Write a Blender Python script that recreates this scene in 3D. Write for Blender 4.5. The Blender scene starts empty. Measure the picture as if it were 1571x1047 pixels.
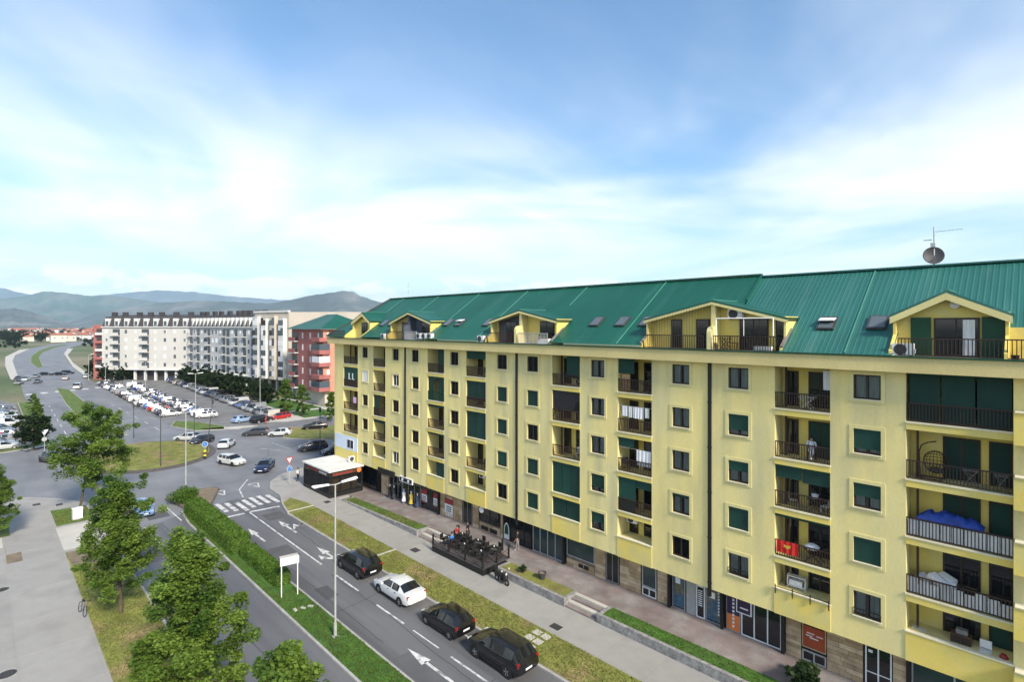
import bpy, bmesh, math, random
from mathutils import Vector, Matrix
R = math.radians
random.seed(7)
sc = bpy.context.scene
COL = sc.collection

# ------------------------------------------------------------------ camera, sky, sun, exposure
EYE = 20.3                                   # camera height above the road, m
cam_d = bpy.data.cameras.new('camera')
cam_d.sensor_width = 36; cam_d.lens = 18.79
cam_d.shift_y = -23.5 / 1571
cam_d.clip_start = .2; cam_d.clip_end = 60000
cam = bpy.data.objects.new('camera', cam_d); COL.objects.link(cam)
cam.location = (0, 0, EYE); cam.rotation_euler = (R(90), 0, R(45))
sc.camera = cam

SUN_EL, SUN_AZ = R(35), R(101)                # azimuth from +Y towards +X
sun_d = bpy.data.lights.new('sun', 'SUN'); sun_d.energy = 4.2; sun_d.angle = R(10); sun_d.color = (1, .90, .76)
sun = bpy.data.objects.new('sun', sun_d); COL.objects.link(sun)
sdir = Vector((math.cos(SUN_EL) * math.sin(SUN_AZ), math.cos(SUN_EL) * math.cos(SUN_AZ), math.sin(SUN_EL)))
sun.rotation_euler = (-sdir).to_track_quat('-Z', 'Y').to_euler()

w = bpy.data.worlds.new('World'); sc.world = w; w.use_nodes = True
wt = w.node_tree; wn = wt.nodes; wl = wt.links
bg = wn['Background']
def wnode(t, **kw):
    n = wn.new(t)
    for k, v in kw.items(): setattr(n, k, v)
    return n
def wmath(op, a, b=None, c=None, clamp=False):
    n = wn.new('ShaderNodeMath'); n.operation = op; n.use_clamp = clamp
    for i, s in enumerate((a, b, c)):
        if s is None: continue
        if isinstance(s, (int, float)): n.inputs[i].default_value = s
        else: wl.new(s, n.inputs[i])
    return n.outputs[0]
def wsmooth(x, a, b):
    n = wn.new('ShaderNodeMapRange'); n.interpolation_type = 'SMOOTHSTEP'
    wl.new(x, n.inputs[0]); n.inputs[1].default_value = a; n.inputs[2].default_value = b
    return n.outputs[0]
sky = wnode('ShaderNodeTexSky', sky_type='NISHITA')
sky.sun_disc = False; sky.sun_elevation = SUN_EL; sky.sun_rotation = SUN_AZ
sky.altitude = 50; sky.air_density = 1.0; sky.dust_density = .35; sky.ozone_density = 2.2
tcw = wnode('ShaderNodeTexCoord')
sep = wnode('ShaderNodeSeparateXYZ'); wl.new(tcw.outputs['Generated'], sep.inputs[0])
dz = wmath('MAXIMUM', sep.outputs[2], 0.0)
den = wmath('ADD', dz, .16)
cx = wmath('DIVIDE', sep.outputs[0], den); cy = wmath('DIVIDE', sep.outputs[1], den)
cmb = wnode('ShaderNodeCombineXYZ'); wl.new(cx, cmb.inputs[0]); wl.new(cy, cmb.inputs[1])
def wnoise(src, scale, detail, loc=(0, 0, 0), sca=(1, 1, 1), rot=(0, 0, 0), rough=.55, dist=0):
    mp = wnode('ShaderNodeMapping'); wl.new(src, mp.inputs[0])
    mp.inputs['Location'].default_value = loc; mp.inputs['Scale'].default_value = sca; mp.inputs['Rotation'].default_value = rot
    n = wnode('ShaderNodeTexNoise'); wl.new(mp.outputs[0], n.inputs['Vector'])
    n.inputs['Scale'].default_value = scale; n.inputs['Detail'].default_value = detail
    n.inputs['Roughness'].default_value = rough; n.inputs['Distortion'].default_value = dist
    return n.outputs['Fac']
SKY_OFF = (3.1, 1.7, 0)
veil = wnoise(cmb.outputs[0], .55, 4, SKY_OFF, (1, 1, 1), (0, 0, R(20)), .52, .6)
streak = wnoise(cmb.outputs[0], 1.5, 5, (.4, 5.2, 2), (1, .32, 1), (0, 0, R(35)), .62, .9)
v1 = wsmooth(veil, .34, .58)
v2 = wsmooth(streak, .42, .78)
cir = wmath('ADD', wmath('MULTIPLY', v1, .88), wmath('MULTIPLY', v2, .22))
hz = wsmooth(dz, .50, .06)                    # a thin veil looks denser towards the horizon
cir = wmath('MULTIPLY', cir, wmath('ADD', wmath('MULTIPLY', hz, .95), .24))
cir = wmath('MULTIPLY', cir, wmath('ADD', wmath('MULTIPLY', wsmooth(dz, .04, .20), .65), .35))
cir = wmath('MINIMUM', cir, .88)
# low cumulus far off near the horizon
cum = wnoise(tcw.outputs['Generated'], 9, 7, (2.2, .3, 1.1), (1, 1, 2.6), (0, 0, 0), .6, .3)
cumf = wsmooth(cum, .46, .56)
bandm = wmath('MULTIPLY', wsmooth(sep.outputs[2], .022, .045), wsmooth(sep.outputs[2], .098, .07))
cumf = wmath('MULTIPLY', wmath('MULTIPLY', cumf, bandm), .9)
mix1 = wnode('ShaderNodeMix', data_type='RGBA'); wl.new(cir, mix1.inputs['Factor'])
hsv = wnode('ShaderNodeHueSaturation'); hsv.inputs['Saturation'].default_value = 1.14; hsv.inputs['Hue'].default_value = .497; hsv.inputs['Value'].default_value = 1.12; wl.new(sky.outputs[0], hsv.inputs['Color']); wl.new(hsv.outputs[0], mix1.inputs['A']); mix1.inputs['B'].default_value = (7.7, 7.55, 7.35, 1)
mix2 = wnode('ShaderNodeMix', data_type='RGBA'); wl.new(cumf, mix2.inputs['Factor'])
wl.new(mix1.outputs['Result'], mix2.inputs['A']); mix2.inputs['B'].default_value = (10.5, 10.2, 9.8, 1)
wl.new(mix2.outputs['Result'], bg.inputs['Color'])
bg.inputs['Strength'].default_value = .12

sc.view_settings.view_transform = 'Standard'
sc.view_settings.look = 'None'
sc.view_settings.exposure = .72
sc.view_settings.gamma = 1
sc.render.engine = 'CYCLES'
sc.cycles.max_bounces = 5; sc.cycles.diffuse_bounces = 2; sc.cycles.glossy_bounces = 2
sc.cycles.transmission_bounces = 3; sc.cycles.transparent_max_bounces = 6; sc.cycles.volume_bounces = 2
sc.cycles.caustics_reflective = False; sc.cycles.caustics_refractive = False

# ------------------------------------------------------------------ helpers
# The street runs along X: u = -X is the distance down the street, v = Y the distance across it.
FPX = 820
HAZE = 7.5e-5
def g(px, py, z=0.0):
    """ground point (x, y) where a survey sight-line of the street map meets height z"""
    s = FPX * math.sqrt(2) * (EYE - z) / (py - 500.0); r = (px - 785.5) / FPX
    return (-s * (1 - r) / 2, s * (1 + r) / 2)
def gp(pts, z=0.0): return [g(a, b, z) for a, b in pts]

def lin(c):
    return tuple(((v / 255) / 12.92 if v / 255 <= .04045 else ((v / 255 + .055) / 1.055) ** 2.4) for v in c)

MATS = {}
def mat(name, col, rough=.7, var=.18, scale=1.2, bump=0.0, bscale=25, metal=0.0, spec=.4, coat=0.0, stretch=(1, 1, 1),
        col2=None, s2=.35, lo=.45, hi=.62, fine=.08, fscale=14, streak=None, rnd=0):
    """procedural surface: two scales of world-space noise over a base colour, optional second colour in patches"""
    m = bpy.data.materials.new(name); m.use_nodes = True; MATS[name] = m
    nt = m.node_tree; n = nt.nodes; l = nt.links; b = n['Principled BSDF']
    b.inputs['Roughness'].default_value = rough; b.inputs['Metallic'].default_value = metal
    b.inputs['Specular IOR Level'].default_value = spec; b.inputs['Coat Weight'].default_value = coat
    geo = n.new('ShaderNodeNewGeometry')
    mp = n.new('ShaderNodeMapping'); l.new(geo.outputs['Position'], mp.inputs[0]); mp.inputs['Scale'].default_value = stretch
    def noise(s, d=4):
        t = n.new('ShaderNodeTexNoise'); l.new(mp.outputs[0], t.inputs['Vector'])
        t.inputs['Scale'].default_value = s; t.inputs['Detail'].default_value = d; return t.outputs['Fac']
    def mixc(f, a, bb, blend='MIX'):
        x = n.new('ShaderNodeMix'); x.data_type = 'RGBA'; x.blend_type = blend
        for s, v in ((x.inputs['Factor'], f), (x.inputs['A'], a), (x.inputs['B'], bb)):
            if isinstance(v, (int, float)): s.default_value = v
            elif isinstance(v, tuple): s.default_value = v + (1,)
            else: l.new(v, s)
        return x.outputs['Result']
    def rng(f, a, bb, c, d):
        x = n.new('ShaderNodeMapRange'); l.new(f, x.inputs[0])
        for i, v in enumerate((a, bb, c, d)): x.inputs[i + 1].default_value = v
        return x.outputs[0]
    c = col
    if col2: c = mixc(rng(noise(s2, 5), lo, hi, 0, 1), col, col2)
    if streak:
        vec, sc_, lo_, hi_, amt = streak
        mp2 = n.new('ShaderNodeMapping'); l.new(geo.outputs['Position'], mp2.inputs[0]); mp2.inputs['Scale'].default_value = vec
        t2 = n.new('ShaderNodeTexNoise'); l.new(mp2.outputs[0], t2.inputs['Vector']); t2.inputs['Scale'].default_value = 1; t2.inputs['Detail'].default_value = 6
        c = mixc(rng(t2.outputs['Fac'], lo_, hi_, 0, amt), c, sc_)
    if rnd:
        oi = n.new('ShaderNodeObjectInfo'); rr = rng(oi.outputs['Random'], 0, 1, 1 - rnd, 1 + rnd); cc = n.new('ShaderNodeCombineColor')
        for i in range(3): l.new(rr, cc.inputs[i])
        c = mixc(1.0, c, cc.outputs[0], 'MULTIPLY')
    f = rng(noise(scale), .3, .7, 1 - var, 1 + var)
    g2 = rng(noise(fscale, 3), .3, .7, 1 - fine, 1 + fine)
    mm = n.new('ShaderNodeMath'); mm.operation = 'MULTIPLY'; l.new(f, mm.inputs[0]); l.new(g2, mm.inputs[1])
    cmbn = n.new('ShaderNodeCombineColor')
    for i in range(3): l.new(mm.outputs[0], cmbn.inputs[i])
    l.new(mixc(1.0, c, cmbn.outputs[0], 'MULTIPLY'), b.inputs['Base Color'])
    if bump:
        bn = n.new('ShaderNodeBump'); bn.inputs['Strength'].default_value = bump; bn.inputs['Distance'].default_value = .03
        l.new(noise(bscale, 4), bn.inputs['Height']); l.new(bn.outputs[0], b.inputs['Normal'])
    return m

def glass_mat(name, tint=(.05, .07, .08), see=.0, rough=.04):
    """window pane: partly see-through, mirror-like at grazing angles"""
    m = bpy.data.materials.new(name); m.use_nodes = True; MATS[name] = m
    nt = m.node_tree; n = nt.nodes; l = nt.links; out = n['Material Output']; b = n['Principled BSDF']
    b.inputs['Base Color'].default_value = tint + (1,); b.inputs['Roughness'].default_value = rough
    b.inputs['Specular IOR Level'].default_value = .6
    if see > 0:
        tr = n.new('ShaderNodeBsdfTransparent'); tr.inputs[0].default_value = (.86, .9, .9, 1)
        fr = n.new('ShaderNodeFresnel'); fr.inputs[0].default_value = 1.5
        ad = n.new('ShaderNodeMath'); ad.operation = 'ADD'; ad.use_clamp = True; ad.inputs[1].default_value = 1 - see
        l.new(fr.outputs[0], ad.inputs[0])
        mx = n.new('ShaderNodeMixShader'); l.new(ad.outputs[0], mx.inputs[0]); l.new(tr.outputs[0], mx.inputs[1]); l.new(b.outputs[0], mx.inputs[2])
        l.new(mx.outputs[0], out.inputs[0])
    return m

def leaf_mat(name, c1, c2, trans=.35):
    m = bpy.data.materials.new(name); m.use_nodes = True; MATS[name] = m
    nt = m.node_tree; n = nt.nodes; l = nt.links; b = n['Principled BSDF']; out = n['Material Output']
    a = n.new('ShaderNodeAttribute'); a.attribute_name = 'tone'
    x = n.new('ShaderNodeMix'); x.data_type = 'RGBA'; l.new(a.outputs['Fac'], x.inputs['Factor'])
    x.inputs['A'].default_value = c1 + (1,); x.inputs['B'].default_value = c2 + (1,)
    l.new(x.outputs['Result'], b.inputs['Base Color']); b.inputs['Roughness'].default_value = .55; b.inputs['Specular IOR Level'].default_value = .3
    t = n.new('ShaderNodeBsdfTranslucent'); l.new(x.outputs['Result'], t.inputs[0])
    mx = n.new('ShaderNodeMixShader'); mx.inputs[0].default_value = trans
    l.new(b.outputs[0], mx.inputs[1]); l.new(t.outputs[0], mx.inputs[2]); l.new(mx.outputs[0], out.inputs[0])
    return m

def paint_mat(name):
    m = bpy.data.materials.new(name); m.use_nodes = True; MATS[name] = m
    n = m.node_tree.nodes; l = m.node_tree.links; b = n['Principled BSDF']
    o = n.new('ShaderNodeObjectInfo')
    tx = n.new('ShaderNodeTexNoise'); tx.inputs['Scale'].default_value = 5; tx.inputs['Detail'].default_value = 4
    geo = n.new('ShaderNodeNewGeometry'); l.new(geo.outputs['Position'], tx.inputs['Vector'])
    mr = n.new('ShaderNodeMapRange'); l.new(tx.outputs[0], mr.inputs[0]); mr.inputs[3].default_value = .12; mr.inputs[4].default_value = .24
    l.new(o.outputs['Color'], b.inputs['Base Color']); l.new(mr.outputs[0], b.inputs['Roughness'])
    b.inputs['Metallic'].default_value = .15; b.inputs['Coat Weight'].default_value = .5; b.inputs['Coat Roughness'].default_value = .12
    return m

class MB:
    def __init__(s): s.v = []; s.f = []; s.t = []
    def quad(s, a, b, c, d): s.face([a, b, c, d])
    def face(s, pts):
        i = len(s.v); s.v += [tuple(p) for p in pts]; s.f.append(tuple(range(i, i + len(pts))))
    def box(s, x0, x1, y0, y1, z0, z1):
        x0, x1 = min(x0, x1), max(x0, x1); y0, y1 = min(y0, y1), max(y0, y1); z0, z1 = min(z0, z1), max(z0, z1)
        i = len(s.v)
        s.v += [(x0, y0, z0), (x1, y0, z0), (x1, y1, z0), (x0, y1, z0), (x0, y0, z1), (x1, y0, z1), (x1, y1, z1), (x0, y1, z1)]
        s.f += [(i, i+3, i+2, i+1), (i+4, i+5, i+6, i+7), (i, i+1, i+5, i+4), (i+1, i+2, i+6, i+5), (i+2, i+3, i+7, i+6), (i+3, i, i+4, i+7)]
        return s
    def prism(s, poly, z0, z1):
        a = sum(poly[k][0] * poly[(k+1) % len(poly)][1] - poly[(k+1) % len(poly)][0] * poly[k][1] for k in range(len(poly)))
        if a < 0: poly = poly[::-1]
        n = len(poly); i = len(s.v)
        zf0 = z0 if callable(z0) else (lambda x, y: z0); zf1 = z1 if callable(z1) else (lambda x, y: z1)
        s.v += [(p[0], p[1], zf0(*p)) for p in poly] + [(p[0], p[1], zf1(*p)) for p in poly]
        s.f.append(tuple(range(i + n - 1, i - 1, -1))); s.f.append(tuple(range(i + n, i + 2 * n)))
        for k in range(n): s.f.append((i + k, i + (k+1) % n, i + n + (k+1) % n, i + n + k))
        return s
    def bar(s, a, b, r, n=6, r2=None, cap=True):
        a = Vector(a); b = Vector(b); d = (b - a)
        if d.length < 1e-6: return s
        d.normalize(); e = d.orthogonal().normalized(); h = d.cross(e); r2 = r if r2 is None else r2; i = len(s.v)
        for p, rr in ((a, r), (b, r2)):
            for k in range(n):
                t = 2 * math.pi * (k + .5) / n; s.v.append(tuple(p + e * math.cos(t) * rr + h * math.sin(t) * rr))
        for k in range(n): s.f.append((i + k, i + (k+1) % n, i + n + (k+1) % n, i + n + k))
        if cap: s.f.append(tuple(range(i + n - 1, i - 1, -1))); s.f.append(tuple(range(i + n, i + 2 * n)))
        return s
    def beam(s, a, b, wd, hg):
        """rectangular bar from a to b, width wd across, height hg along z-ish"""
        a = Vector(a); b = Vector(b); d = (b - a).normalized(); up = Vector((0, 0, 1))
        if abs(d.z) > .95: up = Vector((0, 1, 0))
        e = d.cross(up).normalized() * wd / 2; h = e.cross(d).normalized() * hg / 2; i = len(s.v)
        for p in (a, b): s.v += [tuple(p - e - h), tuple(p + e - h), tuple(p + e + h), tuple(p - e + h)]
        s.f += [(i, i+3, i+2, i+1), (i+4, i+5, i+6, i+7), (i, i+1, i+5, i+4), (i+1, i+2, i+6, i+5), (i+2, i+3, i+7, i+6), (i+3, i, i+4, i+7)]
        return s
    def path(s, pts, r, n=6):
        for a, b in zip(pts, pts[1:]): s.bar(a, b, r, n)
        return s
    def lathe(s, prof, c=(0, 0, 0), n=16, axis='z'):
        i = len(s.v); m = len(prof)
        for k in range(n):
            t = 2 * math.pi * k / n
            for r, h in prof:
                p = (r * math.cos(t), r * math.sin(t), h)
                if axis == 'y': p = (p[0], p[2], p[1])
                if axis == 'x': p = (p[2], p[0], p[1])
                s.v.append((c[0] + p[0], c[1] + p[1], c[2] + p[2]))
        for k in range(n):
            for j in range(m - 1):
                a = i + k * m + j; b = i + ((k+1) % n) * m + j
                s.f.append((a, b, b + 1, a + 1))
        return s
    def disc(s, c, r, axis='y', n=16, ry=None):
        ry = ry or r; pts = []
        for k in range(n):
            t = 2 * math.pi * k / n; a, b = r * math.cos(t), ry * math.sin(t)
            pts.append({'y': (c[0] + a, c[1], c[2] + b), 'x': (c[0], c[1] + a, c[2] + b), 'z': (c[0] + a, c[1] + b, c[2])}[axis])
        s.face(pts); return s
    def mesh(s, name, m, smooth=False, sharp=35, mats=None, mi=None):
        me = bpy.data.meshes.new(name); me.from_pydata(s.v, [], s.f); me.update()
        for x in (mats or [m]):
            if x: me.materials.append(MATS[x] if isinstance(x, str) else x)
        if mi: me.polygons.foreach_set('material_index', mi)
        if smooth:
            me.polygons.foreach_set('use_smooth', [True] * len(me.polygons))
            if sharp < 180: me.set_sharp_from_angle(angle=R(sharp))
        return me
    def build(s, name, m, parent=None, smooth=False, sharp=35, **kw):
        return obj(name, s.mesh(name, m, smooth, sharp), parent, **kw)

def tag(o, label=None, cat=None, group=None, kind=None):
    if label: o['label'] = label
    if cat: o['category'] = cat
    if group: o['group'] = group
    if kind: o['kind'] = kind
    return o
def obj(name, me, parent=None, loc=None, rz=None, label=None, cat=None, group=None, kind=None, scale=None, color=None):
    o = bpy.data.objects.new(name, me); COL.objects.link(o)
    if parent: o.parent = parent
    if loc is not None: o.location = loc
    if rz is not None: o.rotation_euler = (0, 0, rz)
    if scale is not None: o.scale = scale
    if color is not None: o.color = tuple(color) + (1,)
    return tag(o, label, cat, group, kind)
def thing(name, label, cat, loc=(0, 0, 0), rz=0, group=None, scale=None):
    return obj(name, None, None, loc, rz, label, cat, group, None, scale)
def copy_tree(o, parent=None):
    c = o.copy(); COL.objects.link(c); c.parent = parent
    for ch in list(o.children): copy_tree(ch, c)
    return c
def inset(poly, d):
    a = sum(poly[k][0] * poly[(k+1) % len(poly)][1] - poly[(k+1) % len(poly)][0] * poly[k][1] for k in range(len(poly)))
    if a < 0: poly = poly[::-1]
    out = []; n = len(poly)
    for k in range(n):
        p0, p1, p2 = Vector(poly[k-1]), Vector(poly[k]), Vector(poly[(k+1) % n])
        d1 = (p1 - p0).normalized(); d2 = (p2 - p1).normalized()
        n1 = Vector((-d1.y, d1.x)); n2 = Vector((-d2.y, d2.x)); b = n1 + n2
        b = b / max(b.length_squared / 2, .35)
        out.append(tuple(p1 + b * d))
    return out
ORD = ['zeroth', 'first', 'second', 'third', 'fourth', 'fifth', 'sixth', 'seventh', 'eighth', 'ninth', 'tenth', 'eleventh', 'twelfth',
       'thirteenth', 'fourteenth', 'fifteenth', 'sixteenth', 'seventeenth', 'eighteenth', 'nineteenth', 'twentieth']
def ordw(k):
    if k <= 20: return ORD[k]
    t = {2: 'twenty', 3: 'thirty', 4: 'forty', 5: 'fifty'}[k // 10]
    return (t[:-1] + 'ieth') if k % 10 == 0 else t + '-' + ORD[k % 10]

# ------------------------------------------------------------------ materials
mat('asphalt', (.122, .122, .127), .6, .16, .25, .25, 60, stretch=(.35, 1.3, 1), fine=.12, fscale=30, col2=(.15, .15, .154), s2=.12, spec=.5, streak=((.03, .75, 1), (.075, .075, .08), .48, .68, .75))
mat('asphalt_pale', (.175, .177, .184), .6, .14, .25, .25, 60, fine=.1, fscale=30, col2=(.21, .21, .214), s2=.1, spec=.5, streak=((.05, .3, 1), (.12, .12, .125), .5, .7, .6))  # paler asphalt for the roundabout and the boulevard
mat('asphalt_old', (.185, .182, .178), .8, .14, .3, .25, 60, fine=.12, fscale=30, col2=(.15, .147, .14), s2=.2)
mat('terrain', (.085, .12, .045), .95, .25, .02, 0, 5, col2=(.20, .18, .11), s2=.006, fscale=.6, fine=.2)
mat('grass', (.085, .15, .024), .95, .3, .9, .6, 40, col2=(.115, .13, .03), s2=.5, fine=.35, fscale=9)
mat('grass_lush', (.05, .125, .014), .95, .3, 1.1, .6, 40, col2=(.055, .12, .02), s2=.6, fine=.35, fscale=9)
mat('grass_dry', (.18, .19, .042), .95, .28, .8, .6, 40, col2=(.25, .185, .085), s2=.33, lo=.5, hi=.66, fine=.35, fscale=9)
mat('soil', (.19, .15, .10), .95, .25, 1.5, .4, 30, fine=.2)
mat('concrete', (.31, .30, .28), .9, .13, .5, .15, 40, fine=.08, fscale=20, rnd=.07, streak=((.5, .5, 1), (.24, .235, .225), .52, .72, .7))
mat('concrete_pale', (.47, .45, .40), .9, .1, .5, .15, 40)
mat('kerb', (.36, .35, .33), .9, .18, 1.2, .15, 40)
mat('kerb_dark', (.10, .09, .085), .9, .2, 1.2, .15, 40)
mat('paver', (.205, .165, .155), .9, .22, .8, .2, 25, col2=(.24, .22, .205), s2=.6, fine=.15, fscale=12)
mat('stone_grey', (.25, .245, .24), .9, .3, 2.5, .5, 10, fine=.25, fscale=8)
mat('road_paint', (.60, .60, .585), .8, .15, 3, fine=.2, fscale=10, col2=(.20, .20, .205), s2=1.6, lo=.49, hi=.66)
mat('asphalt_patch', (.095, .095, .098), .8, .15, .6, .25, 60, fine=.12, fscale=30, rnd=.2)
mat('iron', (.045, .043, .04), .7, .2, 4)
mat('stucco', (.82, .69, .285), .9, .07, .35, .12, 60, stretch=(1, 1, .35), col2=(.71, .64, .33), s2=.45, lo=.46, hi=.74, fine=.04, streak=((.8, .8, .13), (.42, .40, .26), .46, .72, .6))
mat('stucco_deep', (.76, .60, .15), .9, .07, .5, .12, 60, fine=.04, col2=(.68, .58, .21), s2=.7)
mat('stucco_band', (.62, .52, .24), .9, .09, .4, .12, 50, stretch=(1, 1, .5), fine=.05)
mat('stucco_trim', (.70, .62, .29), .9, .08, .6, .1, 60)
mat('ledge', (.74, .68, .50), .85, .1, 1, .1, 40)
mat('slate_paint', (.07, .08, .11), .7, .12, 1)
mat('white_wall', (.64, .64, .62), .9, .08, .5, .1, 40, stretch=(1, 1, .4))
mat('blue_white', (.62, .70, .80), .8, .05, .6)
mat('roof_green', (.008, .098, .064), .45, .12, .3, 0, 30, metal=.15, spec=.5, stretch=(1, .35, 1), fine=.05, streak=((1.3, .12, .12), (.03, .13, .095), .5, .75, .7))
mat('roof_green_sheen', (.025, .14, .115), .45, .12, .3, 0, 30, metal=.15, spec=.55, stretch=(1, .35, 1), fine=.05, streak=((1.3, .12, .12), (.075, .20, .17), .5, .75, .7))  # the same green roof, viewing-angle sheen painted in as a paler teal
mat('roof_seam', (.07, .24, .185), .5, .1, 1)
mat('blind_green', (.005, .042, .03), .75, .14, 1.2, .1, 40, rnd=.25)
mat('shutter_green', (.006, .06, .028), .6, .1, 1.2)
mat('brown_metal', (.036, .019, .016), .5, .15, 2)
mat('brown_wood', (.03, .019, .014), .6, .2, 2)
mat('wood_light', (.40, .25, .12), .7, .2, 2, stretch=(1, 1, 4))
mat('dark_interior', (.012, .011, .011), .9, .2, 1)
mat('black', (.012, .012, .013), .55, .15, 3)
mat('rubber', (.018, .018, .018), .85, .15, 6)
mat('dark_grey', (.05, .05, .055), .6, .15, 3)
mat('mid_grey', (.2, .2, .2), .6, .15, 3)
mat('steel', (.5, .5, .5), .4, .1, 3, metal=.7)
mat('galv', (.45, .46, .45), .55, .12, 2, metal=.25)
mat('white_paint', (.78, .78, .76), .5, .06, 2)
mat('cloth_white', (.74, .75, .78), .9, .08, 4, .1, 20)
mat('curtain', (.72, .72, .70), .9, .25, 1.2, stretch=(9, 9, .6), fine=.1)
mat('pvc_white', (.76, .77, .77), .4, .05, 2)
mat('aluminium', (.36, .37, .38), .4, .1, 2, metal=.3)
mat('travertine', (.46, .34, .21), .85, .25, 1.4, .2, 25, fine=.12)
mat('mortar', (.20, .15, .10), .95, .2, 2)
mat('blue_tarp', (.012, .045, .26), .5, .35, 3, .8, 7)
mat('red_cloth', (.52, .02, .015), .8, .12, 3)
mat('gold', (.62, .40, .05), .7, .1, 3)
mat('pink_cloth', (.60, .38, .62), .9, .1, 3)
mat('orange', (.66, .19, .05), .6, .08, 2)
mat('orange_red', (.32, .06, .02), .6, .15, 1.5)
mat('poster_red', (.30, .03, .035), .6, .1, 2)
mat('poster_blue', (.04, .10, .16), .5, .25, 1.2, fscale=4, fine=.3, col2=(.16, .14, .07), s2=.9)
mat('poster_purple', (.035, .018, .06), .5, .1, 2)
mat('teal_glass', (.025, .05, .055), .15, .2, .8, spec=.6)
mat('wood_brown', (.09, .045, .02), .6, .25, 2)
mat('brown_deck', (.06, .055, .055), .8, .2, 2)
mat('bark', (.10, .075, .05), .95, .3, 4, .6, 12, stretch=(1, 1, .3))
mat('red_brick', (.35, .125, .11), .9, .12, .6, .1, 30, fine=.1, fscale=6)
mat('red_brick_lit', (.54, .25, .17), .9, .1, .6, .1, 30, fine=.1, fscale=6)  # the red brick with sunlight painted into its colour, for the end wall
mat('mansard', (.05, .047, .05), .8, .2, .6, fine=.15, fscale=4)
mat('cream_wall', (.52, .51, .48), .9, .06, .3, stretch=(1, 1, .4))
mat('pale_grey_wall', (.47, .48, .49), .9, .07, .3, stretch=(1, 1, .4))
mat('beige_wall', (.50, .45, .38), .9, .08, .3, stretch=(1, 1, .4))
mat('far_red_roof', (.36, .13, .08), .9, .2, .05)
mat('far_wall', (.58, .54, .47), .9, .12, .05)
mat('rock', (.07, .085, .075), .95, .3, .0011, 0, 1, col2=(.16, .155, .14), s2=.0022, lo=.48, hi=.66, fine=.22, fscale=.008)
mat('rock_green', (.05, .095, .06), .95, .3, .0011, 0, 1, col2=(.12, .13, .09), s2=.0015, fine=.22, fscale=.006)
mat('yellow', (.70, .50, .04), .6, .1, 3)
mat('sign_blue', (.03, .16, .48), .5, .05, 3)
mat('sign_red', (.5, .02, .02), .5, .05, 3)
mat('sign_white', (.75, .76, .77), .5, .05, 3)
mat('tail_red', (.30, .006, .008), .2, .1, 8, spec=.6)
mat('lamp_clear', (.55, .57, .58), .12, .1, 8, spec=.7)
mat('skin', (.42, .24, .16), .6, .06, 6)
mat('hair', (.02, .014, .01), .7, .2, 10)
mat('jeans', (.04, .06, .12), .9, .15, 6)
mat('shirt_blue', (.05, .17, .45), .9, .12, 6)
mat('straw', (.55, .40, .06), .8, .15, 4)
glass_mat('pane', (.03, .035, .04), .9)
glass_mat('pane_dark', (.012, .014, .018), 0, .05)
glass_mat('car_glass', (.010, .012, .014), 0, .03)
glass_mat('skylight_glass', (.10, .125, .14), 0, .08)
glass_mat('far_pane', (.07, .09, .11), 0, .12)
paint_mat('paint')
leaf_mat('leaf', (.05, .115, .018), (.23, .34, .055), .5)
leaf_mat('leaf_dark', (.010, .026, .008), (.035, .06, .015), .2)
leaf_mat('leaf_hedge', (.04, .10, .012), (.125, .22, .02), .3)
leaf_mat('blade', (.07, .13, .02), (.22, .22, .05), .3)
# ------------------------------------------------------------------ ground, roads, pavements
def sheet(name, poly, z, m, parent=None, kind='structure', label=None):
    b = MB(); a = sum(poly[k][0] * poly[(k+1) % len(poly)][1] - poly[(k+1) % len(poly)][0] * poly[k][1] for k in range(len(poly)))
    if a < 0: poly = poly[::-1]
    b.face([(p[0], p[1], z) for p in poly])
    me = b.mesh(name, m)
    if len(poly) > 4:
        bm = bmesh.new(); bm.from_mesh(me); bmesh.ops.triangulate(bm, faces=bm.faces[:], ngon_method='EAR_CLIP'); bm.to_mesh(me); bm.free()
    return obj(name, me, parent, kind=None if parent else kind, label=label)
def raised(name, poly, top, m, kerb='kerb', kw=.16, z1=.13):
    """a raised area: kerb stones round it, the surface inside a centimetre above them"""
    k = MB(); p = poly
    k.prism(p, -.05, z1)
    me = k.mesh('kerb', kerb)
    bm = bmesh.new(); bm.from_mesh(me); bmesh.ops.triangulate(bm, faces=[f for f in bm.faces if len(f.verts) > 4], ngon_method='EAR_CLIP'); bm.to_mesh(me); bm.free()
    s = sheet(name, inset(p, kw), top, m)
    obj('kerb', me, s)
    return s
def X(poly): return [(-u, v) for u, v in poly]

gm = MB()
rings = [0, 150, 400, 1200, 4000, 9000, 24000]; n = 48
for r in rings[1:]:
    for k in range(n):
        t = 2 * math.pi * k / n; gm.v.append((r * math.cos(t) - 60, r * math.sin(t) + 40, -.12))
gm.v.append((-60, 40, -.12)); c0 = len(gm.v) - 1
for k in range(n): gm.f.append((c0, k, (k + 1) % n))
for j in range(len(rings) - 2):
    for k in range(n): gm.f.append((j * n + k, (j+1) * n + k, (j+1) * n + (k+1) % n, j * n + (k+1) % n))
gm.build('ground', 'terrain', kind='structure')

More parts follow.
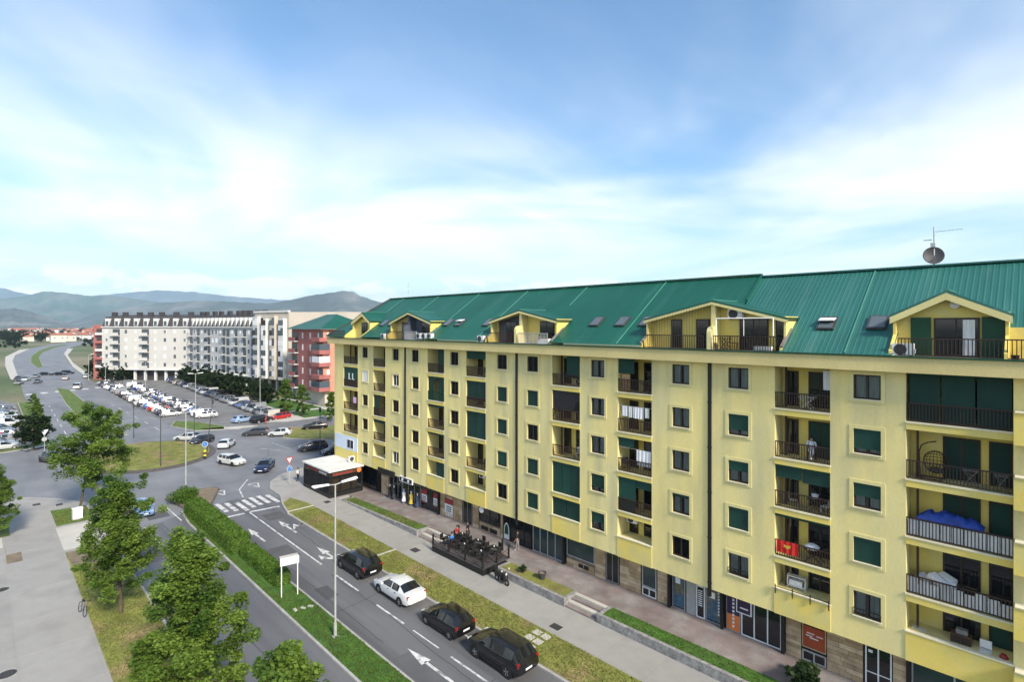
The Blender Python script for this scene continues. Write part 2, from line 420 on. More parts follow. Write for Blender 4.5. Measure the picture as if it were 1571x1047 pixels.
road = sheet('road', X([(-30, 8.5), (-30, 24.5), (58, 24.5), (70, 30), (78, 48), (72, 150), (112, 150), (114, 46), (118, 40), (128, 30), (150, 28),
                        (150, 8), (122, 8), (118, 4), (112, -60), (82, -60), (80, 4), (76, 8.5)]), 0, 'asphalt_pale')
sheet('near_carriageway', X([(-30, 8.6), (-30, 24.4), (58, 24.4), (63.5, 25.6), (67, 21.5), (66.6, 17), (62, 8.6)]), .002, 'asphalt')
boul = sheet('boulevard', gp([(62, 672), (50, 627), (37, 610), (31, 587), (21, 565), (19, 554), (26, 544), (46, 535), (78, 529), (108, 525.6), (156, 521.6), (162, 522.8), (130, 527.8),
              (108, 534), (98, 543), (102, 552), (112, 565), (128, 577), (150, 590), (200, 620), (240, 642), (250, 652), (190, 660), (110, 670)]), .004, 'asphalt_pale')
park = sheet('car_park', gp([(152, 589), (210, 572), (262, 579), (330, 600), (452, 640), (446, 652), (345, 661), (258, 652), (205, 622)]), .008, 'asphalt_old')
park2 = sheet('side_car_park', X([(112, -40), (122, 6.8), (190, 7), (330, -30), (330, -80), (112, -80)]), .008, 'asphalt_old')

# left walkway and planted strip
lw = raised('left_pavement', X([(-10, -30), (84.5, -30), (86, 1.8), (84.6, 4.2), (82, 6.3), (79.5, 7.7), (76.8, 9.0), (-10, 9.2)]), .14, 'concrete')
def bed(name, poly, m, z=.155): return sheet(name, poly, z, m)
bed('grass_verge', X([(70.2, 5.6), (70.2, 8.7), (76, 8.6), (76.6, 5.6)]), 'grass')
bed('grass_verge', X([(2, 5.3), (61.5, 5.5), (61.5, 8.9), (2, 8.9)]), 'grass_dry')
bed('soil_bed', X([(56.5, 5.6), (61.4, 5.6), (61.4, 8.8), (58, 8.8)]), 'soil', .162)
bed('grass_verge', X([(70.5, -1.5), (70.2, 2.2), (77, 2.2), (78.5, -1.5)]), 'grass')
bed('soil_bed', X([(62, 1.75), (62, 2.75), (66.8, 2.75), (66.8, 1.75)]), 'soil')
# paving slabs of the left walkway: each its own slab with an open joint
slab_me = {}
def slab(parent, x0, x1, y0, y1, z, m='concrete', t=.012, gap=.025, name='paving_slab'):
    key = m
    if key not in slab_me: slab_me[key] = MB().box(0, 1, 0, 1, 0, 1).mesh('paving_slab', m)
    return obj(name, slab_me[key], parent, ((min(x0, x1)) + gap, min(y0, y1) + gap, z - .02), scale=(abs(x1 - x0) - 2 * gap, abs(y1 - y0) - 2 * gap, t + .02 + random.uniform(0, .004)))
us = [14, 19, 24.5, 29, 33.5, 38.5, 44, 49, 54.5, 59.5, 64.5, 70]
for a, b in zip(us, us[1:]):
    slab(lw, -a, -b, 1.75, 5.2, .14)
    if a < 60: slab(lw, -a, -b, -2.6, 1.65, .14)
slab(lw, -62.2, -69.6, 5.45, 8.9, .14, 'concrete_pale')
slab(lw, -66.9, -70, -2, 1.65, .14, 'concrete_pale')

med = raised('median', X([(-30, 15.2), (62, 15.2), (66.3, 15.6), (67, 16.4), (66, 17.2), (62, 17.5), (-30, 17.5)]), .14, 'grass_lush')
isl = raised('splitter_island', X([(67.6, 16.1), (72.6, 15.4), (74.6, 17.4), (73.6, 21.0), (72.4, 21.2), (66.9, 18.8)]), .14, 'soil', 'kerb_dark')
rc = (-99.2, 18.6)
circ = [(rc[0] + 11.6 * math.cos(t * math.pi / 24), rc[1] + 9.3 * math.sin(t * math.pi / 24)) for t in range(48)]
apron = raised('roundabout_apron', circ, .10, 'kerb_dark', 'kerb_dark', .1, .09)
rb = raised('roundabout_island', [(rc[0] + (p[0] - rc[0]) * .93, rc[1] + (p[1] - rc[1]) * .92) for p in circ], .22, 'grass_dry', 'kerb_dark', .14, .2)

# right-hand strip, lower pavement, corner by the kiosk
pv = raised('pavement', X([(-30, 23.5), (57.5, 23.5), (61, 24.3), (64.4, 25.4), (68, 25.6), (71, 26.8), (73.4, 29), (74.6, 32.5), (75, 47), (66.6, 47), (66.6, 33.9), (58.6, 33.9), (58.4, 29.9), (-30, 29.9)]), .135, 'concrete')
st = bed('grass_strip', X([(-30, 23.7), (57.3, 23.7), (61.5, 24.6), (62.6, 25.9), (59.5, 26.55), (-30, 26.55)]), 'grass_dry', .15)
bar_me = None
for u, w_ in ((57.9, .18), (41.3, .18)):
    MB().box(-u, -u - w_, 23.7, 26.6, .1, .2).build('cross_kerb', 'concrete_pale', pv)
us = [i * 3.05 - 2 for i in range(20)]
for a, b in zip(us, us[1:]):
    slab(pv, -a, -b, 26.62, 29.68, .135, 'concrete')
for i in range(3):
    for j in range(2):
        MB().box(-22.6 - j * .72, -22.6 - j * .72 - .55, 24.2 + i * .75, 24.2 + i * .75 + .52, .14, .185).build('stepping_tile', 'concrete_pale', st)
def zw(u): return .15 if u >= 58 else (.66 if u <= 40 else .15 + (58 - u) / 18 * .51)
ww = MB()
us = [-30, 0, 10, 20, 30, 40, 46, 52, 58, 66.5]
for a, b in zip(us, us[1:]):
    ww.quad((-a, 31.2, zw(a)), (-b, 31.2, zw(b)), (-b, 34.4, zw(b)), (-a, 34.4, zw(a)))
upper = ww.build('upper_walkway', 'paver', kind='structure')
def planter(u0, u1, grass, label):
    t = thing('planter', label, 'planter', (-u0, 29.7, 0))
    n_ = max(2, int(abs(u1 - u0) / 2.4)); v0, v1 = 29.7, 31.25
    uu = [u0 + (u1 - u0) * k / n_ for k in range(n_ + 1)]
    for a, b in zip(uu, uu[1:]):
        m = MB(); m.prism([(-(a + .012) + u0, 0), (-(b - .012) + u0, 0), (-(b - .012) + u0, .26), (-(a + .012) + u0, .26)], .1, lambda x, y: zw(u0 - x) + .06); m.build('wall_stone', 'stone_grey', t)
    for a in (u0, u1 - .26 if u1 > u0 else u1):
        m = MB(); m.prism([(-a + u0, .27), (-(a + .26) + u0, .27), (-(a + .26) + u0, v1 - v0), (-a + u0, v1 - v0)], .1, lambda x, y: zw(u0 - x) + .05); m.build('end_wall', 'stone_grey', t)
    m = MB()
    for a, b in zip(uu, uu[1:]):
        a2, b2 = max(a, u0 + .26), min(b, u1 - .26)
        m.quad((-a2 + u0, .26, zw(a2) + .01), (-b2 + u0, .26, zw(b2) + .01), (-b2 + u0, v1 - v0 - .02, zw(b2) + .02), (-a2 + u0, v1 - v0 - .02, zw(a2) + .02))
    m.build('grass', grass, t)
    return t
planter(42.6, 57.6, 'grass', 'long stone planter of mown grass between the kiosk and the café deck')
planter(24.4, 31.6, 'grass_dry', 'stone planter with sparse brown grass between café deck and steps')
planter(-10, 21.6, 'grass_lush', 'long stone planter of green grass right of the steps')
# steps
stp = thing('stone_steps', 'four stone steps between two planters up to the shops', 'steps', (-23, 29.7, 0))
for k in range(4): MB().box(-1.38, 1.38, .06 + k * .37, .46 + k * .37, .1, .25 + k * .135).build('step', 'concrete_pale' if k % 2 else 'paver', stp)
stp = thing('stone_steps', 'short stone steps left of the café deck behind a handrail', 'steps', (-40.7, 29.7, 0))
for k in range(4): MB().box(-1.7, 1.7, .06 + k * .37, .46 + k * .37, .1, .24 + k * .11).build('step', 'concrete_pale' if k % 2 else 'paver', stp)

# cross-street pavements, verges, paths
raised('street_island', X([(106.5, 43.5), (97, 38.8), (92, 42), (87, 47), (86.6, 60), (96, 60)]), .14, 'grass_dry')
cp = raised('corner_pavement', X([(113.5, 60), (113.5, 46), (117, 41.4), (123, 41.2), (124, 49.5), (150, 50.3), (150, 61), (114, 61)]), .14, 'concrete_pale')
bed('lawn', X([(114.6, 50.5), (124, 51), (124, 59), (114.6, 59)]), 'grass_lush')
bed('lawn', X([(126, 51.5), (149, 51.5), (149, 60), (126, 60)]), 'grass_lush')
raised('verge_island', gp([(262, 655), (268, 647), (300, 648), (345, 655), (345, 660), (300, 662)]), .14, 'grass')
raised('verge_island', X([(112, 36), (116, 30.5), (117, 30.8), (114, 38.6), (112.6, 40)]), .14, 'concrete_pale')
raised('boulevard_median', gp([(87, 596), (107, 599), (143, 628), (172, 652), (196, 668), (170, 668), (122, 644), (100, 620)]), .14, 'grass')
raised('boulevard_median', gp([(47, 557), (47.5, 548), (60, 538.5), (78, 532.5), (100, 528.8), (103, 529.6), (84, 534), (66, 541), (60, 549), (66, 563), (58, 565)]), .14, 'grass')
sheet('footpath', gp([(98, 543), (104, 535), (112, 535.4), (104, 545), (112, 557), (136, 574), (130, 577), (112, 564)]), .01, 'concrete_pale')
sheet('footpath', gp([(19, 554), (24, 545), (46, 535.4), (30, 537), (8, 548), (8, 562), (16, 582), (31, 587)]), .01, 'concrete_pale')
raised('left_verge', X([(84, -40), (113, -40), (116, 1), (118, 4.5), (121, 8.6), (146, 8.8), (190, 10), (190, 7.2), (122.5, 6.6), (118.5, 2), (116.2, -40)]) if False else X([(116.5, -30), (117, 1.5), (118, 5), (120.5, 8.9), (146, 9.1), (190, 10.4), (190, 7.4), (122.5, 6.7), (118.9, 2), (118.5, -30)]), .145, 'grass')
sheet('side_forecourt', X([(116.8, 5.3), (118, 8.6), (120.6, 9), (126, 9), (126, 7), (121, 6.2), (118.6, 4.6)]), .14, 'concrete_pale')

# road markings, each laid as its own strip of paint
def mark(poly, z=.006, parent=road): return sheet('road_marking', poly, z, 'road_paint', parent)
def line(u0, v0, u1, v1, w_=.14):
    d = Vector((u1 - u0, v1 - v0)).normalized(); q = Vector((-d.y, d.x)) * w_ / 2
    mark(X([(u0 + q.x, v0 + q.y), (u1 + q.x, v1 + q.y), (u1 - q.x, v1 - q.y), (u0 - q.x, v0 - q.y)]))
line(61.3, 20.9, 52, 20.75); line(52, 20.75, 43.5, 20.65)
line(40.8, 20.6, 37.2, 20.58); line(34.4, 20.5, 30.9, 20.5); line(29.8, 20.5, 27, 20.5, .1); line(25.8, 20.5, 19.2, 20.5); line(16, 20.5, 12, 20.5)
line(45.5, 19.1, 42.3, 19.1) if False else None
line(29.6, 22.6, 26.4, 22.6)
line(61.3, 17.8, 61.3, 20.4, .4); line(61.3, 21.0, 60.9, 24.0, .4)
for k in range(8):
    v = 18.1 + k * .88; uo = (0, .5, .1, -.6, -.1, .2, .3, -.2)[k]
    mark(X([(62.6 + uo, v), (66.2 + uo, v), (66.2 + uo, v + .46), (62.6 + uo, v + .46)]))
line(67.2, 22.2, 70.6, 22.9, .16); line(70.6, 22.9, 74.5, 25.2, .14)
def yield_tri(u, v):
    for a, b in (((u + 1.1, v - .6), (u + 1.1, v + .6)), ((u + 1.1, v - .6), (u - 1.1, v)), ((u + 1.1, v + .6), (u - 1.1, v))): line(a[0], a[1], b[0], b[1], .18)
yield_tri(70.6, 20.9); yield_tri(71.0, 25.0)
def arrow(u, v, turn=0):
    line(u - 1.6, v, u + 1.0, v, .2)
    mark(X([(u + .9, v - .34), (u + .9, v + .34), (u + 2.9, v)]))
    if turn:
        mark(X([(u - 1.0, v), (u + .1, v + turn * .75), (u + .1, v + turn * .55), (u - .5, v + .1)]))
        mark(X([(u - .1, v + turn * .3), (u - .1, v + turn * .95), (u + .9, v + turn * .75)]))
arrow(53.5, 19.1); arrow(53.6, 22.1, 1); arrow(44.5, 22.0, -1); arrow(25.5, 19.1)
line(43.0, 22.0, 41, 22.0, .2); line(23.9, 19.1, 17, 19.1, .16)
line(69.5, 14.9, 63.6, 15.0, .14); line(79, 11.6, 73, 11.9, .13); line(64, 11.9, 58, 12, .13)
for k in range(6): line(130 + k * 9, 11.7 + k * .2, 134 + k * 9, 11.8 + k * .2, .15)
for k in range(6): line(122 + k * 9, 25 - k * .1, 126 + k * 9, 25 - k * .1, .15)
line(113, 12, 116, 10.2, .3); line(112, 13.5, 115.5, 13.2, .3)
line(92, 33, 88, 34.8, .12); line(95, 36, 88, 36.4, .1)
for k in range(7): mark(X([(210 + k * 1.4, 10 + k * 3.4), (214 + k * 1.4, 10 + k * 3.4), (214 + k * 1.4, 11.6 + k * 3.4), (210 + k * 1.4, 11.6 + k * 3.4)]), .01)
for k in range(9): line(138 + k * 10.5, 32.6, 138.0 + k * 10.5, 28, .1)
for k, (px, py, rr) in enumerate(((502, 771, .42), (637, 845, .45), (853, 963, .4), (3, 906, .4), (10, 1036, .45), (91, 775, .4), (56, 775, .45), (463, 803, .25))):
    x, y = g(px, py, .14); lb = ['beside the kiosk corner', 'beside the café deck', 'near the stone steps', 'at the left edge of the walkway', 'in the bottom left corner', 'where the walkway meets the roundabout, right one', 'where the walkway meets the roundabout, left one', 'in the lane with arrows'][k]
    zz = .152 if k < 7 else .008
    m = MB(); m.box(-rr, rr, -rr * .75, rr * .75, 0, .012) if k in (0, 1, 2, 5, 6, 7) else m.lathe([(rr, 0), (rr, .014), (0, .014)], n=16)
    o = m.build('manhole_cover', 'iron', loc=(x, y, zz), label='dark iron cover set in the paving ' + lb if k < 7 else 'small iron drain cover in the lane with arrows', cat='cover')
    rim = MB().box(-rr - .06, rr + .06, -rr * .75 - .06, rr * .75 + .06, -.004, .004).build('rim', 'kerb', o)
    for q in range(4): MB().box(-rr * .8, rr * .8, -rr * .55 + q * rr * .33, -rr * .55 + q * rr * .33 + .05, .012, .022).build('rib', 'dark_grey', o)

# repairs and sealed cracks in the asphalt
for (u, v, a, b_) in ((46.5, 17.7, 3.4, 2.6), (37.6, 18.2, 2.2, 1.1), (23.5, 17.8, 4.6, 1.5), (57, 21.4, 2.4, 2.0), (54, 9.6, 5, 2.2), (66, 12.6, 2.5, 2)):
    sheet('asphalt_patch', X([(u, v), (u + a, v + .06), (u + a - .08, v + b_), (u + .05, v + b_ - .05)]), .0035, 'asphalt_patch', road)
ck = random.Random(17)
for (u, v, du, dv, n_) in ((15, 19.6, 1, .02, 30), (30, 18.4, 1, -.01, 24), (40, 21.9, 1, .03, 18), (28, 12.2, 1, .01, 36), (50, 13.6, 1, -.02, 18), (22, 17.6, .05, .5, 8), (35.5, 17.6, .04, .5, 11), (47, 9.3, .06, .5, 11), (72, 23, .3, .5, 14), (80, 30, .9, .3, 16)):
    m = MB(); pu, pv_ = u, v; w2 = .022
    for k in range(n_):
        qu, qv = pu + du * ck.uniform(.6, 1.1) + ck.uniform(-.08, .08), pv_ + dv * ck.uniform(.5, 1.2) + ck.uniform(-.09, .09)
        d = Vector((qu - pu, qv - pv_)).normalized() * w2
        m.quad((-(pu - d.y), pv_ + d.x, .0048), (-(pu + d.y), pv_ - d.x, .0048), (-(qu + d.y), qv - d.x, .0048), (-(qu - d.y), qv + d.x, .0048)); pu, pv_ = qu, qv
    m.build('crack_seal', 'iron', road)

# loose grass tufts over the planted areas
def tufts(name, polys, dens, h, label, hue=(0, 1), seed=1):
    rnd = random.Random(seed); v = []; f = []; tn = []
    for (x0, x1, y0, y1, z) in polys:
        for _ in range(int((x1 - x0) * (y1 - y0) * dens)):
            x, y = rnd.uniform(x0, x1), rnd.uniform(y0, y1); t = rnd.uniform(hue[0], hue[1])
            for q in range(3):
                a = rnd.uniform(0, 6.28); ww_ = rnd.uniform(.012, .03); hh = h * rnd.uniform(.5, 1.3); l = rnd.uniform(0, .08)
                zz = z(x) if callable(z) else z
                i = len(v); v += [(x - ww_ * math.cos(a), y - ww_ * math.sin(a), zz), (x + ww_ * math.cos(a), y + ww_ * math.sin(a), zz), (x + l * math.sin(a), y + l * math.cos(a), zz + hh)]
                f.append((i, i + 1, i + 2)); tn.append(t)
    me = bpy.data.meshes.new(name); me.from_pydata(v, [], f); me.materials.append(MATS['blade'])
    at = me.attributes.new('tone', 'FLOAT', 'FACE'); at.data.foreach_set('value', tn)
    return obj(name, me, kind='stuff', label=label, cat='grass')
tufts('median_grass', [(-40.5, 0, 15.4, 17.35, .14), (-66, -40, 15.4, 15.9, .14)], 70, .10, 'short green grass on the median with the lamp post', (0, .5), 3)
tufts('strip_grass', [(-57, 0, 23.75, 26.5, .15)], 55, .09, 'patchy yellowing grass on the strip beside the parked cars', (.4, 1), 4)
tufts('planter_grass', [(-57.2, -42.9, 30, 31.2, lambda x: zw(-x) + .01), (-21.3, 0, 30, 31.2, .67)], 60, .09, 'short green grass in the stone planters', (0, .5), 5)
tufts('verge_grass', [(-56, -15, 5.5, 8.8, .155), (-76, -70.3, 5.7, 8.5, .155)], 45, .10, 'grass under the street trees on the left', (.2, 1), 6)
tufts('roundabout_grass', [(-106, -92, 12.8, 24.4, .22)], 14, .14, 'dry grass on the roundabout island', (.5, 1), 8)
# ------------------------------------------------------------------ the yellow apartment building
FY = 33.3                                        # front plane
FL = [3.85, 6.75, 9.65, 12.55, 15.45]            # floor levels 1..5
BOT, TOP = 3.35, 17.95
yb = thing('apartment_building', 'long yellow apartment block with green metal roof and shops along the pavement', 'building', (0, 0, 0))
WIN = {'w1': 58.52, 'w2': 51.81, 'w3': 48.01, 'w4': 41.33, 'w5': 34.55, 'w6': 30.82, 'w7': 24.09, 'w8': 17.32, 'w9': 13.49, 'w10': 6.72}
BAL = {'A': (60.3, 63.95), 'B': (54.0, 56.65), 'C': (43.0, 45.8), 'D': (36.75, 39.55), 'E': (25.8, 28.65), 'F': (19.5, 22.3), 'G': (8.45, 11.35), 'H': (1.06, 5.04)}
WW, WH = 1.24, 1.30
ops = []
for k, c in WIN.items():
    for f in FL: ops.append((c - WW / 2, c + WW / 2, f + .94, f + .94 + WH, .24))
for k, (a, b) in BAL.items():
    for i, f in enumerate(FL):
        if k == 'A' and i == 0: continue
        ops.append((a, b, f + (.95 if i == 0 else 0), f + 2.5, 1.45))
ops.append((61.2, 62.9, FL[0] + .9, FL[0] + 2.1, .2))
U0, U1 = -9.0, 66.4
uc = sorted({U0, U1} | {o[0] for o in ops} | {o[1] for o in ops}); zc = sorted({BOT, TOP} | {o[2] for o in ops} | {o[3] for o in ops})
zc = [z for i, z in enumerate(zc) if i == 0 or z - zc[i-1] > 1e-4]; uc = [u for i, u in enumerate(uc) if i == 0 or u - uc[i-1] > 1e-4]
wm = MB()
for a, b in zip(uc, uc[1:]):
    z0 = None
    for c, d in list(zip(zc, zc[1:])) + [(None, None)]:
        solid = c is not None and not any(o[0] - 1e-3 < (a+b)/2 < o[1] + 1e-3 and o[2] - 1e-3 < (c+d)/2 < o[3] + 1e-3 for o in ops)
        if solid and z0 is None: z0 = c
        if not solid and z0 is not None:
            zt = zlast; wm.quad((-a, FY, z0), (-b, FY, z0), (-b, FY, zt), (-a, FY, zt)); z0 = None
        zlast = d
for (a, b, c, d, dp) in ops:
    y0, y1 = FY, FY + dp
    wm.quad((-a, y0, c), (-a, y1, c), (-a, y1, d), (-a, y0, d)); wm.quad((-b, y0, c), (-b, y0, d), (-b, y1, d), (-b, y1, c))
    wm.quad((-a, y0, c), (-b, y0, c), (-b, y1, c), (-a, y1, c)); wm.quad((-a, y0, d), (-a, y1, d), (-b, y1, d), (-b, y0, d))
wm.quad((-U1, FY, BOT), (-U1, 47, BOT), (-U1, 47, 18.0), (-U1, FY, 18.0))
wm.quad((-U0, FY, 0), (-U0, 47, 0), (-U0, 47, 18.0), (-U0, FY, 18.0))
wm.quad((-U0, 47, 0), (-U1, 47, 0), (-U1, 47, 18.0), (-U0, 47, 18.0))
wm.quad((-U0, FY, BOT), (-U1, FY, BOT), (-U1, 34.5, BOT), (-U0, 34.5, BOT))
wm.quad((-64.6, 34.5, 0), (-64.6, 47, 0), (-64.6, 47, BOT), (-64.6, 34.5, BOT)); wm.quad((-64.6, 34.5, BOT), (-U1, 34.5, BOT), (-U1, 47, BOT), (-64.6, 47, BOT))
wm.build('wall', 'stucco', yb)
cor = MB().box(-U0 + .3, -U1 - .7, 32.66, 34.5, TOP, 18.72); cor.box(-U1 - .68, -U1 + 1, 34.5, 47, TOP, 18.72); cor.build('cornice', 'stucco_band', yb)
MB().box(-U0 + .3, -U1 - .74, 32.58, 32.7, 18.70, 18.79).build('gutter', 'shutter_green', yb)
for u in (49.89, 32.7, 15.3):
    o = MB().box(-u - .11, -u + .11, FY - .09, FY + .01, 2.9, TOP).build('drainpipe', 'black', yb)
    for z in FL: MB().box(-u - .14, -u + .14, FY - .11, FY, z - .1, z - .04).build('bracket', 'black', o)

# --- windows: shared meshes
h = WW / 2
def frame_mesh(w_, hh, t=.06, mull=True, m='brown_wood', y0=.09, y1=.16):
    b = MB(); b.box(-w_/2, w_/2, y0, y1, 0, t); b.box(-w_/2, w_/2, y0, y1, hh - t, hh); b.box(-w_/2, -w_/2 + t, y0, y1, t, hh - t); b.box(w_/2 - t, w_/2, y0, y1, t, hh - t)
    if mull: b.box(-.055, .055, y0 - .01, y1, t, hh - t)
    return b.mesh('window', m)
fr_me = frame_mesh(WW, WH, .08); frw_me = frame_mesh(WW, WH, .08, m='pvc_white')
pane_me = MB().box(0, h - .13, .12, .13, 0, WH - .16).mesh('pane', 'pane')
tm = MB(); tw = .19
for s in (-1, 1): tm.box(s * h, s * (h + tw), -.035, .02, -tw, WH + tw)
tm.box(-h, h, -.035, .02, -tw, -.05); tm.box(-h, h, -.035, .02, WH, WH + tw); trim_me = tm.mesh('trim', 'stucco_trim')
sill_me = MB().box(-h - .03, h + .03, -.09, .1, -.05, 0).mesh('sill', 'ledge')
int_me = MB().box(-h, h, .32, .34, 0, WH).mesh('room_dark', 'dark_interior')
def curtain_mesh(w_, hh, m, n=16, amp=.02):
    b = MB()
    for k in range(n):
        x0, x1 = -w_/2 + w_ * k / n, -w_/2 + w_ * (k+1) / n
        b.quad((x0, amp * (k % 2), 0), (x1, amp * ((k+1) % 2), 0), (x1, amp * ((k+1) % 2), hh), (x0, amp * (k % 2), hh))
    return b.mesh('curtain', m)
cur_me = curtain_mesh(.46, WH - .1, 'curtain'); curw_me = curtain_mesh(WW - .1, WH - .1, 'curtain', 28)
bl_me = {}
def blind_mesh(w_, hh):
    key = (round(w_, 2), round(hh, 2))
    if key not in bl_me:
        b = MB(); n = max(2, int(hh / .11)); s = hh / n
        for k in range(n): b.quad((-w_/2, 0, k * s), (w_/2, 0, k * s), (w_/2, .018, k * s + s), (-w_/2, .018, k * s + s)); b.quad((-w_/2, .018, k * s + s), (w_/2, .018, k * s + s), (w_/2, 0, k * s + s), (-w_/2, 0, k * s + s))
        b.box(-w_/2, w_/2, -.015, .02, -.03, 0)
        bl_me[key] = b.mesh('roller_blind', 'blind_green')
    return bl_me[key]
wrail = MB(); wrail.box(-h, h, -.06, -.03, .36, .4); wrail.box(-h, h, -.06, -.03, .16, .19)
for k in range(9): wrail.box(-h + k * WW / 8 - .01, -h + k * WW / 8 + .01, -.055, -.035, 0.02, .38)
wrail_me = wrail.mesh('window_guard', 'black')
def window(u, z, st):
    white = 'W' in st
    o = obj('window', frw_me if white else fr_me, yb, (-u, FY, z))
    obj('trim', trim_me, o); obj('sill', sill_me, o)
    obj('pane', pane_me, o, (-h + .08, 0, .08)); obj('pane', pane_me, o, (.055, 0, .08))
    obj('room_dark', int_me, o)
    if 'c' in st:
        a = random.uniform(-.04, .04)
        obj('curtain', cur_me, o, (-h / 2 - .03 + a, .2, .05)); obj('curtain', cur_me, o, (h / 2 + .03 - a, .21, .05))
    if 'f' in st: obj('curtain', curw_me, o, (0, .2, .05))
    if 'h' in st: obj('curtain', cur_me, o, (random.choice((-1, 1)) * h / 2, .2, .05))
    if 'g' in st:
        fr = int(''.join(ch for ch in st if ch.isdigit()) or 100) / 100
        hh = (WH - .02) * fr; obj('roller_blind', blind_mesh(WW - .04, hh), o, (0, .05, WH - hh))
    if 'w' in st:
        b_ = MB().box(-h + .03, h - .03, .04, .07, .02, WH - .02).build('roller_blind', 'pvc_white', o)
    if 'r' in st: obj('window_guard', wrail_me, o)
WST = {'w1': ['d', 'd', 'd', 'w', 'd'], 'w2': ['hW', 'd', 'd', 'cW', 'd'], 'w3': ['h', 'd', 'h', 'c', 'h'], 'w4': ['h', 'h', 'd', 'd', 'd'],
       'w5': ['h', 'g90', 'g', 'g', 'h'], 'w6': ['g', 'g95', 'd', 'g', 'd'], 'w7': ['cg55', 'cg75', 'c', 'c', 'c'], 'w8': ['d', 'cg15', 'c', 'c', 'c'],
       'w9': ['cr', 'g', 'cg45', 'cg72', 'c'], 'w10': ['cr', 'g', 'cg52', 'cg80', 'f']}
for k, c in WIN.items():
    for i, f in enumerate(FL): window(c, f + .94, WST[k][i])

# --- balconies
def rail_mesh(L, m='brown_metal', hgt=.95, step=.13, back=None):
    b = MB(); b.box(0, L, -.03, .03, hgt - .06, hgt); b.box(0, L, -.02, .02, .06, .1); k = 0
    n = int(L / step)
    for q in range(n + 1):
        x = L * q / n; x = min(max(x, .012), L - .012); b.box(x - .019, x + .019, -.014, .014, .1, hgt - .06)
    return b.mesh('railing', m)
def door_part(parent, u, z, w_, hh, kind, y):
    """door or french window in the back wall of a loggia"""
    d = MB()
    t = .08; d.box(-w_/2, -w_/2 + t, -.05, 0, 0, hh); d.box(w_/2 - t, w_/2, -.05, 0, 0, hh); d.box(-w_/2 + t, w_/2 - t, -.05, 0, hh - t, hh)
    if w_ > 1.1: d.box(-.05, .05, -.05, 0, 0, hh - t)
    o = d.build('door', 'brown_wood', parent, loc=(-u, y, z))
    return o
def fill_door(parent, u, z, w_, hh, kind, y):
    if kind == 'shut':
        return obj('door_blind', blind_mesh(w_ - .06, hh - .05), parent, (-u, y - .045, z + .03))
    b = MB().box(-w_/2 + .08, w_/2 - .08, -.02, -.01, .02, hh - .08)
    return b.build('door_pane', 'pane_dark', parent, loc=(-u, y, z))
BY = FY + 1.45
balc = {}
SPEC = {}
def spec(k, i, **kw): SPEC[(k, i)] = kw
#            blinds: (from, to, depth) as fractions of the opening, counted from its left end
spec('A', 5); spec('A', 4, full=1); spec('A', 3); spec('A', 2)
spec('B', 5); spec('B', 4); spec('B', 3, bl=[(0, .45, 1)]); spec('B', 2, bl=[(0, 1, .15)]); spec('B', 1)
spec('C', 5, bl=[(.6, 1, 1)]); spec('C', 4, bl=[(.02, .34, 1), (.62, 1, 1), (.34, .62, .1)], rail='blind_green'); spec('C', 3, bl=[(0, 1, .1)]); spec('C', 2, bl=[(0, 1, .08)]); spec('C', 1, bl=[(.5, 1, 1)])
spec('D', 5, bl=[(0, 1, .32)]); spec('D', 4, bl=[(0, .52, .72), (.52, 1, .74)]); spec('D', 3, bl=[(0, .5, 1), (.5, 1, 1)], norail=1); spec('D', 2); spec('D', 1)
spec('E', 5, bl=[(.5, 1, .72)]); spec('E', 4, glaze=1); spec('E', 3); spec('E', 2, bl=[(0, .33, 1), (.33, .66, 1), (.66, 1, 1)], norail=1); spec('E', 1, bl=[(0, .5, .95), (.5, 1, 1)])
spec('F', 5, bl=[(0, .48, .45)]); spec('F', 4); spec('F', 3, bl=[(0, .48, .26)]); spec('F', 2, bl=[(0, .52, 1), (.52, 1, .24)]); spec('F', 1)
spec('G', 5); spec('G', 4, shut=[1]); spec('G', 3, bl=[(0, .5, .3), (.5, 1, .34)]); spec('G', 2, bl=[(0, 1, .06)]); spec('G', 1)
spec('H', 5, bl=[(.03, .34, .96), (.35, .67, .96), (.68, .99, .97)]); spec('H', 4, shut=[0, 1]); spec('H', 3, shut=[0, 1]); spec('H', 2); spec('H', 1, shut=[1])
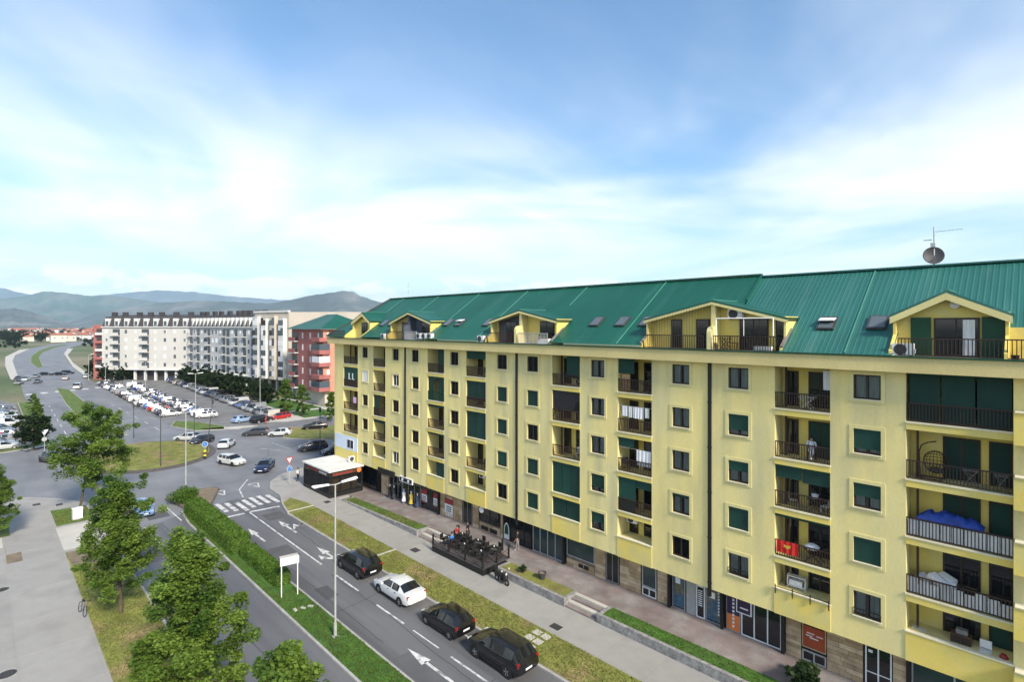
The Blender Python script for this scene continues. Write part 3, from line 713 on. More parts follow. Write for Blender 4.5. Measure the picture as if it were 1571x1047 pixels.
for (k, i), s in SPEC.items():
    a, b = BAL[k]; f = FL[i - 1]; L = b - a; solid = i == 1
    m = MB(); m.quad((-a, BY, f), (-b, BY, f), (-b, BY, f + 2.5), (-a, BY, f + 2.5))
    if solid: m.quad((-a, FY + .2, f + .001), (-b, FY + .2, f + .001), (-b, BY, f + .001), (-a, BY, f + .001))
    o = m.build('balcony', 'stucco_deep', yb); balc[(k, i)] = o
    if not solid:
        MB().box(-a + .04, -b - .04, FY - .07, FY + .02, f - .07, f + .01).build('ledge', 'ledge', o)
        MB().box(-a, -b, FY - .03, FY + .01, f - .40, f - .075).build('slab_band', 'stucco_deep', o)
        if not s.get('norail'): obj('railing', rail_mesh(L - .02, s.get('rail', 'brown_metal')), o, (-b + .01, FY + .05, f + .01))
    else:
        MB().box(-a + .02, -b - .02, FY - .04, FY + .16, BOT - .01, f + .95).build('parapet', 'stucco_deep', o)
        MB().box(-a + .05, -b - .05, FY - .08, FY + .2, f + .951, f + 1.01).build('coping', 'ledge', o)
        MB().box(-a, -b, FY + .17, FY + .2, f, f + .94).build('parapet_inner', 'stucco_deep', o)
    # doors: two openings in the back wall
    sh = s.get('shut', [])
    d1 = (b - L * .30, 1.3 if L < 3.5 else 1.5) if k != 'H' else (2.55, 1.6)
    if k == 'H': ds = [(3.0, 1.45), (1.55, .85)]
    else: ds = [(b - L * .17, .75), (a + L * .30, 1.25)]
    for q, (u, w_) in enumerate(ds):
        d = door_part(o, u, f + .01, w_, 2.12, '', BY)
        (fill_door(o, u, f + .01, w_, 2.12, 'shut' if q in sh and not (k == 'G' and q == 0) else 'pane', BY))
    # slim corner post of the loggia
    if k in 'GHEA': MB().box(-b + .32, -b + .42, BY - .7, BY - .6, f, f + 2.49).build('post', 'brown_metal', o)
    for (x0, x1, dp) in s.get('bl', []):
        z0 = f + (.96 if solid else 0); H_ = f + 2.48 - z0; ww_ = L * (x1 - x0) - .03; hh = H_ * dp - .03
        obj('drop_blind', blind_mesh(ww_, hh), o, (-b + L * (x0 + x1) / 2, FY + .1, f + 2.48 - hh))
        MB().box(-.05, L * (x1 - x0) - .02, -.03, .05, 0, .09).build('blind_box', 'shutter_green', o, loc=(-b + L * x0 + .03, FY + .1, f + 2.40))
    if s.get('glaze'):
        gm_ = MB()
        for q in range(5): x = -b + .03 + (L - .06) * q / 4; gm_.box(x - .03, x + .03, FY + .1, FY + .15, f + .95, f + 2.48)
        gm_.box(-b, -a, FY + .1, FY + .15, f + .95, f + 1.0); gm_.build('glazing_frame', 'brown_metal', o)
        for q in range(4): x = -b + .03 + (L - .06) * q / 4; MB().box(x + .03, x + (L - .06) / 4 - .03, FY + .12, FY + .13, f + 1.0, f + 2.47).build('glazing_pane', 'pane_dark', o)
    if s.get('full'):
        MB().box(-b + .02, -a - .02, FY + .08, FY + .12, f + .02, f + 2.48).build('infill_panel', 'blind_green', o)
        for q in range(2):
            MB().box(-b + 1.2 + q * .9, -b + 1.4 + q * .9, FY + .06, FY + .085, f + 1.0, f + 1.75).build('infill_window', 'pvc_white', o); MB().box(-b + 1.2 + q * .9, -b + 1.75 + q * .9, FY + .05, FY + .082, f + .88, f + 1.02).build('infill_sill', 'pvc_white', o)
# filled-in loggia at the left end of the first floor, with a blue-white panel
o = MB().box(-60.32, -66.1, FY - .05, FY - .002, FL[0] + .7, FL[0] + 2.45).build('infill_wall', 'blue_white', yb)
MB().box(-61.2, -62.9, FY - .09, FY - .052, FL[0] + .9, FL[0] + 2.1).build('window_frame', 'pvc_white', o)
for q in range(2): MB().box(-61.3 - q * .8, -61.98 - q * .8, FY - .1, FY - .092, FL[0] + 1.0, FL[0] + 2.0).build('pane', 'pane_dark', o)
MB().box(-60.32, -66.1, FY - .05, FY - .002, BOT - .01, FL[0] + .695).build('parapet', 'stucco_deep', yb)
# solid balcony ends at the right edge
for i, f in enumerate(FL):
    MB().box(9, -1.04, FY - .55, FY + .05, f - (.5 if i else .5), f + .95).build('balcony_end', 'stucco_deep', yb)
    MB().box(9, -1.0, FY - .6, FY + .06, f + .951, f + 1.0).build('coping', 'ledge', yb)

# --- roof: ribbed sheets between seams, cut out for the terraces
RZ0, RV0, RV1, RZ1 = 18.80, 32.6, 40.0, 23.8
def zr(v): return RZ0 + (v - RV0) * (RZ1 - RZ0) / (RV1 - RV0)
DORM = [(58.5, 62.5, 60.1, 21.95, 20.95), (45.6, 53.0, 49.5, 21.85, 20.8), (28.4, 36.1, 32.5, 21.7, 20.85), (10.9, 19.9, 15.2, 21.95, 20.85), (1.35, 5.55, 3.5, 22.05, 20.95)]
WV = 34.25
seams = [-9.3, 0, 7.6, 14.5, 22, 30, 37.5, 45, 52.5, 60, 67.4]
for si, (a, b) in enumerate(zip(seams, seams[1:])):
    sheen_side = b <= 14.6; lift = 0 if sheen_side else .13; step = .26; n = int(round((b - a) / step)); step = (b - a) / n; m = MB()
    hgt = .016 if sheen_side else .011
    for q in range(n):
        u = a + q * step; prof = [(0, 0), (step * .62, 0), (step * .70, hgt), (step * .92, hgt), (step, 0)]
        for (p0, h0), (p1, h1) in zip(prof, prof[1:]):
            ua, ub = u + p0, u + p1; uc_ = (ua + ub) / 2
            vs = RV0
            for d in DORM:
                if d[0] < uc_ < d[1]: vs = WV + .1
            if si == 1 and False: pass
            if uc_ < 1.35: vs = WV + .1
            vm = RV1 if uc_ < 63.4 else RV1 - (uc_ - 63.4) / 4.2 * (RV1 - RV0)
            if vm - vs < .1: continue
            m.quad((-ua, vs, zr(vs) + h0 + lift), (-ub, vs, zr(vs) + h1 + lift), (-ub, vm, zr(vm) + h1 + lift), (-ua, vm, zr(vm) + h0 + lift))
    rp = m.build('roof_panel', 'roof_green_sheen' if sheen_side else 'roof_green', yb)
    if b < 66:
        vs = RV0 + .02
        for d in DORM:
            if d[0] < b < d[1]: vs = {1: 37.2}.get(1)
        MB().beam((-b, vs, zr(vs) + lift + .05), (-b, RV1, RZ1 + lift + .05), .07, .04).build('seam_strip', 'roof_seam', rp)
m = MB(); m.quad((9.3, RV1, RZ1 + .1), (-63.4, RV1, RZ1 + .1), (-67.4, 47.6, RZ0), (9.3, 47.6, RZ0)); m.face([(-63.4, RV1, RZ1 + .1), (-67.4, 32.6, RZ0), (-67.4, 47.6, RZ0)]); m.build('roof_rear', 'roof_green', yb)
MB().beam((9.3, RV1, RZ1 + .06), (-14.5, RV1, RZ1 + .06), .4, .1).build('ridge_cap', 'roof_green_sheen', yb)
MB().beam((-14.5, RV1, RZ1 + .2), (-63.4, RV1, RZ1 + .2), .4, .1).build('ridge_cap', 'roof_green', yb)
MB().beam((-14.5, 37.2, zr(37.2) + .1), (-14.5, RV1, RZ1 + .14), .12, .2).build('verge_trim', 'roof_green', yb)
MB().beam((-67.4, RV0, RZ0 + .15), (-63.4, RV1, RZ1 + .2), .3, .2).build('hip_cap', 'mansard', yb)

FLZ = 18.74
def terrace_rail(parent, ua, ub, m='brown_metal'):
    obj('railing', rail_mesh(abs(ub - ua), m, .95, .15), parent, (-max(ua, ub), 32.78, FLZ))
def dormer(ua, ub, um, zp, ze, style):
    y0 = 33.35 if style != 'narrow' else 33.75      # front of the overhanging gable roof
    d = thing_part = None
    # front wall
    m = MB(); m.face([(-ua, WV, FLZ), (-ub, WV, FLZ), (-ub, WV, ze), (-um, WV, zp - .12), (-ua, WV, ze)])
    d = m.build('dormer', 'stucco_deep' if style != 'grey' else 'stucco_band', yb)
    MB().box(-ua, -ub, RV0 + .1, WV, FLZ - .01, FLZ + .02).build('terrace_floor', 'paver', d)
    # cheeks: solid side walls standing on the roof slope
    for s, u in ((1, ua), (-1, ub)):
        ve = RV0 + (ze - RZ0) * (RV1 - RV0) / (RZ1 - RZ0)
        cm = MB(); x0, x1 = -u, -u + s * .12
        pf = [(RV0 + .12, FLZ), (WV, FLZ), (ve, ze), (y0 + .1, ze), (y0 + .1, zr(y0 + .1) + .2), (RV0 + .12, zr(RV0 + .12) + .16)]
        nn = len(pf); i = len(cm.v)
        for xx in (x0, x1): cm.v += [(xx, p[0], p[1]) for p in pf]
        cm.f += [tuple(range(i, i + nn)), tuple(range(i + 2 * nn - 1, i + nn - 1, -1))] + [(i + k, i + (k+1) % nn, i + nn + (k+1) % nn, i + nn + k) for k in range(nn)]
        cm.build('cheek', 'stucco_deep', d)
        if style != 'narrow': MB().beam((x1, RV0 + .1, zr(RV0 + .1) + .2), (x1, y0 + .9, zr(y0 + .9) + .2), .16, .1).build('cheek_cap', 'paver', d)
    # roof planes running back into the main roof
    for u, z in ((ua - .25, ze), (ub + .25, ze)):
        z2 = ze - .08; vp = RV0 + (zp - RZ0) * (RV1 - RV0) / (RZ1 - RZ0) + .3; ve = RV0 + (z2 - RZ0) * (RV1 - RV0) / (RZ1 - RZ0) + .25
        r = MB(); n = 14
        pts = []
        for k in range(n + 1):
            t = k / n; uu = um + (u - um) * t; zz = zp + (z2 - zp) * t; vv = vp + (ve - vp) * t
            pts.append(((-uu, y0, zz), (-uu, vv, zz)))
        for (p, q), (p2, q2) in zip(pts, pts[1:]):
            r.quad(p, p2, q2, q); r.quad((p[0], p[1], p[2] - .12), (q[0], q[1], q[2] - .12), (q2[0], q2[1], q2[2] - .12), (p2[0], p2[1], p2[2] - .12)); r.quad(p, (p[0], p[1], p[2] - .12), (p2[0], p2[1], p2[2] - .12), p2)
        r.build('roof', 'roof_green_sheen' if um < 10 else 'roof_green', d)
        fb = MB(); fh = .34 if style == 'narrow' else .17
        aa = Vector((-um, y0 - .04, zp - .12 - fh / 2)); bb = Vector((-u, y0 - .04, z2 - .10 - fh / 2)); fb.face([(-um, y0 - .03, zp - .13), (-u, y0 - .03, z2 - .13), (-u, y0 - .03, z2 - .13 - fh), (-um, y0 - .03, zp - .13 - fh)]); fb.face([(-um, y0 + .1, zp - .13), (-um, y0 + .1, zp - .13 - fh), (-u, y0 + .1, z2 - .13 - fh), (-u, y0 + .1, z2 - .13)]); fb.quad((-um, y0 - .03, zp - .13 - fh), (-u, y0 - .03, z2 - .13 - fh), (-u, y0 + .1, z2 - .13 - fh), (-um, y0 + .1, zp - .13 - fh))
        fb.build('gable_fascia', 'stucco_trim' if style != 'grey' or u < um else 'stucco_trim', d)
    MB().beam((-um, y0, zp + .02), (-um, RV0 + (zp - RZ0) * (RV1 - RV0) / (RZ1 - RZ0) + .3, zp + .02), .2, .05).build('ridge_strip', 'roof_seam', d)
    return d
def terrace_door(d, u, w_, hh, m='pane_dark', fr='brown_wood'):
    b = MB(); b.box(-u - w_/2, -u + w_/2, WV - .06, WV - .005, FLZ + .02, FLZ + hh)
    o = b.build('terrace_door', fr, d)
    k = 2 if w_ > 1 else 1
    for q in range(k):
        x0 = -u - w_/2 + .07 + q * (w_ - .07) / k; MB().box(x0, x0 + (w_ - .07) / k - .07, WV - .075, WV - .062, FLZ + .15, FLZ + hh - .08).build('pane', m, o)
def party_wall(d, u, ztop, zp, m, t=.28, curve=True):
    """wall between two terraces with a rounded front corner"""
    b = MB(); prof = [(RV0 + .2, FLZ)]
    for k in range(7):
        a = math.pi / 2 * k / 6; prof.append((RV0 + .2 + .45 * (1 - math.cos(a)), ztop - .45 + .45 * math.sin(a)))
    prof += [(33.45, ztop), (33.45, zp - .28), (WV, zp - .28), (WV, FLZ)]
    nn = len(prof); i = 0
    for xx in (-u - t/2, -u + t/2): b.v += [(xx, p[0], p[1]) for p in prof]
    b.f += [tuple(range(nn)), tuple(range(2 * nn - 1, nn - 1, -1))] + [(k, (k+1) % nn, nn + (k+1) % nn, nn + k) for k in range(nn)]
    b.build('party_wall', m, d)

d1 = dormer(*DORM[0], 'narrow'); terrace_door(d1, 60.3, 1.4, 1.95)
d2 = dormer(*DORM[1], 'grey'); party_wall(d2, 49.5, 20.35, 21.85, 'slate_paint')
m = MB(); m.face([(-45.75, WV - .01, FLZ), (-49.4, WV - .01, FLZ), (-49.4, WV - .01, 21.6), (-45.75, WV - .01, 20.8)]); m.build('painted_wall', 'slate_paint', d2)
terrace_door(d2, 47.3, 1.6, 1.95); terrace_door(d2, 51.3, 1.3, 1.95); terrace_rail(d2, 47.0, 49.3, 'galv'); terrace_rail(d2, 49.8, 52.9)
d3 = dormer(*DORM[2], 'double'); party_wall(d3, 32.4, 20.3, 21.7, 'stucco'); terrace_door(d3, 30.0, 1.6, 1.95); terrace_door(d3, 34.3, 1.4, 1.95); terrace_rail(d3, 28.7, 32.1, 'galv'); terrace_rail(d3, 32.8, 36)
m = MB(); m.face([(-32.6, WV - .01, FLZ), (-35.95, WV - .01, FLZ), (-35.95, WV - .01, 20.7), (-32.6, WV - .01, 21.4)]); m.build('painted_wall', 'slate_paint', d3)
d4 = dormer(*DORM[3], 'double'); party_wall(d4, 15.15, 20.25, 21.95, 'stucco'); terrace_door(d4, 12.9, 1.75, 2.0); terrace_door(d4, 11.35, .5, 2.0); terrace_door(d4, 18.1, .8, 2.0); terrace_door(d4, 16.2, .95, 2.0)
terrace_rail(d4, 11.1, 14.85); terrace_rail(d4, 15.5, 19.8)
net = MB()
for q in range(22): u = 15.45 + q * .2; net.bar((-u, 33.2, FLZ + .9), (-u, 33.2, 21.85 - abs(u - 15.2) * .24), .008, 4)
net.build('netting', 'brown_metal', d4)
fr = MB(); fr.path([(-14.7, 32.9, FLZ + .9), (-14.7, 32.9, 20.75), (-11.3, 32.9, 20.75), (-11.3, 32.9, FLZ + .9)], .035, 4); fr.bar((-13.0, 32.9, FLZ + .9), (-13, 32.9, 20.75), .02, 4); fr.build('pergola_frame', 'white_paint', d4)
d5 = dormer(*DORM[4], 'narrow'); terrace_door(d5, 3.15, 1.75, 1.95)
MB().box(-2.45, -2.9, WV - .09, WV - .077, FLZ + .1, FLZ + 1.85).build('curtain', 'curtain', d5)
for u in (4.55, 1.78):
    sm = MB()
    sm.box(-u - .42, -u + .42, WV - .13, WV - .085, FLZ + .05, FLZ + 1.98)
    for q in range(16): sm.box(-u - .36, -u + .36, WV - .15, WV - .13, FLZ + .15 + q * .11, FLZ + .2 + q * .11)
    sm.build('shutter', 'shutter_green', d5)
MB().lathe([(.0, 0), (.2, 0), (.2, .06), (0, .09)], (-3.2, WV - .1, 21.35), 14, 'y').build('wall_lamp', 'white_paint', d5)
MB().box(9, -1.35, WV, WV + .15, FLZ, zr(WV) + .3).build('terrace_back_wall', 'stucco_deep', d5)
terrace_rail(d5, -9, 5.3)
MB().box(9, -5.5, RV0 + .1, WV, FLZ - .012, FLZ + .018).build('terrace_slab', 'paver', d5)
# terrace left of the first gable: low railing at the roof's end
terrace_rail(d1, 62.6, 66.9)
# skylights set in the roof slope
ang = math.atan2(RZ1 - RZ0, RV1 - RV0)
def skylight(u, v, open_=0, dark=.0):
    o = MB().box(-.45, .45, -.62, .62, 0, .12).build('skylight', 'dark_grey', yb, loc=(-u, v, zr(v) + (.04 if u < 14.5 else .15)))
    o.rotation_euler = (ang, 0, 0)
    MB().box(-.36, .36, -.53, .53, .121, .135).build('pane', 'skylight_glass', o)
    if dark: MB().box(-.36, .36, -.53 + 1.06 * (1 - dark), .53, .136, .16).build('blind', 'black', o)
    if open_:
        q = MB().box(-.4, .4, -.58, 0, 0, .06).build('sash', 'white_paint', o); q.location = (0, .4, .12); q.rotation_euler = (-.35, 0, 0)
for u, v, a, b in ((9.0, 34.9, 1, .55), (6.55, 34.95, 0, 0), (20.9, 35.0, 0, 0), (23.0, 35.0, 0, 0), (25.4, 35.0, 0, 0), (42.5, 35, 1, 0), (44.4, 35, 0, 0), (38.2, 35, 0, 0), (55.0, 35, 0, 0), (56.9, 35, 0, 0)): skylight(u, v, a, b)

# --- ground floor: shopfronts set back under the overhang
GY = 34.3
def gfz(u): return zw(u)
gw = MB()
us = [-9, 0, 10, 20, 30, 40, 46, 52, 58, 66.4]
for a, b in zip(us, us[1:]): gw.quad((-a, GY + .06, zw(a) - .1), (-b, GY + .06, zw(b) - .1), (-b, GY + .06, BOT), (-a, GY + .06, BOT))
gw.build('shop_wall', 'dark_interior', yb)
stone_me = MB().box(0, 1, 0, 1, 0, 1).mesh('stone', 'travertine')
# soften the stones' edges a little
bm = bmesh.new(); bm.from_mesh(stone_me); bmesh.ops.bevel(bm, geom=bm.edges[:], offset=.02, segments=1, affect='EDGES'); bm.to_mesh(stone_me); bm.free()
tr2 = mat('travertine_dark', (.37, .26, .15), .85, .25, 1.4, .2, 25, fine=.12); tr3 = mat('travertine_pale', (.56, .43, .28), .85, .2, 1.4, .2, 25, fine=.12)
st_mes = [stone_me]
for mm_ in (tr2, tr3):
    q = stone_me.copy(); q.materials.clear(); q.materials.append(mm_); st_mes.append(q)
srnd = random.Random(5)
def stones(u0, u1, z0=None, z1=BOT):
    """travertine cladding, laid stone by stone"""
    ua, ub = max(u0, u1), min(u0, u1); zb = zw((ua + ub) / 2) if z0 is None else z0
    p = MB().box(-ua, -ub, GY - .02, GY + .05, min(zw(ua), zw(ub)) - .05 if z0 is None else z0, z1).build('cladding', 'mortar', yb)
    z = zb; row = 0; near = ub < 27
    hgt = .26 if near else .36
    while z < z1 - .3:
        hh = min(hgt * srnd.uniform(.8, 1.2), z1 - z); x = -ua
        while x < -ub - .05:
            L = srnd.uniform(.5, 1.1) if near else srnd.uniform(.8, 1.4); x2 = min(x + L, -ub)
            if -ub - x2 < .2: x2 = -ub
            obj('stone', srnd.choice(st_mes), p, (x + .008, GY - .05 - srnd.uniform(0, .015), z + .008), scale=(x2 - x - .016, .05, hh - .016)); x = x2
        z += hh; row += 1
def shop(u0, u1, pan='pane_dark', fr='aluminium', n=2, z0=None, z1=BOT - .05, transom=None, name='shopfront'):
    ua, ub = max(u0, u1), min(u0, u1); zb = zw((ua + ub) / 2) + .02 if z0 is None else z0
    f = MB(); t = .07; y0, y1 = GY - .03, GY + .04
    f.box(-ua, -ub, y0, y1, zb, zb + t); f.box(-ua, -ub, y0, y1, z1 - t, z1)
    xs = [-ua + (ua - ub) * k / n for k in range(n + 1)]
    for x in xs: x = min(max(x, -ua + t/2), -ub - t/2); f.box(x - t/2, x + t/2, y0 - .004, y1, zb + t, z1 - t)
    if transom: f.box(-ua, -ub, y0 - .002, y1, transom, transom + .05)
    o = f.build(name, fr, yb)
    for a, b in zip(xs, xs[1:]): MB().box(a + t/2, b - t/2, GY + .0, GY + .012, zb + t, z1 - t).build('pane', pan, o)
    return o
def panel(o, u0, u1, z0, z1, m, y=GY - .045, name='poster', t=.015): return MB().box(-u0, -u1, y, y + t, z0, z1).build(name, m, o)
def post(u): MB().box(-u - .09, -u + .09, GY - .32, GY - .14, zw(u) - .05, BOT + .01).build('column', 'black', yb)
shop(65.5, 61.2, n=3); shop(61.1, 57.6, n=2, fr='black'); stones(56.4, 54.8)
s1 = shop(54.7, 52.0, n=3, fr='aluminium'); s2 = shop(51.9, 48.4, n=3, fr='aluminium')
MB().box(-51.95, -55.4, FY - .14, FY - .01, 3.1, 3.75).build('shop_sign', 'black', yb)
sg = MB().box(-48.4, -50.9, FY - .14, FY - .01, 3.05, 3.62).build('shop_sign', 'sign_white', yb); MB().box(-48.5, -50.8, FY - .155, FY - .141, 3.13, 3.54).build('sign_face', 'black', sg)
for a, b in ((50.55, 49.95), (49.5, 48.75)): MB().lathe([(0, 0), (.17, 0), (.17, .02), (0, .02)], (-(a + b) / 2, FY - .18, 3.33), 14, 'y').build('sign_logo', 'sign_white', sg)
s3 = shop(48.3, 45.0, n=4, fr='dark_grey')
for (a, b) in ((48.2, 47.2), (46.05, 45.2)):
    panel(s3, a, b, zw(47) + .75, 2.0, 'sign_white'); panel(s3, a, b, 2.0, 2.55, 'poster_red')
    for q in range(4): panel(s3, a - .12, b + .15 + .1 * (q % 2), 1.05 + q * .22, 1.13 + q * .22, 'poster_red', GY - .062, 'print', .01)
stones(44.9, 41.3); post(44.95)
pz = MB().box(-42.7, -44.0, GY - .12, GY - .09, 1.05, 1.95).build('wall_poster', 'sign_white', yb); MB().box(-42.7, -44, GY - .122, GY - .09, 1.95, 2.5).build('poster_head', 'poster_red', pz)
for q in range(3): MB().box(-42.95, -43.75, GY - .135, GY - .122, 1.2 + q * .22, 1.3 + q * .22).build('print', 'dark_grey', pz)
for q in range(4): MB().box(-42.8 - q * .28, -42.95 - q * .28, GY - .1, GY - .085, .7, .98).build('print', 'sign_white', pz)
shop(41.2, 39.8, n=2, fr='mid_grey', name='entrance_door'); stones(39.7, 38.8)
shop(38.7, 35.8, n=2, z0=1.55, fr='black'); stones(38.7, 35.8, zw(37), 1.5)
for q in range(2): MB().box(-36.2 - q * 1.2, -37.2 - q * 1.2, GY - .09, GY - .07, zw(37) + .12, zw(37) + .5).build('vent', 'black', yb)
stones(35.75, 35.45)
o = shop(35.35, 31.9, n=4, fr='black')
ar = MB(); ar.face([(-34.6, GY - .05, .75), (-35.3, GY - .05, .75), (-35.3, GY - .05, 1.5)] + [(-34.95 - .35 * math.cos(t * .314), GY - .05, 1.5 + .75 * math.sin(t * .314)) for t in range(1, 10)] + [(-34.6, GY - .05, 1.5)]); ar.build('arched_poster', 'sign_white', o)
ar = MB(); ar.face([(-34.7, GY - .07, 1.2)] + [(-35.2, GY - .07, 1.2)] + [(-34.95 - .25 * math.cos(t * .314), GY - .07, 1.5 + .6 * math.sin(t * .314)) for t in range(1, 10)]); ar.build('poster_emblem', 'shutter_green', o)
MB().lathe([(0, 0), (.28, 0), (.28, .1), (0, .1)], (-37.5, FY + .1, 3.0), 16, 'y').build('round_sign', 'sign_white', yb)
shop(31.7, 28.3, 'teal_glass', 'galv', 4); post(28.1)
shop(27.9, 25.1, 'teal_glass', 'galv', 1, z0=1.45); stones(27.9, 25.1, zw(26), 1.4); stones(25.05, 24.05)
for q in range(2): MB().box(-26.2 + q * .55, -26.65 + q * .55, GY - .09, GY - .07, .85, 1.15).build('vent', 'black', yb)
shop(24.0, 22.85, n=2, fr='mid_grey', name='entrance_door'); stones(22.75, 20.95)
o = shop(20.85, 19.7, 'teal_glass', 'galv', 1, z0=1.35); shop(20.85, 19.7, 'pane_dark', 'pvc_white', 2, z0=.7, z1=1.3); stones(19.6, 18.75)
post(18.6)
o = shop(18.45, 17.5, fr='aluminium', n=1); panel(o, 18.35, 17.6, .85, 3.1, 'poster_blue'); panel(o, 18.2, 17.85, 2.45, 2.85, 'sign_white', GY - .06)
o = shop(17.4, 16.75, 'pane_dark', 'galv', 1); panel(o, 17.35, 16.8, .75, 3.2, 'aluminium')
o = shop(16.7, 16.1, fr='pvc_white', n=1, name='shop_door'); panel(o, 16.6, 16.2, 2.75, 3.0, 'sign_white')
for q in range(8): panel(o, 16.55, 16.25, 1.5 + q * .14, 1.56 + q * .14, 'sign_white', GY - .06, 'print', .01)
o = shop(16.05, 14.95, fr='aluminium', n=1); panel(o, 15.95, 15.05, .85, 3.1, 'poster_blue'); panel(o, 15.75, 15.4, 2.3, 2.7, 'sign_white', GY - .06)
for q in range(8): panel(o, 15.2, 15.1, 1.3 + q * .2, 1.42 + q * .2, 'sign_white', GY - .06, 'print', .01)
post(14.85)
o = shop(14.65, 13.75, fr='aluminium', n=1); panel(o, 14.6, 13.8, .75, 1.75, 'orange'); panel(o, 14.6, 13.8, 1.75, 3.2, 'poster_purple')
for q in range(9): panel(o, 14.25, 14.12, .95 + q * .24, 1.09 + q * .24, 'sign_white', GY - .062, 'print', .01)
o = shop(13.7, 11.3, fr='pvc_white', n=3, name='shop_door')
o2 = MB().box(-13.0, -13.95, GY - .2, GY - .08, 2.1, 3.1).build('hanging_sign', 'sign_white', yb); MB().box(-13.07, -13.88, GY - .215, GY - .201, 2.17, 3.03).build('sign_face', 'poster_purple', o2); MB().box(-13.2, -13.7, GY - .225, GY - .216, 2.42, 2.5).build('print', 'sign_white', o2)
post(11.15); stones(11.05, 10.2)
o = shop(10.15, 8.9, 'pane_dark', 'travertine', 1, z0=1.45); panel(o, 10.1, 8.95, 1.55, 2.75, 'orange_red'); shop(10.15, 8.9, 'pane_dark', 'galv', 2, z0=.7, z1=1.3)
for a, b, z in ((9.9, 9.5, 2.35), (9.95, 9.6, 2.2), (9.4, 9.05, 2.3), (9.75, 9.3, 2.1)): panel(o, a, b, z, z + .05, 'sign_white', GY - .062, 'print', .01)
stones(8.85, 7.1); o = shop(7.0, 5.8, 'pane_dark', 'pvc_white', 2, transom=1.45, name='shop_door'); panel(o, 6.85, 6.65, 2.55, 2.7, 'sign_white')
stones(5.75, 5.15); post(5.05); shop(4.95, 1.5, 'teal_glass', 'galv', 2); shop(1.4, -6, 'pane_dark', 'black', 3)
# ------------------------------------------------------------------ far block of flats, red building
def far_building(name, label, segs, ztop, z1, wallm, floors, depth, arcade=True, seed=1, mans=0, pat=None):
    """segs: polyline of (u, v) base points of the visible fronts; z1 height of the arcade"""
    t = thing(name, label, 'building', (-segs[0][0], segs[0][1], 0)); ox, oy = -segs[0][0], segs[0][1]
    return t, ox, oy
rnd = random.Random(11)
PANE = {}
def far_win(parent, p, d, nrm, w_, hh, kind):
    """one window on a far facade: frame with its pane, placed at p (bottom centre), facing nrm"""
    key = (round(w_, 1), round(hh, 1), kind)
    if key not in PANE:
        f = MB().box(-w_/2 - .08, w_/2 + .08, -.06, .02, -.08, hh + .08).mesh('window', {'w': 'pvc_white', 'b': 'brown_wood', 'g': 'mid_grey'}[kind[0]])
        q = MB(); q.box(-w_/2, -.04, -.08, -.061, 0, hh); q.box(.04, w_/2, -.08, -.061, 0, hh)
        PANE[key] = (f, q.mesh('pane', 'far_pane' if kind[1] == 'p' else 'pvc_white'))
    a = math.atan2(d.y, d.x)
    o = obj('window', PANE[key][0], parent, p, a); obj('pane', PANE[key][1], o)
def far_front(t, A, B, base, floors, fh, wallm, cols, out=None, seed=0, z_off=0, balc_every=0, balm=None, deep=.0):
    """windows and loggias along the front from A to B (local xy), cols list of column kinds"""
    A = Vector(A); B = Vector(B); d = (B - A).normalized(); nrm = Vector((d.y, -d.x)); L = (B - A).length
    r = random.Random(seed); n = len(cols); s = L / n
    for i, c in enumerate(cols):
        mid = A + d * (s * (i + .5))
        for f in range(floors):
            z = base + f * fh; p = (mid.x, mid.y, z + .9)
            if c == 'w': far_win(t, p, d, nrm, 1.1, 1.4, r.choice(['wp', 'wp', 'bp', 'ww']))
            elif c == 'd': far_win(t, (mid.x, mid.y, z + .2), d, nrm, min(1.9, s * .7), 2.2, r.choice(['bp', 'bp', 'gp', 'wp']))
            elif c == 's': far_win(t, p, d, nrm, .8, 1.2, r.choice(['wp', 'ww', 'gp']))
            elif c == 'e': far_win(t, p, d, nrm, .5, 1.0, 'ww')
            elif c == 'n': far_win(t, p, d, nrm, .55, 1.4, 'ww')
            elif c in 'bB':
                a = math.atan2(d.y, d.x); w_ = s * .86
                far_win(t, (mid.x, mid.y, z + .15), d, nrm, w_ * .8, 2.2, r.choice(['bp', 'gp', 'bp']))
                o = MB().box(-w_/2, w_/2, -1.15, -.02, -.18, 0).build('balcony', 'white_wall', t, loc=(mid.x, mid.y, z + .1), rz=a)
                if c == 'B': MB().box(-w_/2, w_/2, -1.15, -1.05, .001, 1.0).build('parapet', balm or wallm, o)
                else:
                    q = MB().box(-w_/2, w_/2, -1.14, -1.1, .92, .98)
                    for k in range(int(w_ / .3)): q.box(-w_/2 + k * .3, -w_/2 + k * .3 + .04, -1.13, -1.11, .0, .92)
                    q.build('railing', 'dark_grey', o)
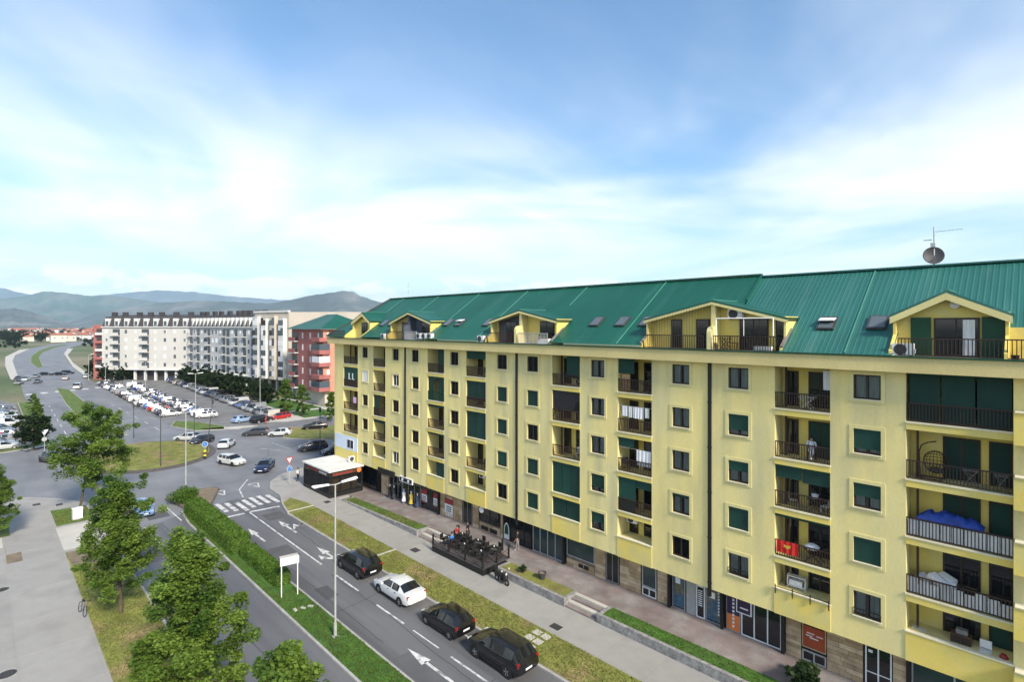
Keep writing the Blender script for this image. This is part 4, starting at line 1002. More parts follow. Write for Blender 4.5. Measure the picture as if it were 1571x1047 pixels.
# white block: front 1 faces the camera, front 2 lines the car park
A0, A1, A2, A3 = (-250.5, 33), (-222, 55), (-175, 62.8), (-156.5, 65.9)
wb = thing('apartment_building', 'long white and grey apartment block with dark mansard roof behind the car park', 'building', (A1[0], A1[1], 0))
def loc(p): return (p[0] - A1[0], p[1] - A1[1])
n1 = Vector((22, 28.5)).normalized() * 13; n2 = Vector((-7.8, 47)).normalized() * 13
q = MB(); q.prism([loc(A0), loc(A1), loc((A1[0] - 2, A1[1] + 13)), loc((A0[0] + n1.x * -.6, A0[1] + n1.y))], 4.3, 19.9); q.build('wall', 'cream_wall', wb)
q = MB(); q.prism([loc(A1), loc(A2), loc((A2[0] + n2.x, A2[1] + n2.y)), loc((A1[0] - 2, A1[1] + 13))], 4.3, 19.9); q.build('wall', 'pale_grey_wall', wb)
q = MB()
for P, Q in ((A0, A1), (A1, A2), (A2, A3)):
    a, b = Vector(loc(P)), Vector(loc(Q)); d = (b - a).normalized(); nn = Vector((d.y, -d.x))
    q.prism([tuple(a + nn * 1.0), tuple(b + nn * 1.0), tuple(b - nn * 2), tuple(a - nn * 2)], 3.9, 4.35)
q.build('canopy_slab', 'white_wall', wb)
for P, Q, s in ((A0, A1, 1), (A1, A2, 2), (A2, A3, 3)):
    a, b = Vector(loc(P)), Vector(loc(Q)); d = (b - a).normalized(); L = (b - a).length; nn = Vector((d.y, -d.x)); k = 0
    q = MB(); q.prism([tuple(a - nn * 1.6), tuple(b - nn * 1.6), tuple(b - nn * 2.0), tuple(a - nn * 2)], 0, 4); q.build('shop_wall', 'dark_grey', wb)
    x = 1.0
    while x < L:
        p = a + d * x - nn * .3; MB().box(-.35, .35, -.35, .35, 0, 3.95).build('column', 'white_wall', wb, loc=(p.x, p.y, 0), rz=math.atan2(d.y, d.x)); x += 4.2
for f in range(4):
    for P, Q in ((A0, A1),):
        pass
far_front(wb, loc(A0), loc(A1), 4.4, 5, 3.05, 'cream_wall', ['s', 'B', 's', 'e', 'B', 'e', 's', 's', 's'], seed=3)
far_front(wb, loc(A1), loc(A2), 4.4, 5, 3.05, 'pale_grey_wall', ['b', 's', 'B', 'e', 'd', 'B', 's', 'w', 'e', 'b', 'd', 's', 'B', 'e', 'B', 's', 'd', 'e'], seed=4)
# red end of the white block
e0 = Vector(loc(A0)); dd = (Vector(loc(A1)) - e0).normalized()
q = MB(); e1 = e0 - dd * 4.2; nn = Vector((dd.y, -dd.x)); q.prism([tuple(e1 - nn * .6), tuple(e0 - nn * .6 - dd * .01), tuple(e0 - nn * 10 - dd * .01), tuple(e1 - nn * 10)], 0, 20.6); q.build('red_wing', 'red_brick', wb)
for f in range(5):
    p = e0 - dd * 1.2; o = MB().box(-1.3, 1.3, -.5, .0, 0, .9).build('balcony', 'red_brick' if f % 2 else 'white_wall', wb, loc=(p.x, p.y, 4.6 + f * 3.05), rz=math.atan2(dd.y, dd.x))
    MB().box(-1.1, 1.1, .02, .58, .95, 2.3).build('opening', 'dark_grey', o)
# mansard with tall dormer windows
for P, Q, cnt, sd in ((A0, A1, 9, 1), (A1, A2, 17, 2)):
    a, b = Vector(loc(P)), Vector(loc(Q)); d = (b - a).normalized(); nn = Vector((d.y, -d.x)); L = (b - a).length
    q = MB(); a1, b1 = a - nn * 1.5, b - nn * 1.5
    q.v += [(a.x, a.y, 19.95), (b.x, b.y, 19.95), (b1.x, b1.y, 23.6), (a1.x, a1.y, 23.6), ((a1 - nn * 9).x, (a1 - nn * 9).y, 24.6), ((b1 - nn * 9).x, (b1 - nn * 9).y, 24.6)]
    q.v += [(a.x - nn.x * 11, a.y - nn.y * 11, 19.95), (b.x - nn.x * 11, b.y - nn.y * 11, 19.95)]
    q.f += [(0, 1, 2, 3), (3, 2, 5, 4), (0, 3, 4, 6), (1, 7, 5, 2)]; q.build('mansard_roof', 'mansard', wb)
    q = MB(); q.prism([tuple(a + nn * .5), tuple(b + nn * .5), tuple(b - nn * 1), tuple(a - nn * 1)], 19.65, 19.96); q.build('cornice', 'white_wall', wb)
    for k in range(cnt):
        p = a + d * (L * (k + .5) / cnt) - nn * .1; aa = math.atan2(d.y, d.x); w_ = L / cnt * (.42 if sd == 1 else .40)
        o = MB().box(-w_/2, w_/2, 0, 1.6, .0, 3.0).build('mansard_dormer', 'white_wall', wb, loc=(p.x, p.y, 20.0), rz=aa)
        MB().box(-w_/2 + .25, w_/2 - .25, -.03, -.004, .3, 2.0).build('pane', 'far_pane', o)
    k = 0; x = 2.0
    while x < L:
        p = a + d * x - nn * 3.5; MB().box(-.9, .9, -.5, .5, 23.5, 25.4).build('chimney', 'mansard', wb, loc=(p.x, p.y, 0), rz=math.atan2(d.y, d.x)); x += rnd.choice((3.6, 4.6, 6))
# taller beige section next to the red house
bb_ = thing('apartment_building', 'tall beige apartment block with flat roof and glazed bays beside the red building', 'building', (A2[0], A2[1], 0))
def loc2(p): return (p[0] - A2[0], p[1] - A2[1])
q = MB(); q.prism([loc2((A2[0] + .2, A2[1] - 1.6)), loc2((A3[0], A3[1] - 1.6)), loc2((A3[0] + 16, A3[1] + 14)), loc2((A2[0] - 2, A2[1] + 16))], 4.3, 24.3); q.build('wall', 'beige_wall', bb_)
q = MB(); q.prism([loc2((A2[0] + .6, A2[1] + 1)), loc2((A3[0] - .6, A3[1] + 1)), loc2((A3[0] + 12, A3[1] + 12)), loc2((A2[0], A2[1] + 14))], 0, 4.29); q.build('ground_floor', 'dark_grey', bb_)
a, b = Vector(loc2((A2[0] + .2, A2[1] - 1.6))), Vector(loc2((A3[0], A3[1] - 1.6))); d = (b - a).normalized(); nn = Vector((d.y, -d.x)); L = (b - a).length
for k in range(4):
    p = a + d * (L * (k + .5) / 4); w_ = L / 4 * .55; aa = math.atan2(d.y, d.x)
    o = MB().box(-w_/2, w_/2, -1.2, -.01, 4.3, 23.2 - (k % 2) * .8).build('bay', ['pale_grey_wall', 'white_wall', 'beige_wall', 'white_wall'][k], bb_, loc=(p.x, p.y, 0), rz=aa)
    for f in range(6):
        for sx in (-.5, .5):
            hh = rnd.choice((1.5, 2.2)); MB().box(sx * w_/2 - .65, sx * w_/2 + .65, -1.24, -1.201, 5.2 + f * 3.05, 5.2 + f * 3.05 + hh).build('bay_window', rnd.choice(('far_pane', 'far_pane', 'brown_wood', 'pvc_white')), o)
    q2 = a + d * (L * k / 4 + .75)
    for f in range(6): far_win(bb_, (q2.x, q2.y, 4.9 + f * 3.05), d, nn, .8, 1.9, rnd.choice(('bp', 'gp', 'wp')))
q = MB(); q.prism([tuple(a + nn * .3), tuple(b + nn * .3), tuple(b - nn * .5), tuple(a - nn * .5)], 24.3, 24.8); q.build('parapet', 'white_wall', bb_)

# red building with the green hip roof
RB = (-127.5, 60.8)
rb_ = thing('apartment_building', 'red brick apartment house with green hipped roof at the street corner', 'building', (RB[0], RB[1], 0))
q = MB().box(-18.5, 0, 0, 14, 3.6, 19.4); q.build('wall', 'red_brick', rb_)
MB().box(-18, -.5, .8, 13.5, 0, 3.6).build('ground_floor', 'beige_wall', rb_)
MB().box(.004, .05, .02, 13.98, 3.62, 19.38).build('end_wall', 'red_brick_lit', rb_)
q = MB(); e = 1.1; zt, zp = 19.45, 23.4
q.v += [(-18.5 - e, -e, zt), (e, -e, zt), (e, 14 + e, zt), (-18.5 - e, 14 + e, zt), (-12, 7, zp), (-6.5, 7, zp)]
q.f += [(0, 1, 5, 4), (1, 2, 5), (2, 3, 4, 5), (3, 0, 4)]; q.build('roof', 'roof_green', rb_)
MB().box(-18.5 - e + .05, e - .05, -e + .05, 14 + e - .05, 19.38, 19.46).build('eaves', 'white_wall', rb_)
far_front(rb_, (-18.5, 0), (0, 0), 3.7, 5, 3.1, 'red_brick', ['B', 'n', 'n', 'n'], seed=6, balm='red_brick')
for f in range(5):
    o = MB().box(-3.6, .9, -1.3, 1.6, 0, 1.0).build('corner_balcony', 'red_brick', rb_, loc=(0, 0, 3.9 + f * 3.1))
    if f in (0, 2, 3): MB().box(-3.5, .8, -1.2, 1.5, 1.005, 2.5).build('glazing', 'pvc_white' if f == 2 else 'far_pane', o)
    else: MB().box(-3.2, .1, -.05, .1, 1.05, 2.4).build('opening', 'far_pane', o)
far_front(rb_, (.06, 0), (.06, 14), 3.7, 5, 3.1, 'red_brick_lit', ['n', 'd', 'w', 'w', 'd'], seed=8, balm='red_brick')

# ------------------------------------------------------------------ far town, woods and mountains
hr = random.Random(21)
hb_me = MB().box(-1, 1, -1, 1, 0, 1).mesh('wall', 'far_wall'); hb2 = hb_me.copy(); hb2.materials.clear(); hb2.materials.append(MATS['white_wall'])
rm = MB(); rm.v += [(-1.12, -1.15, 0), (1.12, -1.15, 0), (1.12, 1.15, 0), (-1.12, 1.15, 0), (-.55, 0, 1), (.55, 0, 1)]; rm.f += [(0, 1, 5, 4), (1, 2, 5), (2, 3, 4, 5), (3, 0, 4), (3, 2, 1, 0)]
hr_me = rm.mesh('roof', 'far_red_roof')
wn_me = MB().box(-.12, .12, -1.02, -1.0, -.14, .14).mesh('window', 'far_pane')
for k in range(150):
    py = 500 + 23542 / hr.uniform(1150, 4200) if k > 14 else 500 + 23542 / hr.uniform(900, 1400)
    px = hr.uniform(-15, 158); x, y = g(px, py)
    if k > 14 and py > 512 and px < 85: continue
    t = thing('house', 'small red-roofed house in the far town below the hills', 'house', (x, y, -.1), hr.uniform(0, 3.1), 'houses of the far town')
    sx, sy, hz_ = hr.uniform(5, 9), hr.uniform(4.5, 7), hr.uniform(5, 9)
    obj('wall', hr.choice((hb_me, hb2)), t, scale=(sx, sy, hz_)); obj('roof', hr_me, t, (0, 0, hz_), scale=(sx, sy, hr.uniform(2.2, 3.4)))
    for s in (-.5, .5): obj('window', wn_me, t, (s * sx, 0, hz_ * .6), scale=(sx * .8, sy, hz_ * .5))

def mountain(name, label, pts, D, foot, m, seed, rough=1.0):
    """a ridge: pts are bearings (map x) and heights of the crest at distance D; slopes run down on both sides"""
    r = random.Random(seed); t = thing(name, label, 'mountain'); b = MB(); n = 160; rows = 15; grid = []
    xs = [p[0] for p in pts]
    def crest(x):
        for (x0, y0), (x1, y1) in zip(pts, pts[1:]):
            if x0 <= x <= x1:
                s = (x - x0) / (x1 - x0); return y0 + (y1 - y0) * s
        return pts[-1][1]
    ph = [r.uniform(0, 6.28) for _ in range(12)]
    for i in range(n + 1):
        px = xs[0] + (xs[-1] - xs[0]) * i / n; k = (px - 785.5) / FPX
        hgt = (500 - crest(px)) / FPX * D + (math.sin(px * .31 + seed) + math.sin(px * .77 + seed * 2)) * D * .00035
        col = []
        for j in range(rows + 1):
            s = j / rows                              # 0 near foot, .6 crest, 1 far foot
            dep = D - foot + foot * (s / .6) if s <= .6 else D + foot * .8 * (s - .6) / .4
            e = (s / .6) ** 1.15 if s <= .6 else 1 - (s - .6) / .4
            gul = 0
            if .05 < s < .95 and abs(s - .6) > .01:
                gul = -.8 * sum((1 + math.sin(i * fq * .21 + ph[q] + s * 5 * (q % 3))) * am for q, (fq, am) in enumerate(((1, .07), (2.3, .06), (4.1, .05), (7.3, .035))))
            z = max(-2, hgt * e * (1 + gul) ); dx = k * dep
            X_, Y_ = (dx - dep) / math.sqrt(2), (dx + dep) / math.sqrt(2)
            col.append((X_, Y_, z - 3))
        grid.append(col)
    for c in grid: b.v += c
    w_ = rows + 1
    for i in range(n):
        for j in range(rows): b.f.append((i * w_ + j, (i+1) * w_ + j, (i+1) * w_ + j + 1, i * w_ + j + 1))
    me = b.mesh('slope', m, True, 180); obj('slope', me, t)
    return t
mountain('mountain', 'nearest dark slope at the far left above the red roofs', [(-260, 468), (-60, 466), (0, 470), (22, 468), (45, 473), (75, 482), (105, 491), (135, 499)], 3800, 1100, 'rock', 1)
mountain('mountain', 'broad green-blue mountain behind the town at the left', [(-260, 452), (-90, 447), (0, 456), (38, 452), (68, 444.5), (100, 447), (140, 452), (168, 451), (200, 455), (232, 460), (262, 464), (330, 472), (420, 485)], 7600, 2200, 'rock_green', 2)
mountain('mountain', 'long rocky ridge rising to a flat-topped peak beside the green roof', [(80, 497), (110, 487), (150, 476), (200, 468), (250, 461), (300, 458), (345, 459), (385, 461), (415, 462), (445, 457), (475, 450), (505, 446), (528, 442.5), (542, 444), (552, 450), (566, 455), (590, 463), (640, 472), (760, 482), (980, 488)], 5200, 1900, 'rock', 3)
mountain('mountain', 'pale distant mountain range below the low clouds', [(-260, 440), (-60, 437), (5, 441), (35, 449), (90, 455), (150, 452), (205, 447), (245, 444), (300, 447), (350, 453), (430, 459), (560, 462), (760, 466)], 13000, 3000, 'rock', 4)

# ------------------------------------------------------------------ trees
def leaf_mesh(name, centres, n, size, m, rnd, spread, up=.35):
    v = []; f = []; tn = []
    for _ in range(n):
        c, rad, tone = rnd.choice(centres)
        while True:
            o = Vector((rnd.uniform(-1, 1), rnd.uniform(-1, 1), rnd.uniform(-1, 1)))
            if o.length < 1: break
        p = c + Vector((o.x * rad, o.y * rad, o.z * rad * .8))
        a = rnd.uniform(0, 6.283); tilt = rnd.uniform(-.9, .9)
        e = Vector((math.cos(a), math.sin(a), -.25 + tilt * .5)).normalized(); nrm = Vector((rnd.gauss(0, .6), rnd.gauss(0, .6), 1)).normalized()
        s = e.cross(nrm).normalized(); sz = size * rnd.uniform(.6, 1.25); i = len(v)
        v += [tuple(p - e * sz * .5), tuple(p + s * sz * .42 + nrm * sz * .1), tuple(p + e * sz * .6), tuple(p - s * sz * .42 + nrm * sz * .1)]
        f += [(i, i+1, i+2), (i, i+2, i+3)]
        t = min(1, max(0, tone + rnd.gauss(0, .13))); tn += [t, t]
    me = bpy.data.meshes.new(name); me.from_pydata(v, [], f); me.materials.append(MATS[m])
    at = me.attributes.new('tone', 'FLOAT', 'FACE'); at.data.foreach_set('value', tn)
    return me
def make_tree(seed, H_, cw, cb, n, size, m='leaf', conical=.5, limbs=26, trunk_r=.13):
    """trunk with limbs and a crown of leaves; H_ height, cw crown width, cb clear trunk"""
    r = random.Random(seed); tb = MB(); cs = []
    top = Vector((r.uniform(-.3, .3), r.uniform(-.3, .3), H_ * .93)); k = 8; prev = Vector((0, 0, -.1))
    pts = [Vector((top.x * (i / k) ** 1.5 + r.uniform(-.05, .05), top.y * (i / k) ** 1.5 + r.uniform(-.05, .05), -.1 + (top.z + .1) * i / k)) for i in range(k + 1)]
    for i in range(k): tb.bar(pts[i], pts[i+1], trunk_r * (1 - i / k * .85), 8, trunk_r * (1 - (i+1) / k * .85), False)
    for i in range(limbs):
        s = (i + .5) / limbs; z = cb * .85 + (H_ * .95 - cb * .85) * s
        prof = (math.sin(min(1, s * 1.9 + .18) * math.pi / 2)) * ((1 - s) ** conical) * .98 + .08
        L = cw / 2 * prof * r.uniform(.78, 1.02); a = i * 2.4 + r.uniform(-.4, .4)
        q = min(int(z / (top.z + .1) * k), k - 1); base = pts[q].lerp(pts[q+1], min(1, max(0, (z - pts[q].z) / max(.01, pts[q+1].z - pts[q].z))))
        tip = base + Vector((math.cos(a) * L, math.sin(a) * L, L * r.uniform(.12, .5)))
        tb.bar(base, tip, trunk_r * .34 * (1 - s * .6), 5, .012, False)
        tone = r.uniform(.15, .85)
        nn_ = max(2, int(L / .55))
        for j in range(nn_):
            t_ = (j + 1) / nn_; c = base.lerp(tip, t_ * .97) + Vector((r.gauss(0, .22), r.gauss(0, .22), r.gauss(0, .18)))
            cs.append((c, r.uniform(.35, .62) * (cw / 6.5) ** .6, tone + r.uniform(-.15, .15)))
            if t_ > .5: cs.append((c + Vector((r.gauss(0, .42), r.gauss(0, .42), r.gauss(.1, .45))), r.uniform(.25, .45) * (cw / 6.5) ** .6, tone + r.uniform(-.15, .15)))
    for j in range(5): cs.append((top + Vector((r.gauss(0, .2), r.gauss(0, .2), -.5 + j * .2)), .32, .6))
    return tb.mesh('trunk', 'bark', True, 180), leaf_mesh('crown', cs, n, size, m, r, 0)
def tree(me, x, y, label, name='street_tree', rz=0, s=1.0, group=None, z=.12, cat='tree'):
    t = thing(name, label, cat, (x, y, z), rz, group, (s, s, s))
    obj('trunk', me[0], t); obj('crown', me[1], t); return t
T_big = make_tree(31, 10.6, 6.8, 1.6, 56000, .14, conical=.95, limbs=60)
T_mid = make_tree(32, 9.6, 6.4, 2.2, 34000, .15, conical=.95, limbs=50)
T_thin = make_tree(33, 12.0, 9.4, 3.4, 24000, .21, conical=.5, limbs=30)
T_top = make_tree(34, 10.3, 4.6, 2.2, 22000, .15, conical=.8, limbs=38)
tree(T_big, -27.9, 7.1, 'large leafy maple filling the bottom of the view beside the road')
tree(T_mid, -45.8, 7.1, 'dark green maple standing left of the road behind the largest tree', rz=1.2)
tt = tree(T_thin, -74.3, 7.8, 'airy open-crowned tree in front of the roundabout', rz=.5); tt.rotation_euler = Matrix.Rotation(R(11), 3, Vector((-1, 1, 0)).normalized()).to_euler()
tree(T_top, -16.9, 6.9, 'treetop rising at the bottom edge between the lanes', rz=2.0)
tree(T_mid, -69.5, .9, 'bushy tree cut off by the left edge of the picture', rz=3.0, s=.78)
T_round = make_tree(35, 4.6, 5.4, 1.0, 9000, .26, 'leaf_dark', .35, 26, .12)
tree(T_round, -116.4, 6.4, 'round dark tree beside the left car park', s=1.15)
T_small = make_tree(36, 6.2, 3.6, .6, 5200, .28, 'leaf', .6, 20, .08)
for k, (u, v, s) in enumerate(((126, 8, .5), (133, 8.3, .62), (141, 8.6, .7), (154, 9, .7), (166, 9, .7))):
    tree(T_small, -u, v, ['first', 'second', 'third', 'fourth', 'fifth'][k] + ' young tree along the kerb of the left car park, counted from the roundabout', 'young_tree', k * 1.3, s, 'young trees by the left car park')
for k, (px, py, s, lb) in enumerate(((437, 636, 1.25, 'full green tree on the lawn left of the red building'), (465, 640, 1.12, 'slim green tree on the lawn before the red building'), (508, 648, 1.0, 'small green tree at the corner of the red building'))):
    x, y = g(px, py); tree(T_small, x, y, lb, 'lawn_tree', k * 1.7, s)
T_bush = make_tree(37, 4.6, 5.2, .3, 6500, .34, 'leaf_dark', .3, 20, .1)
for k in range(13):
    u = 143 + k * 6.2; v = 52.6 + rnd.uniform(-.4, .9) + (1.2 if k < 3 else 0)
    tree(T_bush, -u, v, ordw(k + 1) + ' dark bushy tree of the row behind the parked cars, counted from the red building', 'bushy_tree', k * 1.1, rnd.uniform(.95, 1.25), 'trees before the white block')
for k, (px, py, s) in enumerate(((160, 586, 1.1), (178, 585, .8), (190, 584, .9), (202, 583, .8), (147, 580, 1.5), (273, 583, 1.0))):
    x, y = g(px, py); tree(T_bush, x, y, ['dark shrub at the red end of the white block', 'low shrub before the white arcade, second from the red end', 'low shrub before the white arcade, third from the red end', 'low shrub before the white arcade, fourth from the red end', 'largest dark bush beside the red end of the white block', 'dark tree at the inner corner of the white block'][k], 'shrub', k * 2.1, s, cat='shrub')
# dark wood on the far left
for k in range(46):
    px = hr.uniform(-20, 84); py = hr.uniform(514, 526); x, y = g(px, py)
    tree(T_bush, x, y, 'dark tree of the wood at the far left', 'wood_tree', k * 1.3, hr.uniform(1.7, 2.6), 'trees of the far wood')
for k in range(60):
    px = hr.uniform(0, 156); py = hr.uniform(505, 517); x, y = g(px, py)
    tree(T_bush, x, y, 'dark tree among the fields beyond the boulevard', 'field_tree', k * 1.3, hr.uniform(1.3, 2.3), 'trees among the far fields')
for k in range(30):
    px = hr.uniform(96, 156); py = hr.uniform(519, 534); x, y = g(px, py)
    if px < 128 and py > 524: continue
    tree(T_bush, x, y, 'dark bush on the rough ground left of the red wing', 'field_bush', k * 1.3, hr.uniform(.5, .95), 'bushes beyond the boulevard', cat='shrub')
for k in range(16):
    px = hr.uniform(-8, 40); py = hr.uniform(527, 536); x, y = g(px, py)
    tree(T_bush, x, y, 'dark bush on the rough ground below the far wood', 'field_bush', k * 1.7, hr.uniform(.5, .9), 'bushes below the far wood', cat='shrub')
# clipped hedges on the median
def hedge(u0, u1, v0, v1, hgt, n, label, seed):
    r = random.Random(seed); t = thing('hedge', label, 'hedge', (-(u0 + u1) / 2, (v0 + v1) / 2, .13)); L = abs(u1 - u0) / 2; W_ = abs(v1 - v0) / 2
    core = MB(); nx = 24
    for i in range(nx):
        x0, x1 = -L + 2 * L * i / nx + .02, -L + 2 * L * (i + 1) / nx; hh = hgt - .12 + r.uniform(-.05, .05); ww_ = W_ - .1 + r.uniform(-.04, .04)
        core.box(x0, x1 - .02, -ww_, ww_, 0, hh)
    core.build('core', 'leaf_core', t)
    v = []; f = []; tn = []
    for _ in range(n):
        s = r.random(); ar = [2 * L * 2 * W_, 2 * L * hgt, 2 * L * hgt, 2 * W_ * hgt]; tot = sum(ar); s *= tot
        lump = .06 * math.sin(r.random() * 6)
        if s < ar[0]: x = r.uniform(-L, L); y = r.uniform(-W_, W_); p = Vector((x, y, hgt + .05 * math.sin(x * 2.1) + r.gauss(0, .035) - .1 * (abs(y) / W_) ** 6)); nr = Vector((0, 0, 1))
        elif s < ar[0] + 2 * ar[1]: sd = r.choice((-1, 1)); x = r.uniform(-L, L); p = Vector((x, sd * (W_ + .04 * math.sin(x * 3)) + r.gauss(0, .03), r.uniform(.03, hgt))); nr = Vector((0, sd, .3))
        else: sd = r.choice((-1, 1)); p = Vector((sd * L + r.gauss(0, .03), r.uniform(-W_, W_), r.uniform(.03, hgt))); nr = Vector((sd, 0, .3))
        nr = (nr + Vector((r.gauss(0, .6), r.gauss(0, .6), r.gauss(0, .6)))).normalized(); e = nr.orthogonal().normalized(); e.rotate(Matrix.Rotation(r.uniform(0, 6.28), 3, nr)); q = nr.cross(e); sz = .085 * r.uniform(.7, 1.3); i = len(v)
        v += [tuple(p - e * sz), tuple(p + q * sz * .6), tuple(p + e * sz), tuple(p - q * sz * .6)]; f.append((i, i+1, i+2, i+3)); tn.append(min(1, max(0, r.gauss(.5, .3))))
    me = bpy.data.meshes.new('foliage'); me.from_pydata(v, [], f); me.materials.append(MATS['leaf_hedge']); at = me.attributes.new('tone', 'FLOAT', 'FACE'); at.data.foreach_set('value', tn); obj('foliage', me, t)
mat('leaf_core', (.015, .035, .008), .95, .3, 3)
hedge(50.6, 65.6, 15.75, 17.35, 1.35, 30000, 'long clipped green hedge on the median nearest the crossing', 1)
hedge(41.8, 49.6, 16.2, 17.3, .95, 15000, 'shorter clipped hedge on the median behind the white signboard', 2)
def shrub(label, x, y, rad, hgt, n, size, m, seed, name='shrub', z=.13):
    r = random.Random(seed); t = thing(name, label, 'shrub', (x, y, z)); b = MB()
    for k in range(7): a = k * .9; b.bar((0, 0, 0), (math.cos(a) * rad * .6, math.sin(a) * rad * .6, hgt * .7), .02, 4)
    b.build('stem', 'bark', t)
    cs = [(Vector((r.gauss(0, rad * .4), r.gauss(0, rad * .4), hgt * r.uniform(.25, .8))), rad * .4, r.uniform(.2, .8)) for _ in range(16)]
    obj('foliage', leaf_mesh('foliage', cs, n, size, m, r, 0), t); return t
shrub('low green bush round the lamp post on the small traffic island', -70.6, 16.9, 1.9, 1.1, 5000, .16, 'leaf_hedge', 4)
shrub('spiky dark shrub beside the shopfronts at the bottom edge', -9.3, 31.5, .9, 1.3, 2600, .2, 'leaf_dark', 5, z=.66)
shrub('small potted shrub on the brown planter beside the scooter', -29.4, 30.6, .3, .6, 700, .1, 'leaf_dark', 6, z=.66)
# ------------------------------------------------------------------ vehicles
# station rows: x, bottom, belt, top, half width, half width of the top, kind of the stretch to the next row
CARS = {
 'hatch': [(2.02, .32, .58, .60, .62, .45, 'b'), (1.93, .22, .66, .70, .78, .62, 'b'), (1.55, .20, .80, .86, .86, .70, 'b'), (1.02, .20, .90, .97, .88, .74, 'ws'), (.22, .20, .93, 1.44, .885, .60, 'g'),
           (-.22, .20, .945, 1.49, .885, .61, 'p'), (-.30, .20, .945, 1.49, .885, .61, 'g'), (-1.05, .20, .97, 1.46, .88, .59, 'p'), (-1.42, .21, 1.0, 1.40, .87, .57, 'rg'), (-1.84, .24, 1.0, 1.06, .84, .66, 'b'), (-1.98, .34, .80, .86, .78, .66, 'b')],
 'suv':   [(2.28, .42, .72, .76, .68, .5, 'b'), (2.18, .30, .82, .86, .86, .7, 'b'), (1.75, .28, .96, 1.02, .93, .78, 'b'), (1.15, .28, 1.06, 1.12, .945, .8, 'ws'), (.42, .28, 1.10, 1.64, .945, .66, 'g'),
           (-.12, .28, 1.11, 1.70, .945, .67, 'p'), (-.21, .28, 1.11, 1.70, .945, .67, 'g'), (-1.05, .28, 1.13, 1.69, .945, .66, 'p'), (-1.14, .28, 1.13, 1.69, .94, .66, 'g'), (-1.75, .29, 1.16, 1.64, .93, .64, 'rg'), (-2.14, .32, 1.12, 1.18, .90, .74, 'b'), (-2.27, .42, .9, .98, .84, .7, 'b')],
 'sedan': [(2.36, .34, .58, .60, .64, .46, 'b'), (2.26, .22, .66, .70, .82, .66, 'b'), (1.8, .20, .80, .86, .90, .73, 'b'), (1.1, .20, .89, .95, .915, .76, 'ws'), (.28, .20, .92, 1.38, .92, .60, 'g'),
           (-.22, .20, .93, 1.43, .92, .61, 'p'), (-.30, .20, .93, 1.43, .92, .61, 'g'), (-.95, .20, .95, 1.41, .915, .6, 'g'), (-1.12, .20, .96, 1.38, .91, .6, 'rg'), (-1.72, .22, .98, 1.03, .90, .70, 'b'), (-2.22, .26, .96, .99, .86, .68, 'b'), (-2.36, .36, .80, .84, .78, .62, 'b')],
 'wagon': [(2.26, .34, .60, .62, .64, .46, 'b'), (2.16, .22, .68, .72, .80, .64, 'b'), (1.7, .20, .82, .88, .875, .72, 'b'), (1.08, .20, .91, .97, .89, .75, 'ws'), (.32, .20, .94, 1.42, .895, .60, 'g'),
           (-.16, .20, .95, 1.47, .895, .61, 'p'), (-.24, .20, .95, 1.47, .895, .61, 'g'), (-1.0, .20, .97, 1.46, .89, .6, 'p'), (-1.08, .20, .97, 1.46, .89, .6, 'g'), (-1.82, .22, .99, 1.40, .87, .58, 'rg'), (-2.14, .26, .98, 1.04, .84, .66, 'b'), (-2.26, .36, .78, .84, .78, .64, 'b')],
 'van':   [(2.4, .40, .78, .82, .70, .55, 'b'), (2.3, .28, .9, .96, .88, .74, 'b'), (1.95, .26, 1.05, 1.14, .95, .82, 'ws'), (1.25, .26, 1.12, 1.86, .96, .78, 'g'), (.45, .26, 1.14, 1.95, .96, .80, 'p'),
           (.3, .26, 1.14, 1.95, .96, .80, 'p'), (-2.2, .28, 1.14, 1.94, .96, .80, 'rg'), (-2.38, .34, 1.1, 1.2, .93, .8, 'b'), (-2.42, .42, .9, 1.0, .9, .8, 'b')]}
WHEEL = {'hatch': (1.28, -1.24, .30), 'suv': (1.38, -1.36, .36), 'sedan': (1.42, -1.38, .32), 'wagon': (1.36, -1.32, .31), 'van': (1.5, -1.5, .33)}
def loft(rows):
    body, side, scr = MB(), MB(), MB(); secs = []
    for (x, zb, zl, zt, w_, wt_, kd) in rows:
        tall = zt - zl > .25
        half = [(.70 * w_, zb), (.95 * w_, zb + .06), (w_, zb + .45 * (zl - zb)), (.985 * w_, zl - .09), (.94 * w_, zl), (wt_ + (.045 if tall else .02), zt - (.07 if tall else .03)), (wt_ * .72, zt - .008), (0, zt)]
        secs.append([(x, y, z) for y, z in half] + [(x, -y, z) for y, z in half[-2::-1]])
    n = len(secs[0])
    for i in range(len(secs) - 1):
        kd = rows[i][6]; A, B = secs[i], secs[i+1]
        for j in range(n - 1):
            jj = min(j, n - 2 - j); q = (A[j], A[j+1], B[j+1], B[j])
            if jj == 4 and kd in ('g', 'ws'): side.quad(*q)
            elif jj in (5, 6) and kd in ('ws', 'rg'): scr.quad(*q)
            else: body.quad(*q)
        body.quad(A[0], B[0], B[n-1], A[n-1])
    body.face(secs[0][::-1]); body.face(secs[-1])
    return body, side, scr
def weld(me):
    bm = bmesh.new(); bm.from_mesh(me); bmesh.ops.remove_doubles(bm, verts=bm.verts, dist=.0005); bmesh.ops.recalc_face_normals(bm, faces=bm.faces); bm.to_mesh(me); bm.free()
    me.polygons.foreach_set('use_smooth', [True] * len(me.polygons)); me.set_sharp_from_angle(angle=R(32)); return me
def split_front(mb, front):
    o = MB()
    for f in mb.f:
        p = [mb.v[i] for i in f]
        if (sum(q[0] for q in p) / len(p) > 0) == front: o.face(p)
    return o
def side_of(mb, sd):
    o = MB()
    for f in mb.f:
        p = [mb.v[i] for i in f]
        if sum(q[1] for q in p) * sd > 0: o.face(p)
    return o
CAR_ME = {}
